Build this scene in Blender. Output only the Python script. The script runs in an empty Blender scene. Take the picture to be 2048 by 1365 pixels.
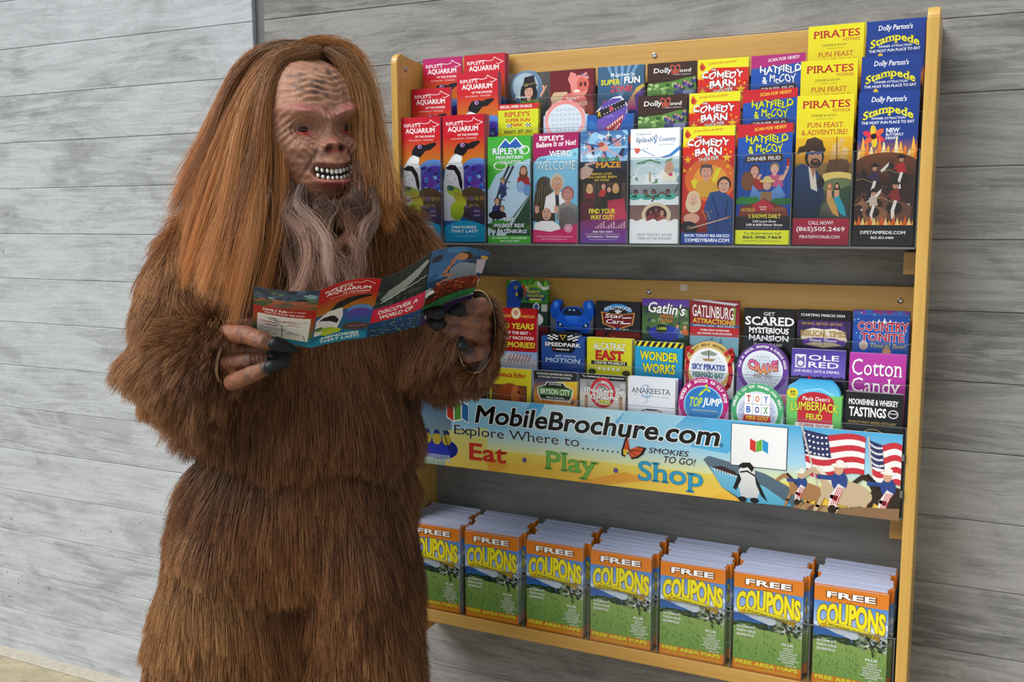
import bpy, bmesh, math, random
import numpy as np
from mathutils import Vector, Matrix, geometry
random.seed(7); RNG = np.random.default_rng(11)
PI = math.pi
SC = bpy.context.scene
COL = SC.collection

# ------------------------------------------------------------------ camera
CAM_C = np.array([1.1783, -2.0374, 1.4314])
CAM_M = np.array([[0.90334195, -0.4258275, -0.05142246], [0.42887806, 0.89503776, 0.12235608], [-0.00607754, -0.13258334, 0.99115323]])
FPX = 1931.41
cd = bpy.data.cameras.new('camera'); cam = bpy.data.objects.new('camera', cd); COL.objects.link(cam)
cd.sensor_width = 36.0; cd.lens = FPX / 2048 * 36.0; cd.clip_start = .05
R3 = Matrix(((CAM_M[0, 0], CAM_M[0, 2], -CAM_M[0, 1]), (CAM_M[1, 0], CAM_M[1, 2], -CAM_M[1, 1]), (CAM_M[2, 0], CAM_M[2, 2], -CAM_M[2, 1])))
cam.matrix_world = Matrix.Translation(CAM_C) @ R3.to_4x4()
SC.camera = cam
# ------------------------------------------------------------------ light
SC.view_settings.view_transform = 'Standard'; SC.view_settings.look = 'None'
SC.view_settings.exposure = 0.0; SC.view_settings.gamma = 1.0
try: SC.view_settings.use_curve_mapping = False
except Exception: pass
w = bpy.data.worlds.new('sky'); SC.world = w; w.use_nodes = True
nt = w.node_tree; nt.nodes.clear()
bg = nt.nodes.new('ShaderNodeBackground'); wo = nt.nodes.new('ShaderNodeOutputWorld')
bg.inputs[0].default_value = (.84, .93, 1.0, 1); bg.inputs[1].default_value = 0.60
nt.links.new(bg.outputs[0], wo.inputs[0])
sd = bpy.data.lights.new('daylight', 'SUN'); sun = bpy.data.objects.new('daylight', sd); COL.objects.link(sun)
sd.energy = 3.7; sd.angle = math.radians(45); sd.color = (1.0, .975, .94)
sun.rotation_euler = Vector((.50, .62, -.80)).to_track_quat('-Z', 'Y').to_euler()

# ------------------------------------------------------------------ helpers
def tag(o, label=None, cat=None, group=None, kind=None):
    if label: o['label'] = label
    if cat: o['category'] = cat
    if group: o['group'] = group
    if kind: o['kind'] = kind
    return o
def empty(name, loc=(0, 0, 0), rz=0.0):
    o = bpy.data.objects.new(name, None); COL.objects.link(o); o.location = loc; o.rotation_euler = (0, 0, rz)
    o.empty_display_size = .05
    return o
def link(name, me, mat=None, parent=None, loc=None):
    o = bpy.data.objects.new(name, me); COL.objects.link(o)
    if mat is not None and len(me.materials) == 0:
        for m_ in (mat if isinstance(mat, (list, tuple)) else [mat]): me.materials.append(m_)
    if parent is not None: o.parent = parent
    if loc is not None: o.location = loc
    return o
def sc(h):            # '#rrggbb' -> linear rgb
    h = h.lstrip('#'); v = [int(h[i:i + 2], 16) / 255 for i in (0, 2, 4)]
    return tuple(c / 12.92 if c <= .04045 else ((c + .055) / 1.055) ** 2.4 for c in v)
def smooth(me, on=True):
    me.polygons.foreach_set('use_smooth', [on] * len(me.polygons)); return me
def box_bm(bm, x0, x1, y0, y1, z0, z1, bev=0.0):
    vs = [bm.verts.new((x, y, z)) for x in (x0, x1) for y in (y0, y1) for z in (z0, z1)]
    f = [(0, 1, 3, 2), (4, 6, 7, 5), (0, 4, 5, 1), (2, 3, 7, 6), (0, 2, 6, 4), (1, 5, 7, 3)]
    fs = [bm.faces.new([vs[i] for i in q]) for q in f]
    if bev > 0:
        es = list({e for q in fs for e in q.edges})
        bmesh.ops.bevel(bm, geom=es, offset=bev, segments=2, profile=.5, affect='EDGES')
def box(name, x0, x1, y0, y1, z0, z1, mat, parent=None, bev=0.0):
    bm = bmesh.new(); box_bm(bm, x0, x1, y0, y1, z0, z1, bev)
    bmesh.ops.recalc_face_normals(bm, faces=bm.faces[:])
    me = bpy.data.meshes.new(name); bm.to_mesh(me); bm.free()
    return link(name, me, mat, parent)
def prism_yz(name, pts, x0, x1, mat, parent=None, bev=0.0):   # outline in (y,z), extruded along x
    bm = bmesh.new()
    a = [bm.verts.new((x0, y, z)) for y, z in pts]; b = [bm.verts.new((x1, y, z)) for y, z in pts]
    n = len(pts); bm.faces.new(a); bm.faces.new(b[::-1])
    for i in range(n): bm.faces.new((a[i], a[(i + 1) % n], b[(i + 1) % n], b[i]))
    bmesh.ops.recalc_face_normals(bm, faces=bm.faces[:])
    if bev: bmesh.ops.bevel(bm, geom=[e for e in bm.edges if len(e.link_faces) == 2 and e.calc_face_angle(0) > .8], offset=bev, segments=2, profile=.5, affect='EDGES')
    me = bpy.data.meshes.new(name); bm.to_mesh(me); bm.free()
    return link(name, me, mat, parent)

class NM:             # small node-material builder
    def __init__(s, name):
        s.m = bpy.data.materials.new(name); s.m.use_nodes = True; s.t = s.m.node_tree; s.t.nodes.clear()
        s.out = s.n('ShaderNodeOutputMaterial'); s.b = s.n('ShaderNodeBsdfPrincipled')
        s.l(s.b.outputs[0], s.out.inputs[0])
    def n(s, ty, **k):
        x = s.t.nodes.new(ty)
        for a, v in k.items():
            if a in x.inputs: x.inputs[a].default_value = v
            else: setattr(x, a, v)
        return x
    def l(s, a, b): s.t.links.new(a, b)
    def noise(s, vec, scale, detail=4, rough=.55, dist=0.0):
        x = s.n('ShaderNodeTexNoise'); x.inputs['Scale'].default_value = scale; x.inputs['Detail'].default_value = detail
        x.inputs['Roughness'].default_value = rough; x.inputs['Distortion'].default_value = dist; s.l(vec, x.inputs['Vector']); return x.outputs[0]
    def ramp(s, fac, stops, interp='LINEAR'):
        x = s.n('ShaderNodeValToRGB'); x.color_ramp.interpolation = interp; e = x.color_ramp.elements
        while len(e) < len(stops): e.new(.5)
        for el, (p, c) in zip(e, stops): el.position = p; el.color = (c, c, c, 1) if isinstance(c, (int, float)) else (*c, 1)
        s.l(fac, x.inputs[0]); return x.outputs[0]
    def mapping(s, vec, scale=(1, 1, 1), loc=(0, 0, 0)):
        x = s.n('ShaderNodeMapping'); x.inputs['Scale'].default_value = scale; x.inputs['Location'].default_value = loc; s.l(vec, x.inputs[0]); return x.outputs[0]
    def mix(s, a, b, fac, mode='MIX'):
        x = s.n('ShaderNodeMix', data_type='RGBA', blend_type=mode)
        for v, k in ((fac, 0), (a, 6), (b, 7)):
            if hasattr(v, 'is_linked'): s.l(v, x.inputs[k])
            elif k == 0: x.inputs[0].default_value = v
            else: x.inputs[k].default_value = (*v, 1) if isinstance(v, tuple) else (v, v, v, 1)
        return x.outputs[2]
    def math(s, op, a, b=0.0, clamp=False):
        x = s.n('ShaderNodeMath', operation=op); x.use_clamp = clamp
        for i, v in enumerate((a, b)):
            if hasattr(v, 'is_linked'): s.l(v, x.inputs[i])
            else: x.inputs[i].default_value = v
        return x.outputs[0]
    def bump(s, h, strength, dist):
        x = s.n('ShaderNodeBump'); x.inputs['Strength'].default_value = strength; x.inputs['Distance'].default_value = dist
        s.l(h, x.inputs['Height']); s.l(x.outputs[0], s.b.inputs['Normal'])
    def coords(s, rnd=True):
        tc = s.n('ShaderNodeTexCoord').outputs['Object']
        if not rnd: return tc
        oi = s.n('ShaderNodeObjectInfo').outputs['Random']
        c = s.n('ShaderNodeCombineXYZ'); a = s.math('MULTIPLY', oi, 37.0); b = s.math('MULTIPLY', oi, 91.0)
        s.l(a, c.inputs[0]); s.l(b, c.inputs[1]); s.l(a, c.inputs[2])
        v = s.n('ShaderNodeVectorMath', operation='ADD'); s.l(tc, v.inputs[0]); s.l(c.outputs[0], v.inputs[1]); return v.outputs[0]

def mat_concrete(name, light, mid, dark, streak=1.0):
    m = NM(name); co = m.coords(); oi = m.n('ShaderNodeObjectInfo').outputs['Random']
    warp = m.n('ShaderNodeVectorMath', operation='MULTIPLY_ADD')
    nz = m.n('ShaderNodeTexNoise'); nz.inputs['Scale'].default_value = 2.2; m.l(m.mapping(co, (.7, 1, 2.5)), nz.inputs['Vector'])
    m.l(nz.outputs['Color'], warp.inputs[0]); warp.inputs[1].default_value = (.0, .0, .09); m.l(co, warp.inputs[2])
    v = warp.outputs[0]
    g1 = m.noise(m.mapping(v, (1.7, 1, 42)), 1.9, 8, .70)
    g2 = m.noise(m.mapping(v, (9, 1, 260)), 1.3, 3, .6)
    g3 = m.noise(m.mapping(v, (2.6, 1, 34)), 2.4, 10, .74, .5)
    blot = m.noise(m.mapping(v, (1.5, 1, 3.5)), 2.3, 8, .62, .8)
    fine = m.noise(co, 120, 3, .6)
    lime = m.ramp(m.math('ADD', m.math('MULTIPLY', g3, .75), m.math('MULTIPLY', blot, .25)), [(.50, 0), (.53, 1)])
    tone = m.math('ADD', m.math('MULTIPLY', g1, .42 * streak), m.math('MULTIPLY', blot, .62))
    tone = m.math('ADD', tone, m.math('MULTIPLY', g2, .12 * streak))
    tone = m.math('ADD', tone, m.math('MULTIPLY', m.math('SUBTRACT', oi, .5), .07))
    c = m.ramp(tone, [(.42, dark), (.58, mid), (.78, light)])
    c = m.mix(c, light, m.math('MULTIPLY', lime, .55))
    # sparse knots left by the shuttering boards
    vo = m.n('ShaderNodeTexVoronoi'); vo.inputs['Scale'].default_value = 1.0; vo.inputs['Randomness'].default_value = .9
    m.l(m.mapping(co, (3.0, .001, 5.6)), vo.inputs['Vector'])
    sep = m.n('ShaderNodeSeparateColor'); m.l(vo.outputs['Color'], sep.inputs[0])
    pick = m.math('GREATER_THAN', sep.outputs[0], .62)
    d = m.math('ADD', vo.outputs['Distance'], m.math('MULTIPLY', m.noise(v, 14, 2), .08))
    knot = m.math('MULTIPLY', m.ramp(d, [(.085, 1), (.10, .45), (.16, .55), (.24, 0)]), pick)
    c = m.mix(c, dark, m.math('MULTIPLY', knot, .9))
    # pores
    vp = m.n('ShaderNodeTexVoronoi'); vp.inputs['Scale'].default_value = 22; m.l(co, vp.inputs['Vector'])
    sp = m.n('ShaderNodeSeparateColor'); m.l(vp.outputs['Color'], sp.inputs[0])
    pore = m.math('MULTIPLY', m.ramp(vp.outputs['Distance'], [(.05, 1), (.09, 0)]), m.math('GREATER_THAN', sp.outputs[1], .90))
    c = m.mix(c, (.03, .028, .025), m.math('MULTIPLY', pore, .8))
    c = m.mix(c, m.ramp(fine, [(.3, .86), (.7, 1.08)]), .5, 'MULTIPLY')
    m.l(c, m.b.inputs['Base Color']); m.b.inputs['Roughness'].default_value = .82
    h = m.math('ADD', m.math('MULTIPLY', g1, .7), m.math('SUBTRACT', m.math('MULTIPLY', g2, .25), pore))
    m.bump(h, .35, .004)
    return m.m
def mat_wood(name, a, b, axis='z', rough=.35):
    m = NM(name); co = m.coords()
    s = {'z': (60, 60, 2.2), 'x': (2.2, 60, 60)}[axis]
    g = m.noise(m.mapping(co, s), 1.0, 5, .6, 1.2); g2 = m.noise(m.mapping(co, tuple(k * .22 for k in s)), 1.0, 3, .5, .8)
    c = m.ramp(m.math('ADD', m.math('MULTIPLY', g, .5), m.math('MULTIPLY', g2, .5)), [(.36, b), (.62, a)])
    m.l(c, m.b.inputs['Base Color']); m.b.inputs['Roughness'].default_value = rough
    m.b.inputs['Coat Weight'].default_value = .25; m.b.inputs['Coat Roughness'].default_value = .15
    return m.m
def mat_plain(name, c, rough=.5, metal=0.0, **k):
    m = NM(name); m.b.inputs['Base Color'].default_value = (*c, 1); m.b.inputs['Roughness'].default_value = rough; m.b.inputs['Metallic'].default_value = metal
    n = m.noise(m.coords(), 40, 3); m.l(m.mix(c, tuple(x * .8 for x in c), m.ramp(n, [(.35, 0), (.7, 1)])), m.b.inputs['Base Color'])
    for a, v in k.items(): m.b.inputs[a].default_value = v
    return m.m
def mat_acrylic(name, tint=(.97, .98, .985), gl=.5):
    m = NM(name); m.t.nodes.remove(m.b)
    tr = m.n('ShaderNodeBsdfTransparent'); tr.inputs[0].default_value = (*tint, 1)
    g = m.n('ShaderNodeBsdfGlossy'); g.inputs['Roughness'].default_value = .06
    fr = m.n('ShaderNodeFresnel'); fr.inputs[0].default_value = 1.49
    f = m.math('MULTIPLY', fr.outputs[0], gl)
    mx = m.n('ShaderNodeMixShader'); m.l(f, mx.inputs[0]); m.l(tr.outputs[0], mx.inputs[1]); m.l(g.outputs[0], mx.inputs[2]); m.l(mx.outputs[0], m.out.inputs[0])
    return m.m
def mat_print(name='printed_paper', rough=.34):
    m = NM(name); a = m.n('ShaderNodeVertexColor'); a.layer_name = 'Col'
    m.l(a.outputs[0], m.b.inputs['Base Color']); m.b.inputs['Roughness'].default_value = rough
    m.b.inputs['Specular IOR Level'].default_value = .45
    m.bump(m.noise(m.coords(), 9, 2), .05, .01)
    return m.m

M_CONC_L = mat_concrete('board_marked_concrete_pale', (.51, .535, .56), (.40, .42, .44), (.25, .255, .26), 1.0)
M_CONC_R = mat_concrete('board_marked_concrete_grey', (.325, .32, .31), (.215, .211, .203), (.095, .093, .090), 1.15)
M_SEAM = mat_plain('seam_mortar', (.17, .175, .18), .9)
M_WOOD = mat_wood('varnished_pine', (.66, .40, .095), (.52, .28, .05), 'z')
M_WOODX = mat_wood('varnished_pine_board', (.62, .37, .10), (.50, .26, .055), 'x')
M_ACR = mat_acrylic('clear_acrylic', (.985, .988, .99), .40)
M_ACRE = mat_plain('acrylic_polished_edge', (.23, .25, .25), .12, Alpha=.62)
M_STEEL = mat_plain('screw_steel', (.62, .62, .64), .22, 1.0)
M_PRINT = mat_print()
M_FLOOR = mat_plain('sand_paving', (.42, .36, .24), .9)

# ------------------------------------------------------------------ wall and floor
wall = box('wall_back', -4.5, 3.6, .012, .25, -.02, 3.0, M_SEAM); tag(wall, 'board-marked grey concrete wall behind the brochure rack', kind='structure')
JZ = [0.0] + [1.3738 + k * .1368 for k in range(-9, 12)]
SEAM0, SEAM1 = -.5235, -.487
def concrete_board(x0, x1, z0, z1, proud, mat):
    bm = bmesh.new(); g = .0004; c = .0016
    X0, X1, Z0, Z1 = x0, x1, z0 + g, z1 - g
    back = [bm.verts.new(p) for p in ((X0, .02, Z0), (X1, .02, Z0), (X1, .02, Z1), (X0, .02, Z1))]
    mid = [bm.verts.new(p) for p in ((X0, -proud + c, Z0), (X1, -proud + c, Z0), (X1, -proud + c, Z1), (X0, -proud + c, Z1))]
    fr = [bm.verts.new(p) for p in ((X0 + c, -proud, Z0 + c), (X1 - c, -proud, Z0 + c), (X1 - c, -proud, Z1 - c), (X0 + c, -proud, Z1 - c))]
    for a, b in ((back, mid), (mid, fr)):
        for i in range(4): bm.faces.new((a[i], a[(i + 1) % 4], b[(i + 1) % 4], b[i]))
    bm.faces.new(fr); bm.faces.new(back[::-1])
    bmesh.ops.recalc_face_normals(bm, faces=bm.faces[:])
    me = bpy.data.meshes.new('concrete_board'); bm.to_mesh(me); bm.free()
    link('concrete_board', me, mat, wall)
for i in range(len(JZ) - 1):
    r = random.random()
    concrete_board(-4.5, SEAM0, JZ[i], JZ[i + 1], .001 + .0012 * random.random(), M_CONC_L)
    concrete_board(SEAM1, 3.6, JZ[i], JZ[i + 1], .001 + .0018 * random.random(), M_CONC_R)
fl = box('floor', -4.5, 3.6, -4.5, .25, -.2, -.012, M_FLOOR); tag(fl, 'sandy paving at the foot of the concrete wall', kind='structure')
def mat_paving():
    m = NM('sand_paving_tile'); co = m.coords()
    n = m.noise(co, 7, 5, .6); n2 = m.noise(co, 60, 4, .6); n3 = m.noise(co, 22, 4, .7, 1.0)
    c = m.ramp(n, [(.35, (.36, .31, .20)), (.65, (.50, .43, .29))]); c = m.mix(c, (.20, .17, .11), m.ramp(n3, [(.56, 0), (.68, .7)]))
    c = m.mix(c, m.ramp(n2, [(.3, .8), (.7, 1.1)]), .6, 'MULTIPLY')
    m.l(c, m.b.inputs['Base Color']); m.b.inputs['Roughness'].default_value = .9; m.bump(n2, .3, .003); return m.m
M_TILE = mat_paving()
for ix in range(-7, 5):
    for iy in range(0, 5):
        x0 = ix * .62 + (.0 if iy % 2 else .2); y1 = -.052 - iy * .62
        box('paving_slab', x0 + .004, x0 + .616, y1 - .612, y1, -.03, .001 * random.random(), M_TILE, fl, .003)
sk = box('trim_1', -4.5, 3.6, -.05, 0.0, -.012, .004, mat_plain('pale_joint_strip', (.50, .46, .38), .8), None, .002); tag(sk, 'pale strip along the foot of the wall', kind='structure')
# ------------------------------------------------------------------ the rack
P = .108
rack = empty('brochure_rack', (0.0, 0.0, .42)); tag(rack, 'wall-mounted pine rack with clear acrylic tiers full of brochures and coupon books', 'display rack')
def rk(name, *a, **k):
    o = box(name, *a, parent=rack, **k)
    o.matrix_parent_inverse = Matrix.Translation((0, 0, -.42)); return o
def pin(o): o.parent = rack; o.matrix_parent_inverse = Matrix.Translation((0, 0, -.42)); return o
RT = 1.786
def panel_outline():
    pts = [(-.002, .40), (-.150, .40), (-.150, RT - .028)]
    for k in range(7):
        a = PI / 2 * k / 6; pts.append((-.128 - .022 * math.cos(a), RT - .024 + .022 * math.sin(a)))
    pts += [(-.105, RT - .006), (-.002, RT - .016 + .0)]
    return pts
for x0, x1 in ((-.0155, .0015), (1.0865, 1.1075)):
    pin(prism_yz('side_panel', panel_outline(), x0, x1, M_WOOD, None, .0022))
rk('header_board', .0015, 1.0865, -.022, -.002, 1.70, 1.7815, M_WOODX, bev=.0015)
rk('header_board', .0015, 1.0865, -.022, -.002, 1.10, 1.283, M_WOODX, bev=.0015)
rk('bottom_shelf', .0015, 1.0865, -.150, -.012, .468, .4975, M_WOODX, bev=.002)
rk('support_cleat', 1.062, 1.0865, -.075, -.002, 1.31, 1.352, M_WOODX, bev=.001)
rk('support_cleat', 1.060, 1.0865, -.075, -.002, .793, .836, M_WOODX, bev=.001)
rk('support_cleat', .0015, .022, -.075, -.002, 1.31, 1.352, M_WOODX, bev=.001)
def screw(x, y, z, ax='y'):
    bm = bmesh.new()
    prof = [(.0, .0035), (.003, .0032), (.0052, .002), (.0058, .0), (.0058, -.001)]
    n = 16; rings = []
    for r, h in prof[1:]:
        rings.append([bm.verts.new((r * math.cos(2 * PI * i / n), -h, r * math.sin(2 * PI * i / n))) for i in range(n)])
    c = bm.verts.new((0, -.0022, 0))
    for i in range(n): bm.faces.new((c, rings[0][i], rings[0][(i + 1) % n]))
    for a, b in zip(rings, rings[1:]):
        for i in range(n): bm.faces.new((a[i], a[(i + 1) % n], b[(i + 1) % n], b[i]))
    bmesh.ops.recalc_face_normals(bm, faces=bm.faces[:])
    me = smooth(bpy.data.meshes.new('screw')); bm.to_mesh(me); bm.free()
    o = link('screw', me, M_STEEL); o.location = (x, y, z)
    if ax == 'x': o.rotation_euler = (0, 0, PI / 2)
    pin(o)
screw(.5545, -.0225, 1.7555); screw(.5495, -.0225, 1.2585); screw(1.0565, -.0225, 1.256); screw(.0025, -.115, 1.752, 'x'); screw(.02, -.0225, 1.2585)
rk('tape_scrap', .618, .634, -.0228, -.0222, 1.262, 1.276, mat_plain('white_tape', (.72, .62, .48), .4))
# clear acrylic holders: floor, front lips per tier, dividers, polished edges
def acr(name, *a):
    o = box(name, *a, M_ACR); pin(o); return o
def acre(name, *a):
    o = box(name, *a, M_ACRE); pin(o); return o
TY = (-.1455, -.1035, -.0635)
def holder(zb, lip, xs, dz, front_top):
    x0, x1 = .003, 1.085
    for t in range(3):
        y = TY[t]
        acr('acrylic_lip', x0, x1, y - .0022, y, zb + dz * t, front_top + dz * t)
        acre('acrylic_edge', x0, x1, y - .0024, y + .0002, front_top + dz * t, front_top + dz * t + .0009)
    acre('acrylic_floor', x0, x1, TY[0] - .004, -.03, zb - .006, zb - .002)
    for x in xs:
        top = front_top + .012
        pts = [(-.1452, zb - .002), (-.1452, top), (-.1035, top + .012), (-.1035, top + dz), (-.0635, top + dz + .012), (-.0635, top + 2 * dz), (-.026, top + 2 * dz), (-.026, zb - .002)]
        o = prism_yz('acrylic_divider', pts, x - .001, x + .001, M_ACR); pin(o)
        acre('acrylic_edge', x - .001, x + .001, -.1462, -.1452, zb - .002, front_top)
DIV = [.003] + [i * P for i in range(1, 10)] + [1.085]
holder(1.366, .17, DIV, .07, 1.537)
holder(.862, .17, DIV, .073, 1.030)
# coupon book holder
MP = .1557
acr('acrylic_lip', .003, 1.085, -.1495, -.147, .500, .620)
acre('acrylic_edge', .003, 1.085, -.1498, -.1468, .620, .6212)
for i in range(8):
    x = min(max(-.0075 + i * MP, .003), 1.084)
    o = prism_yz('acrylic_divider', [(-.147, .499), (-.147, .635), (-.03, .70), (-.03, .499)], x - .001, x + .001, M_ACR); pin(o)
    acre('acrylic_edge', x - .001, x + .001, -.1482, -.147, .499, .62)
# ------------------------------------------------------------------ printed covers as vector artwork (flat ink polygons, one mesh per cover)
_ns = {}; _tc = {}; RES = [2]
def text_mesh(s, bold):
    cu = bpy.data.curves.new('t', 'FONT'); cu.body = s; cu.size = 1.0; cu.offset = bold; cu.resolution_u = RES[0]; cu.fill_mode = 'FRONT'
    ob = bpy.data.objects.new('t', cu); me = bpy.data.meshes.new_from_object(ob)
    n = len(me.vertices); co = np.empty(n * 3, 'f'); me.vertices.foreach_get('co', co); co = co.reshape(-1, 3)[:, :2].astype(float)
    me.calc_loop_triangles(); T = np.empty(len(me.loop_triangles) * 3, 'i'); me.loop_triangles.foreach_get('vertices', T)
    bpy.data.objects.remove(ob); bpy.data.curves.remove(cu); bpy.data.meshes.remove(me)
    return co, T.reshape(-1, 3)
def glyphs(s, bold=0.0, serif=False):
    key = (s, round(bold, 4), serif, RES[0])
    if key in _tc: return _tc[key]
    co, T = text_mesh(s, bold)
    if 'M' in s and bold > .001 and len(co):
        # the letter M closes up when its outline is offset: thicken it by shifted copies instead
        c0, T0 = text_mesh(s, 0); mw = np.ptp(text_mesh('M', 0)[0][:, 0]); keep = np.ones(len(T), bool); cx = co[T][:, :, 0].mean(1); cx0 = c0[T0][:, :, 0].mean(1); add = np.zeros(len(T0), bool)
        for i, ch in enumerate(s):
            if ch != 'M': continue
            x1 = text_mesh(s[:i + 1], 0)[0][:, 0].max(); keep &= ~((cx > x1 - mw - bold - .004) & (cx < x1 + bold + .004)); add |= (cx0 > x1 - mw - .004) & (cx0 < x1 + .004)
        T = T[keep]; nk = 8; q = c0[T0[add]].reshape(-1, 2)
        for k in range(nk):
            o = np.array((math.cos(2 * PI * k / nk), math.sin(2 * PI * k / nk))) * bold; T = np.vstack([T, np.arange(len(q)).reshape(-1, 3) + len(co)]); co = np.vstack([co, q + o])
        u_, inv = np.unique(T, return_inverse=True); co = co[u_]; T = inv.reshape(-1, 3)
    n = len(co)
    if serif and n:
        cap = .682; xh = .449
        ev = {}
        for a, b, c in T:
            for e in ((a, b), (b, c), (c, a)):
                k = (min(e), max(e)); ev[k] = ev.get(k, 0) + 1
        ex, et = [], []
        for (a, b), k in ev.items():
            if k != 1: continue
            pa, pb = co[a], co[b]
            if abs(pa[1] - pb[1]) > .004: continue
            L = abs(pa[0] - pb[0]); y = pa[1]
            if not (.05 < L < .22): continue
            tops = [cap, xh]; o = bold
            if abs(y + o) < .015 or abs(y + .205 + o) < .03: up = 1
            elif min(abs(y - o - t_) for t_ in tops) < .02: up = -1
            else: continue
            xa, xb = min(pa[0], pb[0]) - .058, max(pa[0], pb[0]) + .058
            i0 = n + len(ex); ex += [(xa, y), (xb, y), (xb - .006, y + up * (.04 + 2 * bold)), (xa + .006, y + up * (.04 + 2 * bold))]
            et += [(i0, i0 + 1, i0 + 2), (i0, i0 + 2, i0 + 3)]
            i0 = n + len(ex); ex += [(xa + .05, y + up * .03), (xb - .05, y + up * .03), ((xa + xb) / 2, y + up * .12)]; et += [(i0, i0 + 1, i0 + 2)]
        ns_ = len(T)
        if ex: co = np.vstack([co, ex]); T = np.vstack([T, et])
        _ns[key] = ns_
    _tc[key] = (co, T); return _tc[key]

VS = [1.0]
class Art:
    def __init__(s, w, h, dl=.000005):
        s.w, s.h, s.dl = w, h, dl; s.vs = VS[0]; s.k = 0; s.P = []; s.T = []; s.C = []; s.n = 0
    def add(s, pts, tris, col, col2=None, horiz=False, same=False):
        """pts in cover units: u from 0 (left) to 1 (right), v from 0 (top) to 1 (bottom)"""
        if not same: s.k += 1
        pts = np.array(pts, float); tris = np.asarray(tris, int)
        if len(pts): pts[:, 0] = np.clip(pts[:, 0], 0, 1); pts[:, 1] = np.clip(pts[:, 1] * s.vs, -.02, 1)
        if not len(tris): return
        c1 = np.array(sc(col) if isinstance(col, str) else col); C = np.tile(c1, (len(pts), 1))
        if col2 is not None:
            c2 = np.array(sc(col2) if isinstance(col2, str) else col2)
            a = pts[:, 0] if horiz else pts[:, 1]; t = (a - a.min()) / max(1e-9, a.max() - a.min()); C = c1 * (1 - t[:, None]) + c2 * t[:, None]
        s.P.append(np.column_stack([pts, np.full(len(pts), s.k)])); s.C.append(C); s.T.append(tris + s.n); s.n += len(pts)
    def ink(s, co, T, col, col2, key):
        # letters: neighbouring facets sit a few microns apart, so that overlapping strokes never share a plane
        n = len(T); sub = (np.arange(n) * 7 % 11) * .075; ns = _ns.get(key, n)
        if ns < n: sub[ns:] = .85
        s.add(co[T].reshape(-1, 2), np.arange(3 * n).reshape(-1, 3), col, col2); s.P[-1][:, 2] += np.repeat(sub, 3)
    def rect(s, u0, v0, u1, v1, col, col2=None, horiz=False):
        s.add([(u0, v0), (u1, v0), (u1, v1), (u0, v1)], [(0, 1, 2), (0, 2, 3)], col, col2, horiz)
    def poly(s, pts, col, col2=None, horiz=False):
        t = geometry.tessellate_polygon([[Vector((x, y, 0)) for x, y in pts]]); s.add(pts, t, col, col2, horiz)
    def ell(s, u, v, ru, rv, col, col2=None, rot=0, a0=0, a1=2 * PI, n=28, ring=None):
        """radii in units of the cover's width; rot in radians"""
        asp = s.w / s.h / s.vs; th = np.linspace(a0, a1, n); x, y = ru * np.cos(th), rv * np.sin(th)
        X = u + x * math.cos(rot) - y * math.sin(rot); Y = v + (x * math.sin(rot) + y * math.cos(rot)) * asp
        if ring is None:
            s.add(np.vstack([[(u, v)], np.column_stack([X, Y])]), [(0, i + 1, i + 2) for i in range(n - 1)], col, col2)
        else:
            x, y = ru * ring * np.cos(th), rv * ring * np.sin(th)
            X2 = u + x * math.cos(rot) - y * math.sin(rot); Y2 = v + (x * math.sin(rot) + y * math.cos(rot)) * asp
            p = np.vstack([np.column_stack([X, Y]), np.column_stack([X2, Y2])])
            s.add(p, [t for i in range(n - 1) for t in ((i, i + 1, n + i), (i + 1, n + i + 1, n + i))], col, col2)
    def line(s, pts, wd, col):
        """polyline of width wd (units of the cover's width), rounded by small overlaps"""
        asp = s.w / s.h / s.vs; q = np.array([(x, y / asp) for x, y in pts]); V = []; T = []
        for a, b in zip(q, q[1:]):
            d = b - a; L = np.linalg.norm(d)
            if L < 1e-9: continue
            d /= L; n = np.array((-d[1], d[0])) * wd / 2; e = d * wd * .3; i = len(V)
            V += [a - e + n, b + e + n, b + e - n, a - e - n]; T += [(i, i + 1, i + 2), (i, i + 2, i + 3)]
        V = np.array(V); V[:, 1] *= asp; s.add(V, T, col)
    def star(s, u, v, r, col, ri=.42, n=5, rot=-PI / 2):
        asp = s.w / s.h / s.vs; p = [(u, v)]
        for i in range(2 * n):
            a = rot + PI * i / n; q = r if i % 2 == 0 else r * ri; p.append((u + q * math.cos(a), v + q * math.sin(a) * asp))
        s.add(p, [(0, i + 1, (i + 1) % (2 * n) + 1) for i in range(2 * n)], col)
    def text(s, t, u0, v0, u1, v1, col, out=None, ow=.05, bold=.015, serif=False, shear=0, warp=None, col2=None, sh=None):
        bold = bold * .5; ow = ow * .62; co, T = glyphs(t, bold, serif)
        if not len(co): return
        mn, mx = co.min(0), co.max(0); S = (u1 - u0) / (mx[0] - mn[0]), (v1 - v0) / (mx[1] - mn[1])
        def tr(p):
            x = (p[:, 0] - mn[0]); y = (p[:, 1] - mn[1])
            X = u0 + x * S[0] + shear * y * S[1] * s.h * s.vs / s.w; Y = v1 - y * S[1]
            q = np.column_stack([X, Y])
            if warp: q = np.array([warp(a, b) for a, b in q])
            return q
        ky = lambda b_: (t, round(b_, 4), serif, RES[0])
        if sh: s.ink(tr(co) + np.array(sh[1:]), T, sh[0], None, ky(bold))
        if out:
            c2, T2 = glyphs(t, bold + ow, serif); s.ink(tr(c2), T2, out, None, ky(bold + ow))
        s.ink(tr(co), T, col, col2, ky(bold))
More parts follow.
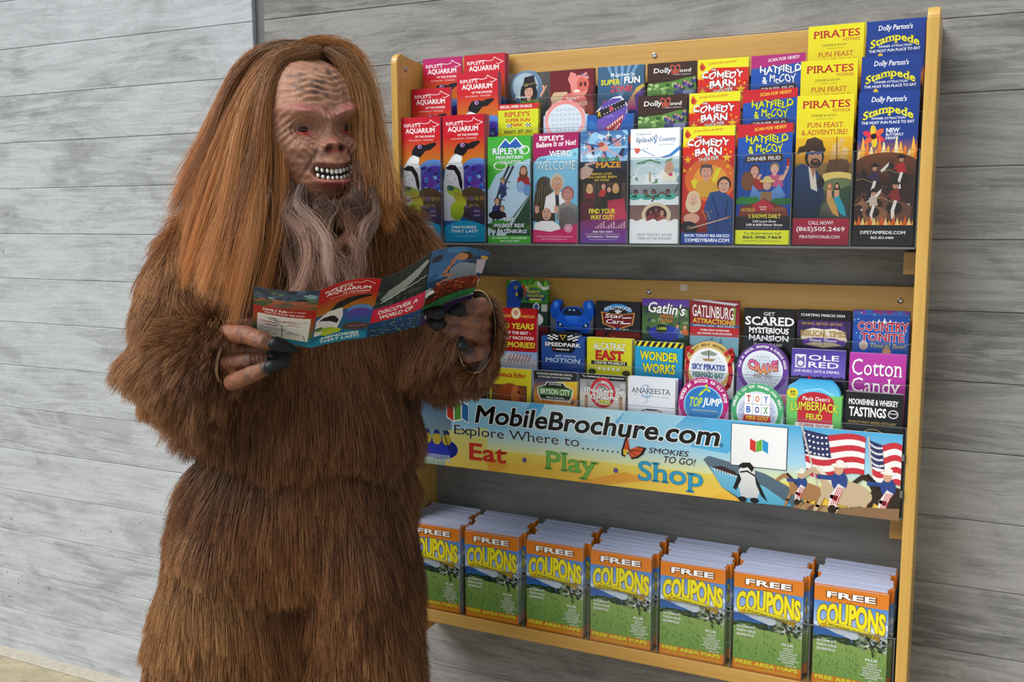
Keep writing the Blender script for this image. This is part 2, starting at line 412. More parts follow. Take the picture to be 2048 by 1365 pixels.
    def photo(s, u0, v0, u1, v1, cols, n=14, seed=1, size=.12):
        """a busy little picture: soft overlapping patches of colour clipped to its frame"""
        r = random.Random(seed); asp = s.w / s.h / s.vs
        s.rect(u0, v0, u1, v1, cols[0], cols[1 % len(cols)])
        V, T, Cc = [], [], []
        for k in range(n):
            cx, cy = r.uniform(u0, u1), r.uniform(v0, v1); a = r.uniform(.3, 1) * size; b = a * r.uniform(.35, 1) * asp; ph = r.uniform(0, 3); c = r.choice(cols)
            m = 9; p = []
            for i in range(m):
                t = 2 * PI * i / m; q = r.uniform(.7, 1.15); x, y = a * q * math.cos(t), b * q * math.sin(t)
                p.append((min(max(cx + x * math.cos(ph) - y * math.sin(ph) / 1, u0), u1), min(max(cy + y * math.cos(ph) + x * math.sin(ph) * asp, v0), v1)))
            s.k += 0.15
            s.add([(cx, cy)] + p, [(0, i + 1, (i + 1) % m + 1) for i in range(m)], c, same=True)
        s.k = math.ceil(s.k)
    def face(s, u, v, r, skin='#d9a184', hair='#5a3a22', shirt=None, hat=None, long=False, mouth='#8a2a2a', beard=None):
        asp = s.w / s.h / s.vs
        if shirt: s.poly([(u - 2.1 * r, v + 4.2 * r * asp), (u - 1.7 * r, v + 1.9 * r * asp), (u - .6 * r, v + 1.25 * r * asp), (u + .6 * r, v + 1.25 * r * asp), (u + 1.7 * r, v + 1.9 * r * asp), (u + 2.1 * r, v + 4.2 * r * asp)], shirt)
        if shirt: s.rect(u - .38 * r, v + .6 * r * asp, u + .38 * r, v + 1.6 * r * asp, skin)
        if hair:
            s.ell(u, v - .15 * r * asp, 1.12 * r, 1.25 * r, hair)
            if long: s.ell(u, v + .8 * r * asp, 1.35 * r, 1.5 * r, hair); 
        s.ell(u, v + .12 * r * asp, .86 * r, 1.08 * r, skin)
        if beard: s.ell(u, v + .75 * r * asp, .7 * r, .6 * r, beard)
        for k in (-1, 1):
            s.ell(u + k * .33 * r, v - .02 * r * asp, .17 * r, .1 * r, '#f4efe6'); s.ell(u + k * .33 * r, v - .02 * r * asp, .085 * r, .09 * r, '#20150f')
            s.line([(u + k * .16 * r, v - .26 * r * asp), (u + k * .52 * r, v - .3 * r * asp)], .09 * r, hair or '#2a1a10')
        s.line([(u, v), (u + .1 * r, v + .32 * r * asp), (u - .05 * r, v + .36 * r * asp)], .06 * r, '#a8694c')
        s.ell(u, v + .62 * r * asp, .34 * r, .15 * r, mouth); s.ell(u, v + .58 * r * asp, .26 * r, .06 * r, '#f6efe8')
        if hat: s.ell(u, v - .75 * r * asp, 1.7 * r, .42 * r, hat); s.ell(u, v - 1.15 * r * asp, .85 * r, .7 * r, hat)
    def mesh(s, name, outline=None, t=.0012, edge='#dfe3ea', back='#e9ecf2'):
        """ink layers in front of a thin sheet body; the sheet's outline may be die-cut"""
        if outline is None: outline = [(0, 0), (1, 0), (1, 1), (0, 1)]
        m = len(outline); w, h = s.w, s.h
        P_ = np.vstack(s.P); X = (P_[:, 0] - .5) * w; Z = (1 - P_[:, 1]) * h; Y = -t / 2 - P_[:, 2] * s.dl
        V = np.column_stack([X, Y, Z]); C = np.vstack(s.C); T = np.vstack(s.T)
        a, b, c = V[T[:, 0]], V[T[:, 1]], V[T[:, 2]]; nrm = np.cross(b - a, c - a)[:, 1]
        fl = nrm > 0; T[fl] = T[fl][:, ::-1]; T = T[np.abs(nrm) > 1e-14]
        body = [((u - .5) * w, yy, (1 - v) * h) for yy in (-t / 2, t / 2) for u, v in outline]
        faces = []; fc = []
        n0 = len(V); tess = geometry.tessellate_polygon([[Vector((u, v, 0)) for u, v in outline]])
        for q in tess: faces.append([n0 + i for i in q]); faces.append([n0 + m + i for i in q][::-1])
        for i in range(m): j = (i + 1) % m; faces.append([n0 + i, n0 + j, n0 + m + j, n0 + m + i])
        allV = np.vstack([V, body]); allF = [tuple(q) for q in T.tolist()] + [tuple(q) for q in faces]
        me = bpy.data.meshes.new(name); me.from_pydata(allV.tolist(), [], allF)
        ca = me.color_attributes.new('Col', 'FLOAT_COLOR', 'POINT')
        e_ = np.array(sc(edge)); Call = np.ones((len(allV), 4)); Call[:len(V), :3] = C; Call[len(V):, :3] = e_
        ca.data.foreach_set('color', Call.astype('f').ravel()); me.materials.append(M_PRINT); return me

CW, CH, CT = .1016, .2286, .276          # 4 x 9 in cards and the tall ones
def arc(cx, v0, k):   # bends a line of lettering: middle raised by k
    return lambda u, v: (u, v + k * ((u - cx) ** 2) * 4)

def tri_logo_fish(a, v, c='#ffffff'):
    a.line([(.30, v + .03), (.45, v + .022), (.62, v + .03), (.72, v + .024), (.75, v), (.82, v + .018), (.97, v + .04), (.86, v + .055), (.80, v + .052)], .012, c)

def art_aquarium(top='#c8102e', mid='#d8471f'):
    a = Art(CW, CT)
    a.rect(0, 0, 1, .17, top, '#cf1d27'); a.rect(0, .17, 1, .42, '#cf1d27', '#c98a1e'); a.rect(0, .42, 1, 1, '#2b6aa8', '#0d4f86')
    tri_logo_fish(a, .025)
    a.text("RIPLEY'S", .08, .05, .5, .078, '#ffffff', bold=.02); a.text('AQUARIUM', .12, .087, .86, .135, '#ffffff', bold=.05)
    a.text('OF THE SMOKIES', .36, .147, .86, .164, '#ffffff', bold=.03); a.text('GATLINBURG • TENNESSEE', .2, .178, .82, .189, '#ffe0d8', bold=0)
    # reef behind
    a.ell(.82, .42, .36, .22, '#5b8ed6', '#3e3f9e'); a.ell(.85, .52, .34, .36, '#4b3fae', '#6c3aa0')
    rq = random.Random(6)
    for i in range(26): a.ell(.52 + .48 * rq.random(), .40 + .22 * rq.random(), .05 + .04 * rq.random(), .04, rq.choice(['#7a5ad0', '#3b7fd8', '#6a2f9a', '#2f4fb0', '#86b4ea', '#3a2a80']), rot=rq.random() * 3, n=12)
    # penguin
    a.poly([(.0, .83), (.0, .52), (.06, .40), (.2, .33), (.28, .3), (.42, .33), (.5, .42), (.5, .60), (.4, .83)], '#e9eaee', '#b9bfc9')
    a.poly([(.27, .34), (.28, .27), (.36, .225), (.5, .215), (.62, .225), (.72, .212), (.88, .205), (.9, .222), (.75, .262), (.62, .27), (.52, .31), (.42, .33)], '#17161c')
    a.ell(.48, .235, .055, .045, '#b98ac8'); a.ell(.49, .236, .02, .02, '#101014')
    a.poly([(.24, .355), (.30, .30), (.46, .32), (.47, .35), (.42, .37), (.33, .36)], '#f6f6f8')
    a.poly([(.05, .41), (.17, .385), (.3, .39), (.42, .45), (.47, .53), (.46, .60), (.40, .56), (.35, .48), (.26, .43), (.12, .425)], '#19181d')
    for x, y in ((.1, .47), (.17, .46), (.12, .52), (.2, .53), (.28, .5)): a.ell(x, y, .01, .014, '#26252b')
    # turtle
    a.ell(.74, .70, .42, .36, '#5c4a32', '#2f2c3a', rot=.35); 
    for i in range(7): a.ell(.55 + .13 * (i % 4), .655 + .06 * (i // 4), .062, .05, ['#86683e', '#6d5a7a', '#7a7a3a'][i % 3], rot=.3)
    a.ell(.27, .6, .2, .11, '#7fa23a', '#b5c23c', rot=.35); a.ell(.17, .57, .09, .06, '#3d6a5a', rot=.3); a.ell(.2, .573, .022, .022, '#101010')
    a.ell(.4, .66, .2, .1, '#9a8f2e', '#c9c83a', rot=.75); a.ell(.33, .75, .17, .21, '#b9cc2f', '#7d9a28', rot=.15)
    a.ell(.82, .79, .15, .24, '#4b3f66', '#2a2a40', rot=-.6)
    for i in range(6): a.ell(.76 + .05 * (i % 3), .755 + .035 * (i // 3), .022, .02, '#9a86b8')
    a.ell(.52, 1.0, .72, .46, '#1a9cc7', '#1286b6', a0=PI, a1=2 * PI)
    a.text('MEMORIES', .2, .872, .8, .893, '#ffffff', bold=.03); a.text('THAT LAST!', .17, .903, .84, .926, '#ffffff', bold=.03); a.text('ripleyaquariumofthesmokies.com', .28, .95, .78, .958, '#d8f0fa', bold=0)
    return a
def art_coaster():
    a = Art(CW, CH)
    a.rect(0, 0, 1, 1, '#a9d0ec', '#cfe6f4'); a.poly([(0, 0), (1, 0), (1, .21), (.55, .27), (.2, .35), (.0, .25)], '#3fae3a', '#5cc046')
    a.poly([(0, .25), (.2, .35), (0, .5)], '#3fae3a'); 
    a.poly([(.27, .1), (.42, .028), (.52, .075), (.66, .022), (.84, .11)], '#2c62b8')
    a.line([(.24, .11), (.42, .022), (.52, .068), (.66, .015), (.87, .115)], .022, '#ffffff')
    a.ell(.86, .13, .12, .09, '#ffffff', ring=.8); a.ell(.3, .27, .16, .09, '#ffffff', ring=.82)
    a.text("RIPLEY'S", .12, .105, .84, .165, '#ffffff', out='#2a5fae', ow=.05, bold=.03); a.text('MOUNTAIN', .2, .178, .82, .21, '#ffffff', out='#2a5fae', ow=.05, bold=.03); a.text('COASTER', .28, .225, .8, .253, '#ffffff', out='#2a5fae', ow=.05, bold=.03)
    for d in (0, .1): a.line([(.05 + d, 1.0), (.2 + d, .6), (.33 + d, .42), (.5 + d, .28)], .05, '#39434b')
    for i in range(9): t = i / 9; a.line([(.08 + .38 * t, .86 - .5 * t), (.2 + .38 * t, .87 - .5 * t)], .02, '#59656e')
    a.poly([(.45, .9), (1, .55), (1, .95), (.4, .95)], '#33503f'); a.line([(.4, .86), (1, .55)], .05, '#6d7b72')
    a.face(.84, .32, .075, hair='#6a4a30', shirt='#a93236', long=True); a.ell(.78, .47, .1, .12, '#8fb4dc'); a.ell(.93, .5, .09, .12, '#6f9ad0')
    a.face(.36, .41, .045, hair='#4a3a2a', shirt='#4a5a9a', hat='#8a7a5a'); a.poly([(.3, .46), (.42, .46), (.45, .54), (.36, .57), (.28, .53)], '#39406a')
    a.face(.22, .6, .06, hair='#3a2a20', shirt='#34346a'); a.face(.34, .67, .05, hair='#5a2f20', shirt='#6a2c34'); a.ell(.22, .73, .2, .09, '#26282f'); a.ell(.3, .8, .22, .05, '#3f8d3c')
    for i in range(14): a.ell(.05 + .07 * i, .83 + .02 * ((i * 7) % 3), .06, .05, ['#2f5a2c', '#47793a', '#25472a'][i % 3])
    for t, v, u in (('THE', .755, .36), ('WILDEST RIDE', .81, .14), ('IN GATLINBURG!', .865, .08)): a.text(t, u, v, 1.0 - u, v + .036, '#ffffff', out='#24408a', ow=.045, bold=.035)
    a.rect(0, .925, 1, 1, '#57b947', '#46a83e'); a.text('306 PARKWAY • GATLINBURG', .1, .938, .92, .955, '#ffffff', bold=.02); a.text('(865)-430-7800', .3, .968, .74, .985, '#ffffff', bold=.02)
    return a
def art_weird():
    a = Art(CW, CH)
    a.rect(0, 0, 1, 1, '#8fd0ec', '#5fb4de'); a.rect(0, 0, 1, .13, '#a3195b', '#b01a62'); a.poly([(0, .13), (1, .13), (1, .14), (.5, .19), (.12, .215), (0, .27)], '#a3195b')
    a.text("RIPLEY'S", .13, .022, .68, .068, '#ffffff', bold=.05, serif=True); a.text('Believe It or Not!', .07, .082, .95, .13, '#ffffff', bold=.04, serif=True, shear=.0, warp=lambda u, v: (u, v - .02 * (u - .1)))
    a.text('WEIRD', .36, .16, .86, .215, '#ffffff', out='#1d5f86', ow=.05, bold=.03); a.text('WHERE', .13, .225, .3, .248, '#1d4f6e', bold=0); a.text('IS', .9, .185, .96, .21, '#1d4f6e', bold=0)
    a.text('WELCOME', .07, .25, .94, .335, '#dff4fb', out='#1d5f86', ow=.05, bold=.02)
    a.ell(.25, .48, .18, .2, '#4b443c'); a.poly([(.0, .8), (.02, .58), (.1, .47), (.4, .47), (.5, .6), (.5, .85)], '#57503f', '#3a352c')
    for i in range(16): a.line([(.05 + .026 * i, .46 + .02 * (i % 3)), (.03 + .028 * i, .62 + .03 * (i % 4))], .012, ['#7a7060', '#2e2922'][i % 2])
    a.face(.54, .455, .145, skin='#cf9a78', hair='#c9c4bd', shirt='#f1f1f1'); a.poly([(.5, .56), (.58, .56), (.6, .7), (.52, .7)], '#28282c')
    a.face(.78, .56, .125, skin='#c8867a', hair='#a05f62', shirt='#8a8a86'); a.poly([(.55, 1), (.62, .7), (.8, .66), (1, .74), (1, 1)], '#7c7672', '#565250')
    for i in range(10): a.line([(.62 + .04 * i, .68), (.6 + .042 * i, .86)], .01, '#48444a')
    a.face(.31, .73, .12, skin='#d8a08c', hair=None, mouth='#5a1620'); a.poly([(.0, .95), (.04, .82), (.2, .8), (.45, .8), (.6, .84), (.68, .95)], '#f3f1f2'); 
    for k in (-1, 1):
        cx = .31 + k * .22
        a.ell(cx, .7, .05, .07, '#dba58f')
        for j in range(4): a.line([(cx + (j - 1.5) * .02, .69), (cx + (j - 1.5) * .034, .655 + .006 * abs(j - 1))], .018, '#dba58f')
    a.poly([(0, .88), (.4, .9), (.75, .86), (1, .82), (1, 1), (0, 1)], '#c02a6a', '#d0306e'); a.ell(.8, .865, .09, .09, '#f0c8d8', ring=.82); a.ell(.8, .865, .06, .06, '#e8a8c0')
    for i in range(12): a.line([(.06 + .055 * i, .9 + .002 * i), (.04 + .05 * i, .99)], .012, '#d8608c')
    a.text('800 PARKWAY | EAST DRIVE AND RT 441 GATLINBURG, TN', .08, .94, .9, .951, '#ffffff', bold=0); a.text('865-436-5096 | ripleysgatlinburg.com', .2, .962, .78, .973, '#ffffff', bold=0)
    return a
def art_maze():
    a = Art(CW, CH); a.rect(0, 0, 1, .35, '#34486e', '#202838'); a.rect(0, .35, 1, .75, '#1c1714', '#3a2a20'); a.rect(0, .72, 1, 1, '#8a2a4a', '#6a3a9a')
    a.photo(0, .0, 1, .27, ['#3b6ea8', '#8fc4e8', '#5a4a80', '#c08a90', '#2a3450', '#bcd8f0'], 30, 4, .16)
    for i in range(9): t = i * .7; a.line([(.5, .15), (.5 + .5 * math.cos(t), .15 + .14 * math.sin(t))], .03, ['#9bd0ee', '#c8a0a8', '#3f4f80'][i % 3])
    for x, y in ((.08, .14), (.93, .07), (.6, .04)): a.star(x, y, .09, '#dff2fb', .15, 4)
    a.ell(.5, .15, .1, .07, '#d8a08c'); a.ell(.44, .12, .07, .05, '#a85048'); a.poly([(.0, .33), (.12, .3), (.28, .34), (.2, .4), (.05, .43), (0, .42)], '#caa89a')
    a.text("Ripley's", .1, .205, .42, .235, '#ffffff', bold=.01, shear=.2); a.text('MARVELOUS', .1, .275, .32, .3, '#ffffff', out='#c01830', ow=.1, bold=.02, warp=lambda u, v: (u, v - .1 * (u - .2)))
    a.text('MIRROR', .36, .235, .84, .27, '#3a9a4a', out='#102a18', ow=.04, bold=.03); a.text('MAZE', .33, .275, .86, .325, '#f0a030', out='#c02020', ow=.05, bold=.04, serif=True, col2='#f8d040')
    for t, v in (('BEING LOST', .37), ('HAS NEVER BEEN', .398), ('SO FUN!', .426)): 
        d = .0225 * len(t); a.text(t, .46 - d, v, .46 + d, v + .02, '#f4c83a', bold=.03)
    for i in range(9): a.rect(.05 + .105 * i, .46, .13 + .105 * i, .73, ['#4a3a2a', '#2a2018', '#5a4636'][i % 3], '#20140e')
    a.face(.2, .5, .055, hair='#d8b070', shirt='#7a1a24', long=True); a.face(.76, .5, .055, hair='#c89a50', shirt='#141214', long=True); a.face(.5, .49, .05, hair='#3a2418', shirt='#c03030'); a.face(.62, .52, .05, hair='#1a1210', shirt='#20181c', long=True)
    a.poly([(.6, .62), (.95, .6), (1, .78), (.58, .8)], '#b02a4a', '#c83a5a'); a.poly([(0, .62), (.3, .62), (.34, .78), (0, .8)], '#5a1a2a')
    a.text('FIND YOUR', .19, .69, .76, .735, '#f6ea3a', out='#3a2010', ow=.04, bold=.05); a.text('WAY OUT!', .22, .745, .73, .79, '#f6ea3a', out='#3a2010', ow=.04, bold=.05)
    for i in range(12):
        for j in range(1 + (i * 5) % 4): a.rect(.33 + .055 * i, .855 - .016 * j, .365 + .055 * i, .866 - .016 * j, '#f0b8c8')
    a.text('865-430-1834', .28, .89, .7, .906, '#ffffff', bold=.04); a.text('623 PARKWAY AT TRAFFIC LIGHT #6', .12, .915, .86, .925, '#f0e0f0', bold=0); a.text('GATLINBURG - TENNESSEE', .15, .935, .84, .95, '#ffffff', bold=.03); a.text('www.ripleysgatlinburg.com', .2, .962, .8, .973, '#f0e0f0', bold=0)
    return a
def art_splash():
    a = Art(CW, CH); a.rect(0, 0, 1, 1, '#f4f7fa', '#eef1f5')
    a.text("Dollywood's", .12, .035, .42, .058, '#4a5a70', bold=0, shear=.15); a.text('Splash', .1, .075, .46, .125, '#2f5f9e', bold=.02, shear=.15, serif=True); a.text('Country', .57, .075, .92, .12, '#2f5f9e', bold=.02, shear=.15, serif=True); a.text('WATER PARK', .58, .135, .9, .146, '#7a93b0', bold=0)
    a.line([(.46, .07), (.53, .11), (.49, .13), (.55, .07), (.52, .055), (.48, .09)], .014, '#2f6fb0')
    a.line([(0, .17), (.25, .185), (.5, .235)], .012, '#3f7fc0'); a.poly([(.6, .25), (.8, .225), (1, .155), (1, .19), (.85, .24), (.7, .255)], '#3a80c8')
    for d in (0, .06): a.poly([(.08 + d, .16), (.17 + d * .7, .175), (.18, .2), (.14, .215), (.1, .2)], '#d8604a')
    for i in range(3): a.star(.27 + .04 * i, .17 + .018 * (i % 2), .022, '#8fb8e0', .5, 4)
    a.photo(0, .258, 1, .475, ['#b8d4dc', '#dfe9ee', '#6f9a7a', '#9ac0d4', '#f1f5f7', '#83a8b8'], 22, 5, .16)
    a.ell(.35, .39, .28, .2, '#c9dde6', a0=PI, a1=2 * PI); a.line([(.08, .39), (.2, .33), (.35, .31), (.52, .33), (.62, .39)], .02, '#eef6fa'); a.rect(.39, .37, .43, .46, '#b8a878'); a.line([(.15, .3), (.4, .27), (.62, .3)], .03, '#4a8a4a')
    a.face(.8, .325, .07, hair='#c8a888', shirt='#f4ead8', long=True); a.ell(.83, .4, .045, .03, '#d83a6a'); 
    a.rect(0, .475, 1, .482, '#f4f7fa'); a.photo(0, .482, 1, .655, ['#8a9498', '#6f7d84', '#a8b4b8', '#59676c'], 18, 6, .14); a.rect(0, .59, 1, .655, '#e4eef0')
    for x in (.1, .36, .55, .8): a.ell(x, .59, .14, .06, '#4fc4ac', '#2f9a8c'); a.ell(x, .585, .06, .025, '#2a4a48')
    for x in (.12, .32, .49, .78): a.face(x, .55, .042, skin='#6f4430', hair='#1c1310')
    a.line([(.36, .57), (.5, .6), (.46, .63)], .03, '#7a4a34'); a.line([(.55, .58), (.66, .55), (.76, .58)], .028, '#7a4a34')
    a.rect(0, .655, 1, .662, '#f4f7fa'); a.rect(0, .662, 1, .80, '#7c5c58', '#8a6a64'); a.ell(.55, .75, .3, .24, '#d8c8a8'); a.ell(.55, .745, .22, .17, '#4a201c'); a.face(.55, .7, .05, skin='#5a3428', hair='#1a1210', shirt='#6a2a2a'); a.face(.44, .72, .045, skin='#6a3a2c', hair='#20140f', shirt='#8a3a3a'); a.face(.67, .73, .05, skin='#c08a70', hair='#3a2418', shirt='#a05048')
    for i in range(14): a.ell(.04 + .075 * i, .82 + .012 * ((i * 5) % 3), .09, .08, '#f1f2f4')
    a.rect(0, .84, 1, 1, '#f2f3f6', '#eceef2')
    a.text('MOST TRUSTED WATER', .17, .913, .88, .934, '#3c4048', bold=0); a.text('PARK IN THE SMOKIES', .18, .945, .87, .966, '#3c4048', bold=0)
    return a
def art_comedy(qrbox=True):
    a = Art(CW, CH); a.rect(0, 0, 1, .3, '#d22418', '#d8281a'); a.rect(0, .3, 1, 1, '#d02a1a', '#c8301c'); a.ell(.55, .45, .5, .42, '#e8702a'); a.ell(.55, .46, .34, .3, '#f2a43a')
    a.poly([(0, 0), (1, 0), (1, .085), (.3, .075), (.0, .17)], '#e8e41f', '#eee62c')
    a.text('SCAN FOR LAUGHS!', .2, .03, .76, .05, '#c01f20', bold=.02, shear=.2, warp=lambda u, v: (u, v - .02 * (u - .2)))
    a.poly([(.03, .06), (.07, .02), (.12, .045), (.16, .07), (.1, .1), (.05, .09)], '#d85a20'); a.ell(.08, .07, .04, .05, '#c03a18')
    for x, y, r in ((.07, .15, .085), (.1, .28, .08), (.86, .27, .1), (.88, .34, .05), (.2, .23, .03), (.93, .22, .03), (.04, .37, .05), (.16, .36, .03), (.94, .4, .03), (.83, .2, .03)): a.star(x, y, r, '#f4c020')
    W = dict(out='#3a0d0a', ow=.05, bold=.06)
    a.text('THE', .26, .082, .36, .1, '#ffffff', out='#3a0d0a', ow=.1, bold=.03)
    wv = lambda u, v: (u, v + .012 * math.sin(u * 30))
    a.text('COMEDY', .08, .108, .9, .168, '#ffffff', warp=wv, **W); a.text('BARN', .24, .182, .76, .245, '#ffffff', warp=wv, **W); a.text('THEATER', .3, .26, .7, .29, '#ffffff', out='#3a0d0a', ow=.06, bold=.02, shear=.15, warp=lambda u, v: (u, v - .05 * (u - .5)))
    a.poly([(.17, .46), (.25, .44), (.38, .5), (.34, .54), (.22, .52)], '#e6de28'); a.poly([(.66, .36), (.76, .35), (.66, .47), (.57, .48)], '#e6de28')
    a.face(.47, .385, .115, skin='#e0a088', hair='#7a6a60', shirt='#d8a43a', mouth='#7a1f28'); a.rect(.36, .325, .58, .35, '#5a4a48')
    a.poly([(.42, 1), (.45, .68), (.55, .56), (.8, .54), (1, .62), (1, 1)], '#2f4f8c', '#203a74'); a.face(.82, .50, .12, skin='#dca68c', hair='#3f2a20')
    a.line([(.6, .6), (.72, .75), (.66, .9)], .03, '#1c2f60'); a.line([(.9, .62), (.86, .8)], .03, '#1c2f60')
    a.poly([(.0, .92), (.03, .74), (.12, .68), (.4, .68), (.5, .76), (.52, .92)], '#b03024', '#6a1f1a'); a.face(.23, .615, .115, skin='#e8b8a0', hair='#e0cfa8', long=True)
    a.ell(.2, .78, .16, .1, '#d8a08c'); a.ell(.16, .86, .17, .12, '#1f1a1c', rot=.2); a.ell(.16, .86, .05, .04, '#6a5a4a'); a.line([(.22, .86), (.7, .8), (.95, .765)], .035, '#8a5a3a'); a.line([(.2, .865), (.9, .775)], .01, '#e8e0d0')
    for i in range(9): a.ell(.42 + .02 * i, .72 + .02 * (i % 4), .012, .012, '#e8b040')
    a.rect(0, .905, 1, 1, '#1f4fa8', '#1a4296'); a.text('BOOK TODAY! 865.428.5222', .07, .915, .95, .94, '#ffffff', bold=.05); a.text('COMEDYBARN.COM', .07, .952, .95, .983, '#ffffff', bold=.06)
    return a
def art_hatfield(band='#c8202c', ink='#d8dc2c'):
    a = Art(CW, CH); a.rect(0, 0, 1, 1, '#1f56b4', '#123c90'); a.poly([(0, 0), (1, 0), (1, .075), (.0, .11)], band)
    for i in range(10): a.rect(.1 * i, .28, .1 * i + .04, .62, '#16408f')
    a.text('SCAN FOR VIDEO!', .3, .035, .88, .062, '#ffe23a' if band == '#c8202c' else '#ffffff', bold=.02, shear=.15, warp=lambda u, v: (u, v - .03 * (u - .2)))
    wv = lambda u, v: (u, v + .012 * math.sin(u * 26 + 1)); W = dict(out='#0a1430', ow=.055, bold=.05, warp=wv)
    a.text('HATFIELD', .15, .095, .93, .155, ink, **W); a.text('& McCOY', .2, .17, .84, .235, ink, **W)
    a.poly([(.15, .262), (.84, .25), (.85, .3), (.82, .312), (.14, .315)], '#4a2c1a'); a.text('DINNER FEUD', .19, .27, .8, .3, '#ffffff', bold=.03, warp=lambda u, v: (u, v - .01 * (u - .5)))
    a.face(.33, .385, .085, skin='#e0a890', hair='#5a3420', shirt='#a02a24', mouth='#5a1620', beard=None); a.face(.7, .37, .08, skin='#e8b0a0', hair='#8a7a40', shirt='#c05a80', mouth='#6a1a28')
    a.ell(.2, .47, .12, .18, '#7a4a28'); a.line([(.85, .46), (.93, .38), (.95, .33)], .05, '#e0a890'); a.rect(.92, .29, .97, .35, '#b02a24')
    a.poly([(.24, .64), (.3, .5), (.42, .56), (.64, .56), (.8, .5), (.92, .6), (.7, .64)], '#6a9ad8', '#4a74b4'); a.poly([(.46, .56), (.66, .56), (.68, .66), (.44, .66)], '#8a6a48')
    a.face(.57, .50, .085, skin='#e0a890', hair='#5a3a20', hat='#d8c078')
    a.line([(.44, .42), (.4, .45)], .05, '#e0a890'); a.line([(.8, .46), (.84, .43)], .05, '#e0a890')
    for i in range(9): a.ell(.04 + .04 * i, .64 - .008 * (i % 3), .07, .06, '#2f7a30'); a.ell(.7 + .035 * i, .65 - .008 * (i % 3), .06, .05, '#2a6a2c')
    a.poly([(.05, .77), (.08, .68), (.3, .66), (.42, .64), (.52, .615), (.62, .64), (.74, .66), (.95, .7), (.97, .77)], '#5a2a1e', '#7a3428'); a.poly([(.3, .67), (.5, .62), (.7, .67), (.7, .72), (.3, .72)], '#b02a34')
    a.text('HATFIELDS', .1, .695, .36, .725, '#d8a838', bold=.04); a.text('McCOYS', .68, .69, .92, .72, '#b87038', bold=.04); a.text('DINNER', .44, .68, .58, .693, '#e8d8c8', bold=.03); a.text('FEUD', .46, .7, .57, .713, '#e8d8c8', bold=.03)
    a.rect(0, .765, 1, .88, '#2a2220', '#161a28'); a.text('3 SHOWS DAILY', .24, .745, .84, .78, '#f2ea3a', out='#20180a', ow=.05, bold=.03)
    a.text('2:00 Lunch Show', .32, .797, .76, .815, '#ffffff', bold=.03); a.text('5:00 & 8:00 Dinner Shows', .2, .825, .88, .845, '#ffffff', bold=.03); a.text('*Lunch Shows Every Saturday & Daily During Peak Seasons', .2, .857, .86, .865, '#c8c8d0', bold=0)
    a.rect(0, .88, 1, 1, '#e8ea2a', '#dce024'); a.text('For Reservations Call', .17, .895, .85, .917, '#18203a', bold=.02); a.text('865.908.7469', .14, .927, .87, .953, '#18203a', bold=.06); a.text('HatfieldMcCoyDinnerFeud.com', .15, .963, .85, .98, '#18203a', bold=.01)
    return a
